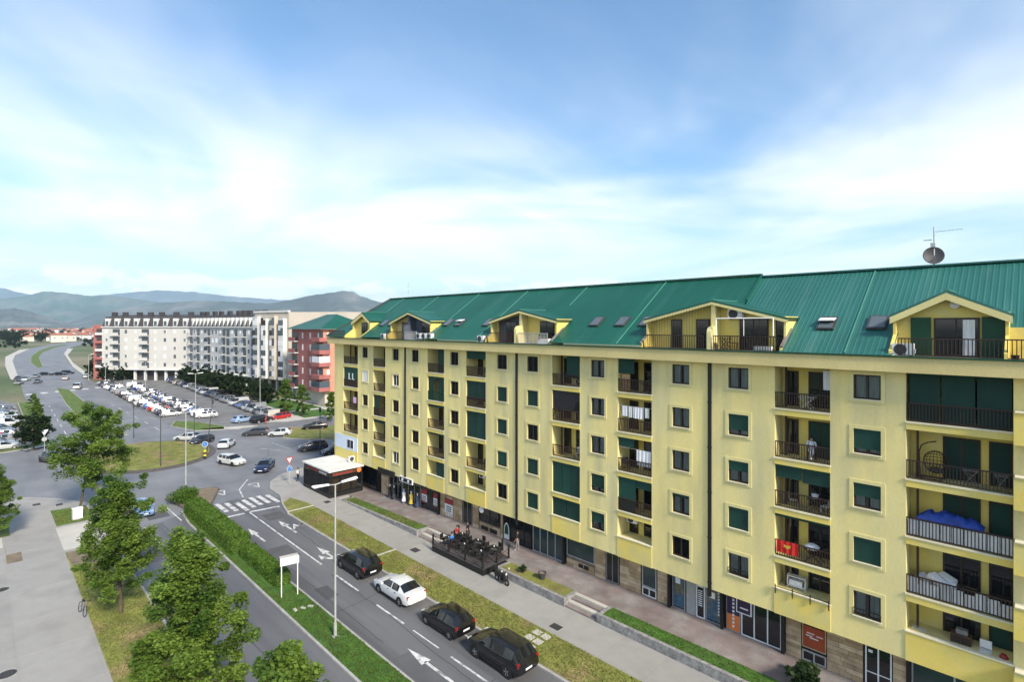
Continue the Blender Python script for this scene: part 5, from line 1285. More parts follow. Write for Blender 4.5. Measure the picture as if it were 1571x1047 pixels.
for kd, rows in CARS.items():
    b, s, c = loft(rows); wx0, wx1, wr = WHEEL[kd]; hw = max(r[4] for r in rows); d = {}
    d['body'] = weld(b.mesh('body', 'paint')); d['side_l'] = weld(side_of(s, 1).mesh('side_window', 'car_glass')); d['side_r'] = weld(side_of(s, -1).mesh('side_window', 'car_glass'))
    d['windscreen'] = weld(split_front(c, True).mesh('windscreen', 'car_glass')); rw = split_front(c, False)
    if rw.f: d['rear_window'] = weld(rw.mesh('rear_window', 'car_glass'))
    ty = MB(); ty.lathe([(wr * .62, -.1), (wr * .94, -.1), (wr, -.06), (wr, .06), (wr * .94, .1), (wr * .62, .1)], n=20, axis='y'); d['tyre'] = weld(ty.mesh('tyre', 'rubber'))
    ri = MB(); ri.lathe([(0, .075), (wr * .2, .085), (wr * .24, .05), (wr * .5, .05), (wr * .62, .09), (wr * .64, .08)], n=20, axis='y'); ri.lathe([(0, -.075), (wr * .2, -.085), (wr * .24, -.05), (wr * .5, -.05), (wr * .62, -.09), (wr * .64, -.08)], n=20, axis='y')
    for k in range(5):
        a = k * 1.2566
        for sd in (-1, 1): ri.beam((0, sd * .07, 0), (math.cos(a) * wr * .58, sd * .075, math.sin(a) * wr * .58), .035, .05)
    d['rim'] = ri.mesh('rim', 'steel', True)
    ar = MB(); ar.lathe([(wr * 1.02, -.015), (wr * 1.16, -.015), (wr * 1.16, .008), (wr * 1.02, .008)], n=20, axis='y'); ar.disc((0, -.005, 0), wr * 1.15, 'y', 20); d['arch'] = ar.mesh('wheel_arch', 'black')
    xr = rows[-2][0]; zr_ = rows[-2][2]; wr2 = rows[-2][4]; xf = rows[1][0]; zf = rows[1][2]; wf = rows[1][4]
    d['pos'] = (wx0, wx1, wr, hw, xr, zr_, wr2, xf, zf, wf, rows)
    d['tail'] = MB().box(-.05, .05, -.1, .1, -.12, .12).mesh('tail_light', 'tail_red'); d['head'] = MB().box(-.11, .1, -.16, .14, -.07, .07).mesh('headlight', 'lamp_clear')
    d['plate'] = MB().box(-.012, .012, -.26, .26, -.055, .055).mesh('number_plate', 'sign_white'); d['mirror'] = MB().box(-.07, .07, -.1, .1, -.06, .07).mesh('mirror', 'paint')
    sl = MB()
    for sd in (-1, 1): sl.box(wx1 + wr * 1.2, wx0 - wr * 1.2, sd * hw * .93, sd * (hw + .004), rows[4][1] + .0, rows[4][1] + .09)
    d['sill'] = sl.mesh('sill_trim', 'black')
    CAR_ME[kd] = d
def car(kd, x, y, head, color, label, detail=2, group=None, name=None, z=0.004):
    """head: heading angle of the nose; detail 2 near, 1 far"""
    d = CAR_ME[kd]; wx0, wx1, wr, hw, xr, zr_, wr2, xf, zf, wf, rows = d['pos']
    t = thing(name or {'van': 'parked_van'}.get(kd, 'parked_car'), label, 'van' if kd == 'van' else 'car', (x, y, z), head, group)
    obj('body', d['body'], t, color=color)
    obj('side_window', d['side_l'], t); obj('side_window', d['side_r'], t); obj('windscreen', d['windscreen'], t)
    if 'rear_window' in d: obj('rear_window', d['rear_window'], t)
    for wx in (wx0, wx1):
        for sd in (-1, 1):
            q = obj('wheel', d['tyre'], t, (wx, sd * (hw - .10), wr)); obj('rim', d['rim'], q)
            if detail > 1:
                obj('wheel_arch', d['arch'], t, (wx, sd * (hw - .006), wr * 1.06))
    if detail > 0:
        for sd in (-1, 1):
            obj('tail_light', d['tail'], t, (xr - .035, sd * (wr2 - .125), zr_ - .14)); obj('headlight', d['head'], t, (xf - .075, sd * (wf - .17), zf - .035))
    if detail > 1:
        obj('number_plate', d['plate'], t, (rows[-1][0] - .005, 0, .62)); obj('number_plate', d['plate'], t, (rows[0][0] + .005, 0, .46))
        for sd in (-1, 1): obj('mirror', d['mirror'], t, (rows[3][0] - .28, sd * (hw + .06), rows[3][2] + .08), color=color)
        obj('sill_trim', d['sill'], t)
        MB().box(rows[0][0] - .02, rows[0][0] + .008, -.42, .42, .36, .56).build('grille', 'black', t)
        for sd in (-1, 1):
            for xx in (.1, -.85): MB().box(xx - .09, xx + .09, sd * (hw - .01), sd * (hw + .012), .80, .83).build('door_handle', 'black', t)
    return t
PI = math.pi
WHITE, BLACK, SILVER, GREY, NAVY, BLUE, RED, DGREY, BEIGE = (.52, .53, .53), (.008, .008, .009), (.22, .225, .23), (.10, .105, .11), (.012, .02, .06), (.04, .10, .30), (.40, .012, .012), (.05, .052, .055), (.50, .47, .40)
car('suv', -40.3, 22.35, PI, BLACK, 'black estate car parked foremost in the kerbside line')
car('sedan', -34.4, 22.4, PI, (.72, .73, .74), 'white saloon parked between black cars along the kerb')
car('hatch', -28.5, 22.35, PI, BLACK, 'black hatchback parked behind the white saloon')
car('suv', -23.3, 22.4, PI, (.009, .009, .012), 'black hatchback nearest the camera at the bottom edge')
car('hatch', -69.0, 12.5, 0, (.16, .28, .50), 'light blue hatchback leaving the roundabout towards the camera', name='car')
car('wagon', -84.4, 26.3, R(18), (.62, .62, .58), 'silver estate car driving round the roundabout', name='car')
car('sedan', -77.8, 28.6, R(-35), NAVY, 'dark blue saloon turning off the roundabout by the yield marks', name='car')
car('hatch', -96.8, 29.4, R(-215), (.58, .60, .62), 'silver hatchback on the roundabout, seen from behind', name='car')
car('sedan', -107.2, 26.4, R(-135), WHITE, 'white saloon on the far side of the roundabout', name='car')
car('wagon', -103.5, 36.4, R(-122), DGREY, 'dark grey estate car entering from the side street', name='car')
car('hatch', -99.8, 39.4, R(-122), WHITE, 'white hatchback following the grey estate from the side street', name='car')
car('sedan', -101.5, 46.8, R(-112), BLACK, 'black saloon third in line on the side street', name='car')
car('suv', -84.4, 38.6, R(-108), (.03, .03, .05), 'dark car parked in front of another beside the kiosk corner')
car('suv', -82.6, 43.6, R(-100), BLACK, 'black car parked second along the left end of the yellow block')
car('hatch', -79.6, 40.0, R(-95), (.02, .02, .022), 'black car tucked against the left end of the yellow block')
car('hatch', -104.8, 20.4 - 12.6, R(20), DGREY, 'dark car passing behind the airy tree at the roundabout', name='car')
car('hatch', -103.0, 29.2 - 1.8, R(-60), (.02, .02, .03), 'dark hatchback on the roundabout behind the silver poles', name='car')
car('hatch', -116.8, 11.2, R(5), (.55, .62, .66), 'pale blue car waiting at the roundabout behind the airy tree', name='car')
far = [(40, 585, 'suv', WHITE, 'white off-roader leading the traffic on the left carriageway'), (58, 588, 'hatch', GREY, 'grey car beside the white off-roader on the left carriageway'), (55, 580, 'hatch', SILVER, 'silver car on the left carriageway before the crossing'),
       (70, 576, 'sedan', BLACK, 'black car on the median crossing'), (92, 576, 'sedan', BLACK, 'black car crossing the right carriageway, rear one'), (104, 574, 'suv', BLACK, 'black car crossing the right carriageway, front one'), (101, 583, 'hatch', BEIGE, 'pale car driving away on the right carriageway'),
       (133, 580, 'hatch', WHITE, 'white car at the mouth of the far side road'), (28, 583, 'hatch', DGREY, 'dark car at the kerb of the left carriageway, upper one'), (29, 590, 'hatch', SILVER, 'silver car at the kerb of the left carriageway, lower one'), (119, 597, 'van', WHITE, 'small white van driving on the right carriageway')]
for k, (px, py, kd, c, lb) in enumerate(far):
    x, y = g(px, py); car(kd, x, y, R(-20) if k in (0, 1, 2, 8, 9) else (R(60) if k in (3, 4, 5) else R(165)), c, lb, 1, name='car')
# rows of parked cars
pr = random.Random(3)
PAL = [WHITE] * 5 + [SILVER] * 5 + [GREY] * 5 + [DGREY] * 3 + [BLACK] * 3 + [BLUE] * 2 + [RED, NAVY, NAVY, BEIGE]
CN = {WHITE: 'white', SILVER: 'silver', GREY: 'grey', DGREY: 'dark grey', BLACK: 'black', BLUE: 'blue', RED: 'red', NAVY: 'navy blue', BEIGE: 'beige'}
KN = {'hatch': 'hatchback', 'suv': 'off-roader', 'sedan': 'saloon', 'wagon': 'estate', 'van': 'van'}
def row(pts, head, where, origin, gaps=.1, over={}):
    for k, (x, y) in enumerate(pts):
        if pr.random() < gaps and k not in over: continue
        kd, c = over.get(k, (pr.choice(('hatch', 'hatch', 'hatch', 'sedan', 'wagon', 'suv', 'suv', 'wagon', 'van' if pr.random() < .3 else 'hatch')), pr.choice(PAL)))
        h_ = head + (PI if pr.random() < .35 else 0) + pr.uniform(-.04, .04)
        car(kd, x + pr.uniform(-.1, .1), y + pr.uniform(-.25, .25), h_, c, '%s %s, %s in %s, from %s' % (CN[c], KN[kd], ordw(k + 1), where, origin), 1, 'cars parked in ' + where, z=.012)
row([(-(139 + k * 2.65), 30.3 + k * .02) for k in range(36)], R(80), 'the boulevard row of the car park', 'the roundabout', .12, {0: ('hatch', WHITE), 1: ('hatch', NAVY), 6: ('hatch', BLUE), 7: ('hatch', WHITE)})
row([(-(131 + k * 2.65), 35.6 + k * .03) for k in range(34)], R(80), 'the middle row of the car park', 'the roundabout', .12, {0: ('wagon', WHITE), 1: ('suv', WHITE), 2: ('hatch', WHITE), 3: ('hatch', BLUE), 4: ('wagon', WHITE)})
row([(-(117.5 + k * 2.62), 46.2 + k * .10) for k in range(42)], R(100), 'the tree row of the car park', 'the side street', .06, {0: ('wagon', RED), 1: ('van', (.70, .50, .10)) if False else ('van', BEIGE), 2: ('wagon', WHITE), 3: ('suv', SILVER), 11: ('van', WHITE), 22: ('van', WHITE)})
for x, y, kd, c, lb in ((-119.5, 39.3, 'hatch', BLUE, 'light blue hatchback parked apart at the car park exit'), (-116.5, 42.2, 'suv', BLACK, 'black car parked apart beside the red estate')): car(kd, x, y, R(105), c if c != BLUE else (.30, .42, .60), lb, 1, z=.012)
row([(-(120.6 + k * 2.5), 2.6 + k * .05) for k in range(9)], R(90), 'the near rank of the left car park', 'the roundabout', 0, {0: ('sedan', WHITE), 1: ('sedan', SILVER), 2: ('hatch', SILVER), 3: ('hatch', (.30, .42, .52)) if False else ('hatch', SILVER), 4: ('hatch', RED), 5: ('hatch', WHITE), 6: ('hatch', SILVER), 7: ('suv', BLUE)})
row([(-(147 + k * 2.6), 3.6 + k * .05) for k in range(12)], R(90), 'the far rank of the left car park', 'the roundabout', 0, {k: ('van' if k % 3 == 0 else 'suv', WHITE) for k in range(6)})

# ------------------------------------------------------------------ lamps, poles, signs
def lamp(u, v, hgt, label, arms=1, m='galv', z=.13, ang=R(90)):
    t = thing('street_lamp', label, 'street lamp', (-u, v, z), ang)
    p = MB(); p.bar((0, 0, 0), (0, 0, .9), .11, 10, .10); p.bar((0, 0, .9), (0, 0, hgt), .07, 10, .045); p.build('pole', m, t, smooth=True)
    MB().box(-.17, .17, -.17, .17, 0, .03).build('base_plate', m, t)
    for s in ((-1, 1) if arms == 2 else (1,)):
        a = MB(); a.bar((0, 0, hgt - .05), (s * .5, 0, hgt + .03), .035, 6); a.build('arm', m, t)
        hd = MB(); hd.v += [(s * .45, -.1, hgt), (s * .45, .1, hgt), (s * 1.55, .13, hgt + .10), (s * 1.55, -.13, hgt + .10), (s * .45, -.06, hgt + .10), (s * .45, .06, hgt + .10), (s * 1.5, .08, hgt + .19), (s * 1.5, -.08, hgt + .19)]
        hd.f += [(0, 1, 2, 3), (4, 7, 6, 5), (0, 4, 5, 1), (1, 5, 6, 2), (2, 6, 7, 3), (3, 7, 4, 0)]; o = hd.build('lamp_head', 'white_paint', t)
        MB().box(s * .7, s * 1.45, -.08, .08, hgt + .005, hgt + .045).build('lens', 'lamp_clear', o)
    return t
lamp(32.6, 16.4, 9.9, 'tall white double-armed street lamp on the median grass', 2)
lamp(71.9, 17.4, 9.9, 'double-armed street lamp rising from the traffic island bush', 2)
lamp(132.2, 47.5, 12.5, 'slim pale mast in the car park near the red estate', 1)
lamp(133.9, 34.3, 9.5, 'double-armed lamp between the middle rows of the car park', 2)
lamp(185, 34.5, 9.5, 'lamp farther down the middle of the car park', 2)
lamp(228, 31, 9.5, 'lamp at the far end of the car park', 2)
lamp(250, 29, 9.5, 'lamp beside the boulevard near the white block', 1)
def pole(u, v, hgt, label, m='dark_grey', box_=True, lean=0):
    t = thing('pole', label, 'pole', (-u, v, .05)); MB().bar((0, 0, 0), (lean * .7, lean * .7, hgt), .07, 8, .045).build('shaft', m, t)
    MB().box(-.12, .12, -.12, .12, 0, .05).build('base_plate', m, t)
    if box_: MB().box(lean * .7 - .18, lean * .7 + .18, lean * .7 - .12, lean * .7 + .12, hgt - .6, hgt + .1).build('camera_box', m, t)
    MB().bar((lean * .6, lean * .6, hgt * .86), (lean * .6 + .5, lean * .6 + .5, hgt * .88), .03, 5).build('bracket', m, t)
pole(89.5, 18.5, 8.2, 'dark pole standing on the roundabout grass, left one')
pole(116.9, 20.0, 6.0, 'dark pole on the boulevard median before the roundabout')
pole(93.2, 25.4, 8.6, 'dark leaning pole at the right end of the roundabout island', lean=1.0)
pole(100.7, 25.6, 5.6, 'dark slender pole at the far edge of the roundabout')
pole(80.8, 38.1, 7.2, 'dark pole among the black cars beside the kiosk')
t = thing('traffic_sign', 'blue round direction sign on a yellow-black bollard on the roundabout', 'sign', (-90.3, 24.4, .2), R(-35))
b = MB()
for k in range(4): MB().lathe([(0, k * .3), (.2, k * .3), (.2, k * .3 + .3), (0, k * .3 + .3)], n=14).build('band', 'yellow' if k % 2 else 'black', t)
MB().bar((0, 0, 1.2), (0, 0, 1.9), .03, 6).build('post', 'galv', t); MB().lathe([(0, -.02), (.42, -.02), (.42, .02), (0, .02)], (0, 0, 2.1), 20, 'x').build('rim', 'sign_white', t); o = MB().lathe([(0, -.03), (.37, -.03), (.37, .03), (0, .03)], (0, 0, 2.1), 20, 'x').build('disc', 'sign_blue', t)
q = MB().beam((.04, -.18, 2.25), (.04, .15, 1.95), .06, .02); q.build('arrow', 'sign_white', t)
t = thing('traffic_sign', 'red and white yield sign over a blue roundabout sign by the crossing', 'sign', (-68.0, 28.0, .13), R(10))
MB().bar((0, 0, 0), (0, 0, 3.3), .035, 8).build('post', 'galv', t)
def tri(sz, x): return [(x, -sz, 3.15 + sz * .55), (x, sz, 3.15 + sz * .55), (x, 0, 3.15 - sz * 1.15)]
m = MB(); m.face(tri(.52, .045)); m.face(tri(.52, .03)[::-1]); m.build('yield_rim', 'sign_red', t); m = MB(); m.face(tri(.36, .05)); m.build('yield_face', 'sign_white', t)
MB().lathe([(0, .02), (.36, .02), (.36, .05), (0, .05)], (0, 0, 1.95), 20, 'x').build('rim', 'sign_white', t); MB().lathe([(0, .03), (.32, .03), (.32, .06), (0, .06)], (0, 0, 1.95), 20, 'x').build('disc', 'sign_blue', t)
for k in range(3):
    a = k * 2.094; q = MB(); q.face([(.07, math.cos(a) * .2 - math.sin(a) * .07, 1.95 + math.sin(a) * .2 + math.cos(a) * .07), (.07, math.cos(a + .9) * .2, 1.95 + math.sin(a + .9) * .2), (.07, math.cos(a) * .1, 1.95 + math.sin(a) * .1)]); q.build('arrow', 'sign_white', t)
t = thing('traffic_sign', 'back of a yield sign on a grey post beside the round dark tree', 'sign', (-113.8, 7.6, .1), R(190)); MB().bar((0, 0, 0), (0, 0, 3.2), .035, 6).build('post', 'galv', t); m = MB(); m.face(tri(.52, .04)); m.face(tri(.52, .03)[::-1]); m.build('yield_plate', 'sign_white', t); MB().lathe([(0, .02), (.34, .02), (.34, .05), (0, .05)], (0, 0, 1.95), 18, 'x').build('disc', 'galv', t)
t = thing('traffic_sign', 'small dark board on a grey post behind the airy tree', 'sign', (-73.4, 9.2, .13), R(20)); MB().bar((0, 0, 0), (0, 0, 2.6), .035, 6).build('post', 'galv', t); MB().box(-.03, .03, -.5, .5, 2.2, 2.75).build('board', 'mid_grey', t)
# white signboard on two posts on the median
t = thing('signboard', 'white signboard on two posts beside the hedge on the median', 'sign', (-39.9, 16.45, .13), R(-12))
for s in (-.55, .55): MB().bar((s * .15, s, 0), (s * .15, s, 2.75), .04, 8).build('post', 'white_paint', t)
MB().box(-.06, .06, -.66, .66, 2.35, 2.9).build('board', 'sign_white', t)
q = MB(); q.box(-.5, -.061, -.64, .64, 2.85, 2.9); q.build('canopy', 'concrete_pale', t)
for k in range(3): MB().box(-.2, .2, -.1, .1, 0, .06).build('paving_stone', 'concrete_pale', loc=(-37.6 + k * .15, 15.9 + k * .5, .14), rz=.3 * k, label=['left', 'middle', 'right'][k] + ' one of three pale stones in the grass below the signboard', cat='stone')
# utility cabinet
t = thing('utility_cabinet', 'white utility cabinet on the grass patch under the airy tree', 'cabinet', (-71.4, 7.35, .15), R(5)); MB().box(-.28, .28, -.4, .4, .08, 1.1).build('body', 'white_paint', t); MB().box(-.33, .33, -.45, .45, 1.1, 1.16).build('lid', 'pvc_white', t); MB().box(-.3, .3, -.42, .42, 0, .08).build('plinth', 'concrete', t); MB().box(.281, .29, -.36, -.01, .14, 1.04).build('door', 'pvc_white', t); MB().box(.281, .29, .01, .36, .14, 1.04).build('door', 'pvc_white', t)

# ------------------------------------------------------------------ kiosk
kx0, kx1, ky0, ky1, kz0, kz1 = -66.0, -59.0, 28.95, 33.25, .14, 3.25
k = thing('kiosk', 'dark glazed corner kiosk with flat pale roof and red lettering band', 'kiosk', (kx0, ky0, kz0))
W_, D_, H_ = kx1 - kx0, ky1 - ky0, kz1 - kz0
MB().box(-.12, W_ + .12, -.12, D_ + .1, H_ - .1, H_ + .06).build('roof', 'white_wall', k)
MB().box(0, W_, 0, D_, 0, .45).build('plinth', 'black', k); MB().box(.06, W_ - .06, .06, D_ - .06, H_ - .75, H_ - .1).build('fascia', 'black', k); MB().box(.5, W_ - .5, .5, D_ - .5, .45, H_ - .75).build('interior', 'wood_brown', k)
for i in range(5):
    x = .06 + (W_ - .12) * i / 4; MB().box(x - .05, x + .05, .0, .1, .45, H_ - .75).build('mullion', 'black', k)
    if i < 4: MB().box(x + .06, x + (W_ - .12) / 4 - .06, .04, .055, .46, H_ - .76).build('pane', 'pane', k)
for i in range(4):
    y = .06 + (D_ - .12) * i / 3; MB().box(W_ - .1, W_, y - .05, y + .05, .45, H_ - .75).build('mullion', 'black', k)
    if i < 3: MB().box(W_ - .055, W_ - .04, y + .06, y + (D_ - .12) / 3 - .06, .46, H_ - .76).build('pane', 'pane', k)
fs = MB().box(.8, W_ - .5, .03, .058, H_ - .62, H_ - .28).build('sign_band', 'wood_brown', k)
for i in range(14): MB().box(.95 + i * .38, 1.2 + i * .38, .015, .03, H_ - .56, H_ - .34).build('lettering', 'poster_red' if i < 9 else 'sign_white', fs)
fs = MB().box(W_ - .058, W_ - .03, .4, D_ - .9, H_ - .62, H_ - .28).build('sign_band', 'wood_brown', k)
for i in range(8): MB().box(W_ - .03, W_ - .015, .5 + i * .32, .72 + i * .32, H_ - .56, H_ - .34).build('lettering', 'poster_red', fs)
MB().lathe([(0, 0), (.3, 0), (.3, .04), (0, .04)], (W_ - .03, D_ - .5, H_ - .45), 18, 'x').build('logo', 'orange', k)

def ac_unit(x, y, z, rz, label, s=1.0, m='white_paint'):
    t = thing('air_conditioner', label, 'air conditioner', (x, y, z), rz, scale=(s, s, s))
    MB().box(-.42, .42, -.15, .15, .04, .62).build('casing', m, t); MB().lathe([(0, -.02), (.05, -.02), (.05, 0), (.24, .0), (.24, -.015), (.26, -.015), (.26, .01)], (-.1, -.152, .33), 18, 'y').build('fan_grille', 'dark_grey', t)
    for sx in (-.3, .3): MB().box(sx - .03, sx + .03, -.17, .17, 0, .039).build('foot', 'dark_grey', t)
    MB().box(.421, .47, -.06, .1, .15, .35).build('valve_cover', m, t)
    return t
ac_unit(-5.1, 32.95, FLZ + .02, 0, 'white air conditioner on the terrace left of the green-shuttered gable', 1.05)
ac_unit(-13.95, WV - .2, FLZ + 1.95, 0, 'air conditioner hung under the wide dormer above the terrace door', 1.1)
for k_ in range(3): ac_unit(-46.6 + k_ * .95, 32.85, FLZ + .15, 0, ['left', 'middle', 'right'][k_] + ' one of three air conditioners at the grey dormer terrace', 1.0)
ac_unit(-36.8, 32.8, FLZ + .02, 0, 'air conditioner on the roof edge left of the white-framed dormer', 1.0)
ac_unit(-53.5, 32.8, FLZ + .02, 0, 'air conditioner on the roof edge left of the grey dormer', 1.0)
ac_unit(-21.75, BY - .3, FL[0] + 1.75, R(0), 'air conditioner high in the open loggia above the graffiti window', 1.0)
ac_unit(-55.4, BY - .2, FL[3] + 1.6, 0, 'air conditioner in the loggia beside the white roller blind', 1.0)
ac_unit(-55.4, BY - .2, FL[0] + 1.6, 0, 'air conditioner in the lowest loggia above the black shop sign', 1.0)
ac_unit(-38.5, BY - .2, FL[0] + 1.7, 0, 'air conditioner in the lowest loggia right of the drainpipe shops', 1.0)
ac_unit(-62.2, 34.0, kz1 + .1, R(90), 'air conditioner standing on the kiosk roof, left one', 1.1); ac_unit(-61.2, 33.0, kz1 + .1, R(90), 'air conditioner standing on the kiosk roof, right one', 1.1)

# ------------------------------------------------------------------ roof aerials
t = thing('satellite_dish', 'dark round satellite dish with a rod aerial on the roof ridge', 'dish', (-4.7, 40.0, 23.8)); MB().bar((0, 0, 0), (0, 0, 2.35), .04, 8).build('mast', 'galv', t)
o = MB().lathe([(0, .14), (.2, .12), (.4, .06), (.53, 0), (.5, -.01), (.38, .04), (.2, .1), (0, .12)], n=24, axis='y').build('dish', 'dark_grey', t, smooth=True); o.location = (0, -.15, .65); o.rotation_euler = (R(-12), 0, R(20))
MB().bar((0, -.1, .35), (.1, -.7, .6), .02, 6).build('arm', 'galv', t); MB().box(-.16, .06, -.1, .1, 1.15, 1.4).build('receiver', 'galv', t)
q = MB(); q.bar((-.5, 0, 1.6), (-.1, 0, 1.6), .03, 5); q.bar((0, 0, 2.05), (1.3, .2, 2.1), .015, 5)
for i in range(7): q.bar((.1 + i * .19, -.2, 2.06), (.1 + i * .19, .25, 2.06), .01, 4)
q.build('aerial', 'galv', t)
t = thing('aerial', 'thin upright aerial behind the left part of the roof', 'aerial', (-64.0, 43.2, 22.0)); MB().bar((0, 0, 0), (0, 0, 4.6), .03, 6).build('mast', 'galv', t); MB().bar((-.3, 0, 3.9), (.3, 0, 3.9), .015, 4).build('crossbar', 'galv', t)

# ------------------------------------------------------------------ people
def person(label, x, y, z, rz, J, cols, name='person', hair=True):
    """one continuous body grown from a posed skeleton; J maps joints to points, cols gives materials for top, legs, shoes"""
    P = {k: Vector(v) for k, v in J.items()}
    E_ = [('pel', 'chest'), ('chest', 'neck'), ('neck', 'head'), ('head', 'crown')]
    for s in 'lr': E_ += [('pel', s + 'hip'), (s + 'hip', s + 'kne'), (s + 'kne', s + 'ank'), (s + 'ank', s + 'toe'), ('chest', s + 'sho'), (s + 'sho', s + 'elb'), (s + 'elb', s + 'wri'), (s + 'wri', s + 'han')]
    RAD = {'pel': (.15, .12), 'chest': (.16, .115), 'neck': (.055, .055), 'head': (.085, .095), 'crown': (.07, .08), 'hip': (.095, .1), 'kne': (.062, .065), 'ank': (.042, .045), 'toe': (.04, .03), 'sho': (.065, .065), 'elb': (.043, .043), 'wri': (.03, .03), 'han': (.035, .02)}
    names = list(P); idx = {k: i for i, k in enumerate(names)}
    me = bpy.data.meshes.new('skeleton'); me.from_pydata([tuple(P[k]) for k in names], [(idx[a], idx[b]) for a, b in E_], [])
    o = bpy.data.objects.new('tmp', me); COL.objects.link(o)
    sk = o.modifiers.new('s', 'SKIN'); o.modifiers.new('b', 'SUBSURF').levels = 1
    for k in names:
        rr = RAD.get(k) or RAD[k[1:]]; sv = me.skin_vertices[0].data[idx[k]]; sv.radius = rr; sv.use_root = k == 'pel'
    dg = bpy.context.evaluated_depsgraph_get(); ev = o.evaluated_get(dg); bm_ = bpy.data.meshes.new_from_object(ev); bpy.data.objects.remove(o)
    vs = [v.co.copy() for v in bm_.vertices]; fc = [tuple(p.vertices) for p in bm_.polygons]
    # five fingers on each hand
    for s in 'lr':
        hnd = P[s + 'han']; d = (hnd - P[s + 'wri']).normalized(); e = d.orthogonal().normalized()
        for q in range(5):
            L = (.05, .08, .088, .08, .06)[q]; off = e * (q - 2) * .02; dd_ = (d + e * (q - 2) * .12).normalized() if q else (d * .6 - e * .8).normalized()
            b = MB(); b.bar(hnd + off, hnd + off + dd_ * L * .55, .009, 5, .008); b.bar(hnd + off + dd_ * L * .55, hnd + off + dd_ * L + Vector((0, 0, -.015)), .008, 5, .006); i = len(vs); vs += [Vector(p) for p in b.v]; fc += [tuple(j + i for j in f) for f in b.f]
    b = MB(); hd = P['head']; fwd = (P['ltoe'] + P['rtoe'] - P['lank'] - P['rank']).normalized()
    b.bar(hd + fwd * .08, hd + fwd * .125 + Vector((0, 0, -.02)), .014, 5, .018); i = len(vs); vs += [Vector(p) for p in b.v]; fc += [tuple(j + i for j in f) for f in b.f]
    me2 = bpy.data.meshes.new('person'); me2.from_pydata(vs, [], fc)
    for m_ in ('skin',) + tuple(cols): me2.materials.append(MATS[m_])
    def seg(p, a, b_):
        t_ = max(0, min(1, (p - a).dot(b_ - a) / max(1e-6, (b_ - a).length_squared))); return (p - a.lerp(b_, t_)).length
    for p in me2.polygons:
        c = p.center; best = min(E_, key=lambda e_: seg(c, P[e_[0]], P[e_[1]])); k_ = best[1]
        kk = k_ if k_ in ('chest', 'neck', 'head', 'crown') else k_[1:]
        p.material_index = {'chest': 1, 'neck': 1, 'sho': 1, 'elb': 1, 'head': 0, 'crown': 0, 'wri': 0, 'han': 0, 'hip': 2, 'kne': 2, 'ank': 2, 'toe': 3}[kk]; p.use_smooth = True
    t = obj(name, me2, None, (x, y, z), rz, label, 'person')
    hb = MB(); c = P['crown']; hb.lathe([(0, .085), (.05, .075), (.085, .035), (.095, -.02), (.088, -.075)], tuple(c - fwd * .015), 12); hb.build('hair', 'hair', t, smooth=True)
    return t
def stand(step=.12, armb=.05):
    return dict(pel=(0, 0, .95), chest=(.01, 0, 1.32), neck=(.01, 0, 1.5), head=(.02, 0, 1.62), crown=(.015, 0, 1.70), lhip=(0, .1, .9), rhip=(0, -.1, .9), lkne=(step * .6, .1, .5), rkne=(-step * .2, -.1, .5), lank=(step, .1, .09), rank=(-step, -.1, .09), ltoe=(step + .16, .12, .05), rtoe=(-step + .16, -.12, .05),
                lsho=(0, .19, 1.42), rsho=(0, -.19, 1.42), lelb=(-.02, .25, 1.14), relb=(.02, -.25, 1.14), lwri=(armb + .1, .24, .92), rwri=(.1, -.24, .92), lhan=(armb + .14, .23, .84), rhan=(.13, -.23, .84))
def sit(hh=.45, cross=0):
    return dict(pel=(0, 0, hh + .1), chest=(-.03, 0, hh + .47), neck=(0, 0, hh + .65), head=(.04, 0, hh + .77), crown=(.035, 0, hh + .85), lhip=(.05, .1, hh + .08), rhip=(.05, -.1, hh + .08), lkne=(.45, .1, hh + .08 + cross * .12), rkne=(.45, -.1, hh + .06), lank=(.5 + cross * .12, .1 - cross * .16, .09 + cross * .14), rank=(.42, -.1, .09), ltoe=(.66 + cross * .12, .12 - cross * .18, .05 + cross * .14), rtoe=(.58, -.12, .05),
                lsho=(-.02, .19, hh + .57), rsho=(-.02, -.19, hh + .57), lelb=(.08, .25, hh + .3), relb=(.08, -.25, hh + .3), lwri=(.3, .16, hh + .28), rwri=(.3, -.16, hh + .28), lhan=(.37, .12, hh + .26), rhan=(.37, -.12, hh + .26))
person('person in white top and dark trousers standing beside the kiosk', -68.4, 29.3, .14, R(200), stand(.05), ('cloth_white', 'black', 'black'))
person('person in red walking by the red parked car at the car park', -113.6, 42.0, .15, R(-100), stand(.2), ('red_cloth', 'red_cloth', 'black'))
for k_, (px, py) in enumerate(((280, 628), (285.5, 628))):
    x, y = g(px, py); person(['person in dark clothes walking in the car park, left of two', 'person in dark clothes walking in the car park, right of two'][k_], x, y, .02, R(120), stand(.18), ('dark_grey', 'black', 'black'))

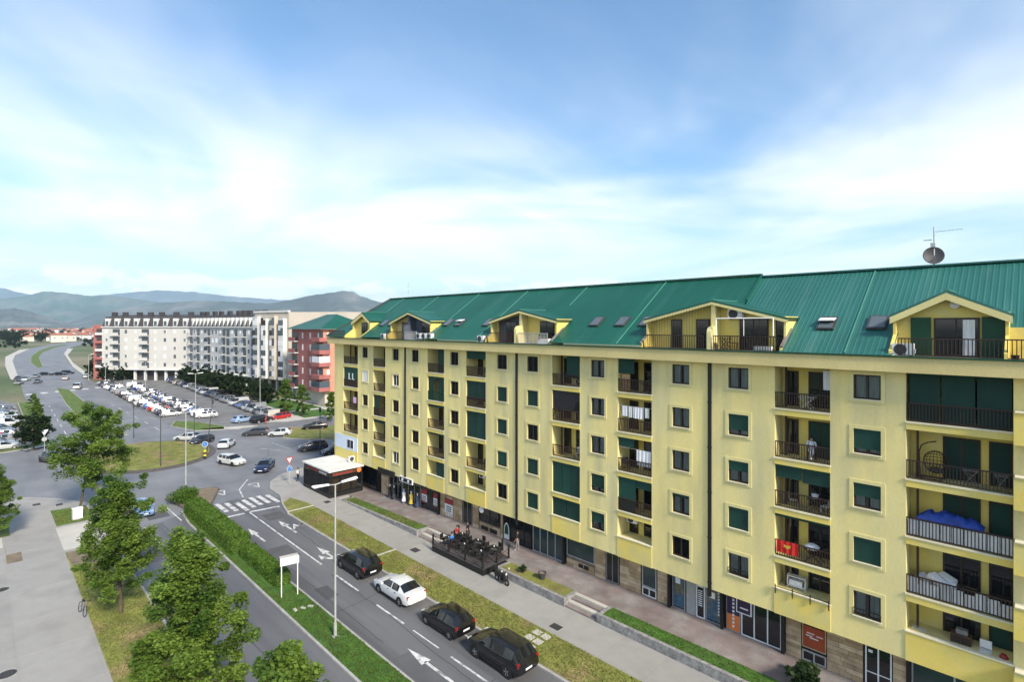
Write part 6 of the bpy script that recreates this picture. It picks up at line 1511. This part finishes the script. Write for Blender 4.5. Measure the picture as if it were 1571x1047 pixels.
# ------------------------------------------------------------------ café deck
dk = thing('cafe_deck', 'raised black café deck with rope railing on the pavement', 'deck', (-38.8, 28.7, .13))
MB().box(0, 6.8, 0, 3.1, 0, .52).build('skirt', 'black', dk)
for i in range(12): MB().box(.02 + i * .567, .02 + i * .567 + .545, -.02, 3.12, .521, .56).build('deck_board', 'brown_deck', dk)
for (x, y) in ((.08, .06), (2.3, .06), (4.5, .06), (6.7, .06), (6.7, 1.6), (6.7, 3.0), (.08, 3.0)):
    MB().box(x - .06, x + .06, y - .06, y + .06, .56, 1.55).build('post', 'black', dk)
def rope(a, b, sag, z):
    pts = [(a[0] + (b[0] - a[0]) * i / 10, a[1] + (b[1] - a[1]) * i / 10, z - sag * 4 * (i / 10) * (1 - i / 10)) for i in range(11)]
    MB().path(pts, .025, 5).build('rope', 'brown_metal', dk)
for a, b in (((.08, .06), (2.3, .06)), ((2.3, .06), (4.5, .06)), ((4.5, .06), (6.7, .06)), ((6.7, .06), (6.7, 1.6)), ((6.7, 1.6), (6.7, 3.0))): rope(a, b, .35, 1.5); rope(a, b, .32, 1.2)
MB().box(5.2, 5.32, 3.6, 3.72, .55, 1.6).build('gate_post', 'black', dk)
def cafe_table(x, y, z, label, m='black'):
    t = thing('cafe_table', label, 'table', (x, y, z)); MB().lathe([(0, .72), (.35, .72), (.35, .75), (0, .75)], n=16).build('table_top', m, t); MB().bar((0, 0, .03), (0, 0, .72), .035, 8).build('stem', 'dark_grey', t); MB().lathe([(0, .0), (.24, 0), (.22, .03), (0, .04)], n=14).build('base', 'dark_grey', t)
    MB().lathe([(0, 0), (.035, 0), (.04, .1), (0, .1)], (.1, .05, .751), 10).build('cup', 'sign_white', t) if False else None
    q = MB().lathe([(0, 0), (.045, 0), (.055, .09), (0, .09)], (.1, .05, .751), 10).build('cup', 'sign_white', None, loc=(x, y, z), label='white cup on the ' + label, cat='cup')
def cafe_chair(x, y, z, rz, label, m='black', name='cafe_chair'):
    t = thing(name, label, 'chair', (x, y, z), rz); MB().box(-.22, .22, -.22, .22, .42, .47).build('seat', m, t); MB().box(-.25, -.2, -.22, .22, .5, .88).build('backrest', m, t)
    for sx in (-.2, .2):
        for sy in (-.2, .2): MB().bar((sx, sy, 0), (sx, sy, .42), .018, 5).build('leg', m, t)
    for sy in (-.2, .2): MB().bar((-.225, sy, .42), (-.225, sy, .52), .018, 5).build('leg_upright', m, t)
    return t
DZ = .13 + .56
names = ['front left', 'rear left', 'front middle', 'rear middle', 'front right', 'rear right']
for i, (dx, dy) in enumerate(((1.1, .9), (1.3, 2.3), (3.2, .95), (3.4, 2.35), (5.3, 1.0), (5.4, 2.4))):
    cafe_table(-38.8 + dx, 28.7 + dy, DZ, names[i] + ' round table on the café deck')
    for j, (cx_, cy_, rz) in enumerate(((-.6, 0, 0), (.6, 0, PI), (0, .58, -PI / 2))):
        cafe_chair(-38.8 + dx + cx_, 28.7 + dy + cy_, DZ, rz + rnd.uniform(-.3, .3), 'dark café chair %s the %s table of the deck' % (['left of', 'right of', 'behind'][j], names[i]))
person('person in dark red sitting at the rear left table of the deck', -38.1, 31.0, DZ, 0, sit(), ('poster_red', 'black', 'black'))
person('person in blue jeans and shirt sitting at the front left table of the deck', -37.1, 29.6, DZ, PI, sit(), ('shirt_blue', 'jeans', 'white_paint'))
person('person in black standing behind the rear left table of the deck', -37.3, 31.6, DZ, R(200), stand(.04), ('black', 'dark_grey', 'black'))
person('person in black and white outside the café door', -32.6, 33.3, .67, R(200), stand(.1), ('black', 'mid_grey', 'white_paint'))

# scooter
t = thing('scooter', 'black motor scooter parked by the brown planter', 'scooter', (-30.1, 29.0, .15), R(-5))
for x in (-.62, .62):
    o = MB().lathe([(.12, -.05), (.22, -.06), (.25, -.03), (.25, .03), (.22, .06), (.12, .05)], (0, 0, 0), 18, 'y').build('wheel', 'rubber', t, loc=(x, 0, .25)); MB().lathe([(0, -.045), (.13, -.04), (.13, .04), (0, .045)], n=12, axis='y').build('rim', 'steel', o)
b = MB(); b.box(-.75, .1, -.16, .16, .42, .68); b.box(-.1, .42, -.17, .17, .26, .36); b.box(.36, .5, -.2, .2, .3, .85); b.build('body', 'black', t); MB().box(-.8, .0, -.15, .15, .68, .78).build('seat', 'rubber', t); MB().bar((.62, 0, .25), (.42, 0, 1.0), .035, 6).build('fork', 'dark_grey', t); MB().bar((.4, -.33, 1.02), (.4, .33, 1.02), .02, 6).build('handlebar', 'dark_grey', t)
MB().lathe([(0, .06), (.09, .03), (.1, 0), (0, 0)], (.52, 0, .86), 12, 'x').build('headlight', 'lamp_clear', t); MB().box(-.86, -.78, -.08, .08, .5, .6).build('tail_light', 'tail_red', t); MB().box(-.9, -.88, -.09, .09, .36, .48).build('number_plate', 'sign_white', t)
for s in (-.36, .36): MB().lathe([(0, 0), (.07, 0), (.07, .02), (0, .02)], (.42, s, 1.18), 10, 'x').build('mirror', 'lamp_clear', t)
MB().box(-1.05, -.72, -.18, .18, .8, 1.08).build('top_box', 'black', t)
# bicycle lying at the left strip
t = thing('bicycle', 'bicycle leaning at the edge of the left walkway under the trees', 'bicycle', (-47.6, 5.12, .15), R(8))
for x in (-.52, .52):
    o = MB().lathe([(.31, -.015), (.34, -.015), (.34, .015), (.31, .015), (.31, -.015)], n=20, axis='y').build('wheel', 'rubber', t, loc=(x, 0, .34)); q = MB()
    for i in range(8): a = i * PI / 4; q.bar((0, 0, 0), (math.cos(a) * .31, 0, math.sin(a) * .31), .005, 3)
    q.build('spokes', 'steel', o)
MB().path([(-.52, 0, .34), (-.2, 0, .75), (.38, 0, .8), (.0, 0, .32), (-.52, 0, .34)], .02, 6).bar((-.2, 0, .75), (0, 0, .32), .02).bar((.52, 0, .34), (.36, 0, .95), .02).build('frame', 'mid_grey', t); MB().box(-.35, -.1, -.07, .07, .82, .88).build('saddle', 'black', t); MB().bar((.36, -.28, .97), (.36, .28, .97), .015, 5).build('handlebar', 'black', t)
t.rotation_euler = (R(-12), 0, R(8))
# round planter pot on the brown planter
t = thing('flower_pot', 'dark round pot standing in the brown planter', 'pot', (-27.6, 30.9, .67)); MB().lathe([(0, 0), (.2, 0), (.32, .5), (.34, .52), (.29, .52), (.2, .3), (0, .3)], n=18).build('pot', 'dark_grey', t); MB().lathe([(0, .4), (.27, .4), (.27, .42), (0, .42)], n=16).build('soil', 'soil', t)
# mannequins outside the clothes shop
def mannequin(x, y, z, m, label):
    t = thing('mannequin', label, 'mannequin', (x, y, z)); b = MB(); b.lathe([(0, 1.35), (.07, 1.35), (.09, 1.28), (.2, 1.22), (.19, .95), (.14, .8), (.2, .6), (.26, .25), (0, .25)], n=14); b.build('dress', m, t, smooth=True); MB().lathe([(0, 1.62), (.06, 1.6), (.08, 1.5), (.06, 1.4), (.045, 1.34), (0, 1.34)], n=12).build('head', 'sign_white', t, smooth=True); MB().bar((0, 0, .02), (0, 0, .26), .02, 6).build('stand', 'steel', t); MB().lathe([(0, 0), (.2, 0), (.2, .02), (0, .02)], n=14).build('base', 'steel', t)
for k_, (u, m, lb) in enumerate(((53.9, 'black', 'mannequin in black outside the shop under the black sign'), (53.0, 'dark_grey', 'mannequin in dark grey outside the shop under the black sign'), (51.0, 'cloth_white', 'mannequin in white by the drainpipe shop door'), (49.6, 'straw', 'mannequin in a yellow dress below the black and white sign'), (48.4, 'jeans', 'mannequin in blue beside the red posters'))): mannequin(-u, 33.85, zw(u) + .01, m, lb)
# ------------------------------------------------------------------ things on the balconies and terraces
def cloth(name, label, cat, x, y, z, w_, hh, m, n=14, amp=.03, parent=None):
    b = MB()
    for k in range(n):
        x0, x1 = w_ * k / n, w_ * (k+1) / n; f0, f1 = amp * math.sin(k * 1.7), amp * math.sin((k+1) * 1.7)
        for q in range(4):
            z0, z1 = -hh * q / 4, -hh * (q+1) / 4; s0, s1 = .4 + .6 * q / 4, .4 + .6 * (q+1) / 4
            b.quad((x0, f0 * s0, z0), (x1, f1 * s0, z0), (x1, f1 * s1, z1), (x0, f0 * s1, z1))
            b.quad((x0, f0 * s0 + .006, z0), (x0, f0 * s1 + .006, z1), (x1, f1 * s1 + .006, z1), (x1, f1 * s0 + .006, z0))
    if parent: return b.build(name, m, parent, True, 180, loc=(x, y, z))
    return b.build(name, m, None, True, 180, loc=(x, y, z), label=label, cat=cat)
yr = FY + .05
# laundry on the fourth-floor loggia
f = FL[3]
for k, (x, w_, hh, m) in enumerate(((-22.0, .5, .75, 'cloth_white'), (-21.45, .35, .8, 'curtain'), (-21.05, .85, .82, 'cloth_white'), (-20.1, .35, .7, 'curtain'))):
    cloth('laundry', ['first', 'second', 'third', 'fourth'][k] + ' piece of pale laundry from the left on the loggia line', 'laundry', x, FY + .1, f + 1.9, w_, hh, m)
cloth('laundry', 'white sheet with faint lines hung in the loggia below the laundry', 'laundry', -20.75, FY + .08, FL[2] + 1.75, 1.15, 1.1, 'cloth_white')
cloth('laundry', 'pink towel hanging in the corner loggia of the yellow block', 'laundry', -61.6, FY + .1, FL[2] + 1.7, .8, .9, 'pink_cloth')
for zz in (FL[3] + 1.9, FL[2] + 1.75): MB().bar((-22.25, FY + .1, zz + .01), (-19.55, FY + .1, zz + .01), .012, 4).build('clothes_line', 'galv', balc[('F', 4 if zz > FL[3] else 3)])
# red flag with a gold emblem draped over the railing
fl = cloth('flag', 'red flag with gold emblem draped over the loggia railing', 'flag', -11.25, FY - .02, FL[1] + .98, 1.2, .72, 'red_cloth', 14, .03)
em = MB()
for s in (-1, 1):
    em.face([(.6 + s * .03, -.045, -.2), (.6 + s * .28, -.045, -.14), (.6 + s * .24, -.045, -.28), (.6 + s * .28, -.045, -.38), (.6 + s * .12, -.045, -.36), (.6 + s * .06, -.045, -.5), (.6 + s * .01, -.045, -.48)][::s])
em.disc((.6, -.05, -.3), .09, 'y', 12); eo = em.build('emblem', 'gold', fl); eo.scale = (.7, 1, .7); eo.location = (.18, 0, -.09)
# seated person and furniture
bx = -9.6
cafe_chair(bx, FY + .75, FL[3] + .01, R(-70), 'dark chair under the person in white on the loggia', 'brown_metal', 'chair')
person('person in white sitting cross-legged on the loggia beside the green blind', bx, FY + .75, FL[3] + .01, R(-70), sit(.45, 1), ('cloth_white', 'cloth_white', 'white_paint'))
def folding_table(x, y, z, label, m='white_paint', w_=.8):
    t = thing('folding_table', label, 'table', (x, y, z)); MB().box(-w_/2, w_/2, -.3, .3, .7, .73).build('table_top', m, t)
    for sy in (-.26, .26):
        MB().beam((-w_/2 + .05, sy, 0), (w_/2 - .05, sy, .7), .04, .03).build('leg', m, t); MB().beam((w_/2 - .05, sy + .03, 0), (-w_/2 + .05, sy + .03, .7), .04, .03).build('leg', m, t)
folding_table(-9.75, FY + .5, FL[4] + .01, 'white cross-legged table on the top loggia'); folding_table(-9.3, FY + .55, FL[2] + .01, 'brown cross-legged table on the loggia with the green awning', 'brown_wood')
cloth('laundry', 'white towel rack hanging at the right of the top loggia', 'laundry', -8.95, FY + .6, FL[4] + 2.3, .4, 1.1, 'cloth_white', 8, .02)
cafe_chair(-10.5, FY + .55, FL[2] + .01, R(20), 'grey cushioned chair on the loggia with the green awning', 'mid_grey', 'chair'); cafe_chair(-8.75, FY + .5, FL[2] + .01, R(160), 'pale chair beside the brown table under the awning', 'curtain', 'chair')
MB().lathe([(0, 0), (.13, 0), (.2, .25), (0, .3)], n=12).build('cushion', 'cloth_white', None, loc=(-9.35, FY + .55, FL[2] + .75), label='white bundle lying on the brown table under the awning', cat='bundle')
folding_table(-9.4, FY + .6, FL[1] + .01, 'dark table with bedding beside the red flag', 'brown_wood', 1.0)
MB().lathe([(0, 0), (.35, 0), (.4, .12), (.2, .26), (0, .28)], n=14).build('bedding', 'cloth_white', None, loc=(-9.5, FY + .55, FL[1] + .75), label='pale bedding heaped beside the red flag', cat='bedding')
# shelf and flower rail on the lowest loggia
t = thing('balcony_shelf', 'white shelf standing inside the lowest loggia with flower brackets', 'shelf', (-10.4, FY + .9, FL[0])); MB().box(-.5, .5, -.2, .2, 0, .05).build('base', 'white_paint', t)
for k in range(3): MB().box(-.5, .5, -.2, .2, .5 + k * .55, .54 + k * .55).build('shelf_board', 'white_paint', t)
for s in (-.5, .46): MB().box(s, s + .04, -.2, .2, .05, 1.7).build('upright', 'white_paint', t)
for z_ in (.56, 1.1): MB().box(-.4, .3, -.15, .15, z_, z_ + .3).build('box', 'cloth_white', t)
t = thing('flower_rail', 'black bracket rail fixed on the coping of the lowest loggia', 'rail', (-11.3, FY - .12, FL[0] + 1.0)); MB().box(0, 2.85, -.02, .02, .12, .15).build('bar', 'black', t)
for k in range(4): MB().box(k * .93, k * .93 + .04, -.03, .03, -.3, .25).build('bracket', 'black', t)
# hanging egg chair
t = thing('egg_chair', 'round wicker egg chair hanging from a curved stand on the loggia', 'chair', (-4.0, FY + .7, FL[3] + .02))
MB().path([(-.55, 0, 0), (-.6, 0, 1.3), (-.5, 0, 1.65), (-.25, 0, 1.82), (.1, 0, 1.92)], .03, 6).build('stand', 'brown_metal', t); MB().beam((-.75, -.3, .03), (.4, -.3, .03), .06, .06).beam((-.75, .3, .03), (.4, .3, .03), .06, .06).beam((-.6, -.3, .06), (-.6, .3, .06), .06, .06).build('base', 'brown_metal', t)
MB().bar((.08, 0, 1.4), (.08, 0, 1.92), .012, 4).build('chain', 'galv', t)
q = MB(); cz = .88
for k in range(11):
    a = k * PI / 10; q.path([(.08 + .5 * math.cos(a) * math.sin(p * PI / 10), .42 * math.sin(a) * math.sin(p * PI / 10) - .0, cz + .56 * math.cos(p * PI / 10)) for p in range(11)], .012, 4)
    if 0 < k < 10: q.path([(.08 + .5 * math.sin(k * PI / 10) * math.cos(p * PI / 10), .42 * math.sin(k * PI / 10) * math.sin(p * PI / 10), cz + .56 * math.cos(k * PI / 10)) for p in range(11)], .012, 4)
ring = [(.08 + .5 * math.cos(p * PI / 12), -.02, cz + .56 * math.sin(p * PI / 12)) for p in range(25)]; q.path(ring, .022, 5); q.build('basket', 'brown_wood', t); MB().lathe([(0, 0), (.3, 0), (.36, .08), (.3, .14), (0, .15)], (.08, .12, cz - .5), 14).build('cushion', 'dark_grey', t)
folding_table(-2.6, FY + .8, FL[3] + .01, 'low grey crate left of the doors behind the egg chair', 'mid_grey', .6); folding_table(-1.5, FY + .6, FL[3] + .01, 'small grey crate beside the narrow door right of the egg chair', 'mid_grey', .5)
# blue tarpaulin over stored things
f = FL[2]; r_ = random.Random(4); b = MB(); nx, ny = 26, 6; gr = []
for i in range(nx + 1):
    x = 2.55 * i / nx
    for j in range(ny + 1):
        y = .75 * j / ny; e = min(1, 6 * i / nx, 6 * (nx - i) / nx) * min(1, 3.2 * j / ny + .12, 3.2 * (ny - j) / ny + .12)
        b.v.append((x + r_.uniform(-.02, .02), y, .62 + .42 * e * (1 - .28 * x / 2.55) + r_.uniform(-.09, .09) * e + .05 * math.sin(x * 5 + y * 4)))
for i in range(nx):
    for j in range(ny): a = i * (ny + 1) + j; b.f.append((a, a + ny + 1, a + ny + 2, a + 1))
sk_ = len(b.v)
for i in range(nx + 1): p = b.v[i * (ny + 1)]; b.v.append((p[0], p[1] - .02, .03))
for i in range(nx): b.f.append((i * (ny + 1), sk_ + i, sk_ + i + 1, (i + 1) * (ny + 1)))
t = b.build('tarpaulin', 'blue_tarp', None, True, 60, loc=(-4.62, FY + .16, f + .36), label='crumpled blue tarpaulin over stored things behind a white-backed railing', cat='tarpaulin')
for i in (3, 2):
    o = balc[('H', i)]; n_ = 9 if i == 3 else 6; L_ = 3.9
    for k in range(n_ if i == 3 else 9): MB().box(-4.98 + k * L_ / 9 + .01, -4.98 + (k + 1) * L_ / 9 - .02, FY + .09, FY + .105, FL[i-1] + .08, FL[i-1] + .86 - (0 if i == 3 else .08 * (k % 3))).build('privacy_board', 'white_paint' if i == 3 else 'curtain', o)
# heap of white things and bicycles on the loggia below
r_ = random.Random(9); hp = thing('stored_heap', 'heap of white boards and bags on the loggia below the blue tarpaulin', 'heap', (-4.5, FY + .55, FL[1] + .02))
for k in range(11):
    o = MB().box(-.35, .35, -.2, .2, 0, r_.uniform(.12, .3)).build('bag' if k % 2 else 'board', r_.choice(('cloth_white', 'curtain', 'white_paint')), hp, loc=(r_.uniform(-.2, 1.2), r_.uniform(-.15, .5), .05 + k * .095 * (1 if k < 6 else .8))); o.rotation_euler = (r_.uniform(-.3, .3), r_.uniform(-.15, .45), r_.uniform(-.6, .6))
t = thing('bicycle', 'dark bicycle stored behind the railing of the second-floor loggia', 'bicycle', (-2.7, FY + .4, FL[1] + .02), 0)
for x in (-.5, .5): MB().lathe([(.3, -.015), (.33, -.015), (.33, .015), (.3, .015), (.3, -.015)], (x, 0, .33), 18, 'y').build('wheel', 'rubber', t)
MB().path([(-.5, 0, .33), (-.2, 0, .75), (.38, 0, .8), (.0, 0, .32), (-.5, 0, .33)], .02, 6).bar((.5, 0, .33), (.36, 0, .95), .02).build('frame', 'black', t); MB().box(-.35, -.1, -.07, .07, .8, .86).build('saddle', 'black', t); MB().bar((.36, -.25, .97), (.36, .25, .97), .015, 5).build('handlebar', 'black', t)
# clutter on the lowest wide loggia
t = thing('cabinet', 'brown wooden cabinet with clutter on top on the lowest wide loggia', 'cabinet', (-2.95, FY + .75, FL[0] + .02)); MB().box(-.4, .4, -.25, .25, 0, 1.35).build('carcass', 'wood_brown', t); MB().box(-.37, -.01, -.27, -.251, .06, 1.28).build('door', 'brown_wood', t); MB().box(.01, .37, -.27, -.251, .06, 1.28).build('door', 'brown_wood', t)
MB().box(-.2, .25, -.15, .15, 0, .22).build('box', 'mid_grey', None, loc=(-2.95, FY + .75, FL[0] + 1.375), label='grey box on top of the brown loggia cabinet', cat='box')
cafe_chair(-2.05, FY + .6, FL[0] + .5, R(-90), 'white plastic chair stacked high beside the brown cabinet', 'white_paint', 'plastic_chair')
MB().lathe([(0, 0), (.16, 0), (.17, .5), (.1, .62), (0, .62)], n=14).build('bag', 'poster_red', None, loc=(-1.4, FY + .5, FL[0] + .5), label='red and white bag beside the white plastic chair', cat='bag')
t = thing('drying_rack', 'small folded rack on the left end of the lowest wide loggia', 'rack', (-4.6, FY + .5, FL[0] + .02)); 
for k in range(5): MB().bar((-.25, -.2 + k * .1, 1.05), (.3, -.2 + k * .1, 1.0), .012, 4).build('rod', 'galv', t)
MB().beam((-.25, -.2, 0), (-.25, -.2, 1.05), .03, .03).beam((.3, .2, 0), (.3, .2, 1.0), .03, .03).beam((-.25, .2, 0), (-.25, .2, 1.05), .03, .03).beam((.3, -.2, 0), (.3, -.2, 1.0), .03, .03).build('frame', 'galv', t)
# a few more balcony pieces
cafe_chair(-27.0 + .6, FY + .7, FL[2] + .01, R(-60), 'white chair on the open loggia above the full green blinds', 'white_paint', 'plastic_chair')
folding_table(-26.6, FY + .6, FL[4] + .01, 'pale table on the top loggia with half a green blind', 'cloth_white')
MB().box(-.35, .35, -.02, .02, 0, 1.25).build('board', 'wood_light', None, loc=(-21.75, FY + .25, FL[4] + .05), label='tan board leaning in the top loggia above the laundry', cat='board')
folding_table(-20.2, FY + .6, FL[4] + .01, 'brown table in the top loggia above the laundry', 'brown_wood'); cafe_chair(-21.9, FY + .5, FL[2] + .01, R(-40), 'dark chair left of the white sheet in the loggia', 'dark_grey', 'chair')
for k, (key, dx) in enumerate((('C', .8), ('D', .9))):
    for j, i in enumerate((3, 5) if key == 'C' else (5, 2)):
        cafe_chair(-BAL[key][0] - dx, FY + .7, FL[i - 1] + .01, R(-80), '%s chair on the %s loggia of the %s loggia column from the left' % (('brown', 'dark')[j], {5: 'fifth-floor', 3: 'third-floor', 2: 'second-floor'}[i], 'third' if key == 'C' else 'fourth'), 'brown_wood' if j == 0 else 'dark_grey', 'chair')
# terraces
cafe_chair(-13.9, 33.6, FLZ + .03, R(30), 'brown chair on the right half of the wide dormer terrace', 'brown_wood', 'chair'); folding_table(-14.3, 33.3, FLZ + .03, 'low brown table on the wide dormer terrace', 'brown_wood', .6)
t = thing('planter_box', 'white trough planter behind the railing of the wide dormer terrace', 'planter', (-11.9, 33.0, FLZ + .03)); MB().box(-.5, .5, -.12, .12, 0, .3).build('trough', 'white_paint', t); MB().box(-.46, .46, -.09, .09, .3, .31).build('soil', 'soil', t)
shrub('dark palm-like pot plant on the white dormer terrace', -29.7, 33.3, .4, .8, 500, .16, 'leaf_dark', 12, 'pot_plant', FLZ + .3)
t = thing('planter_box', 'white planter below the pot plant on the white dormer terrace', 'planter', (-29.5, 33.3, FLZ + .03)); MB().box(-.6, .6, -.2, .2, 0, .45).build('trough', 'white_paint', t); MB().box(-.55, .55, -.16, .16, .45, .46).build('soil', 'soil', t)
MB().lathe([(0, 0), (.12, 0), (.16, .2), (0, .2)], n=10).build('flower_pot', 'brown_wood', None, loc=(-1.0, 33.1, FLZ + .03), label='small dark pot at the foot of the right terrace railing', cat='pot')

# ------------------------------------------------------------------ the air
hz_me = MB().box(-16500, 6000, -6000, 16500, -4, 1150).mesh('haze', None)
bm = bmesh.new(); bm.from_mesh(hz_me); bmesh.ops.recalc_face_normals(bm, faces=bm.faces); bm.to_mesh(hz_me); bm.free()
hm = bpy.data.materials.new('haze'); hm.use_nodes = True; hn = hm.node_tree.nodes; hn.remove(hn['Principled BSDF'])
pvn = hn.new('ShaderNodeVolumePrincipled'); pvn.inputs['Color'].default_value = (.62, .82, 1, 1); pvn.inputs['Density'].default_value = HAZE; pvn.inputs['Anisotropy'].default_value = .2
hm.node_tree.links.new(pvn.outputs[0], hn['Material Output'].inputs['Volume'])
hz_me.materials.append(hm); obj('haze', hz_me, kind='stuff', label='thin bluish haze over the town and the hills', cat='haze')
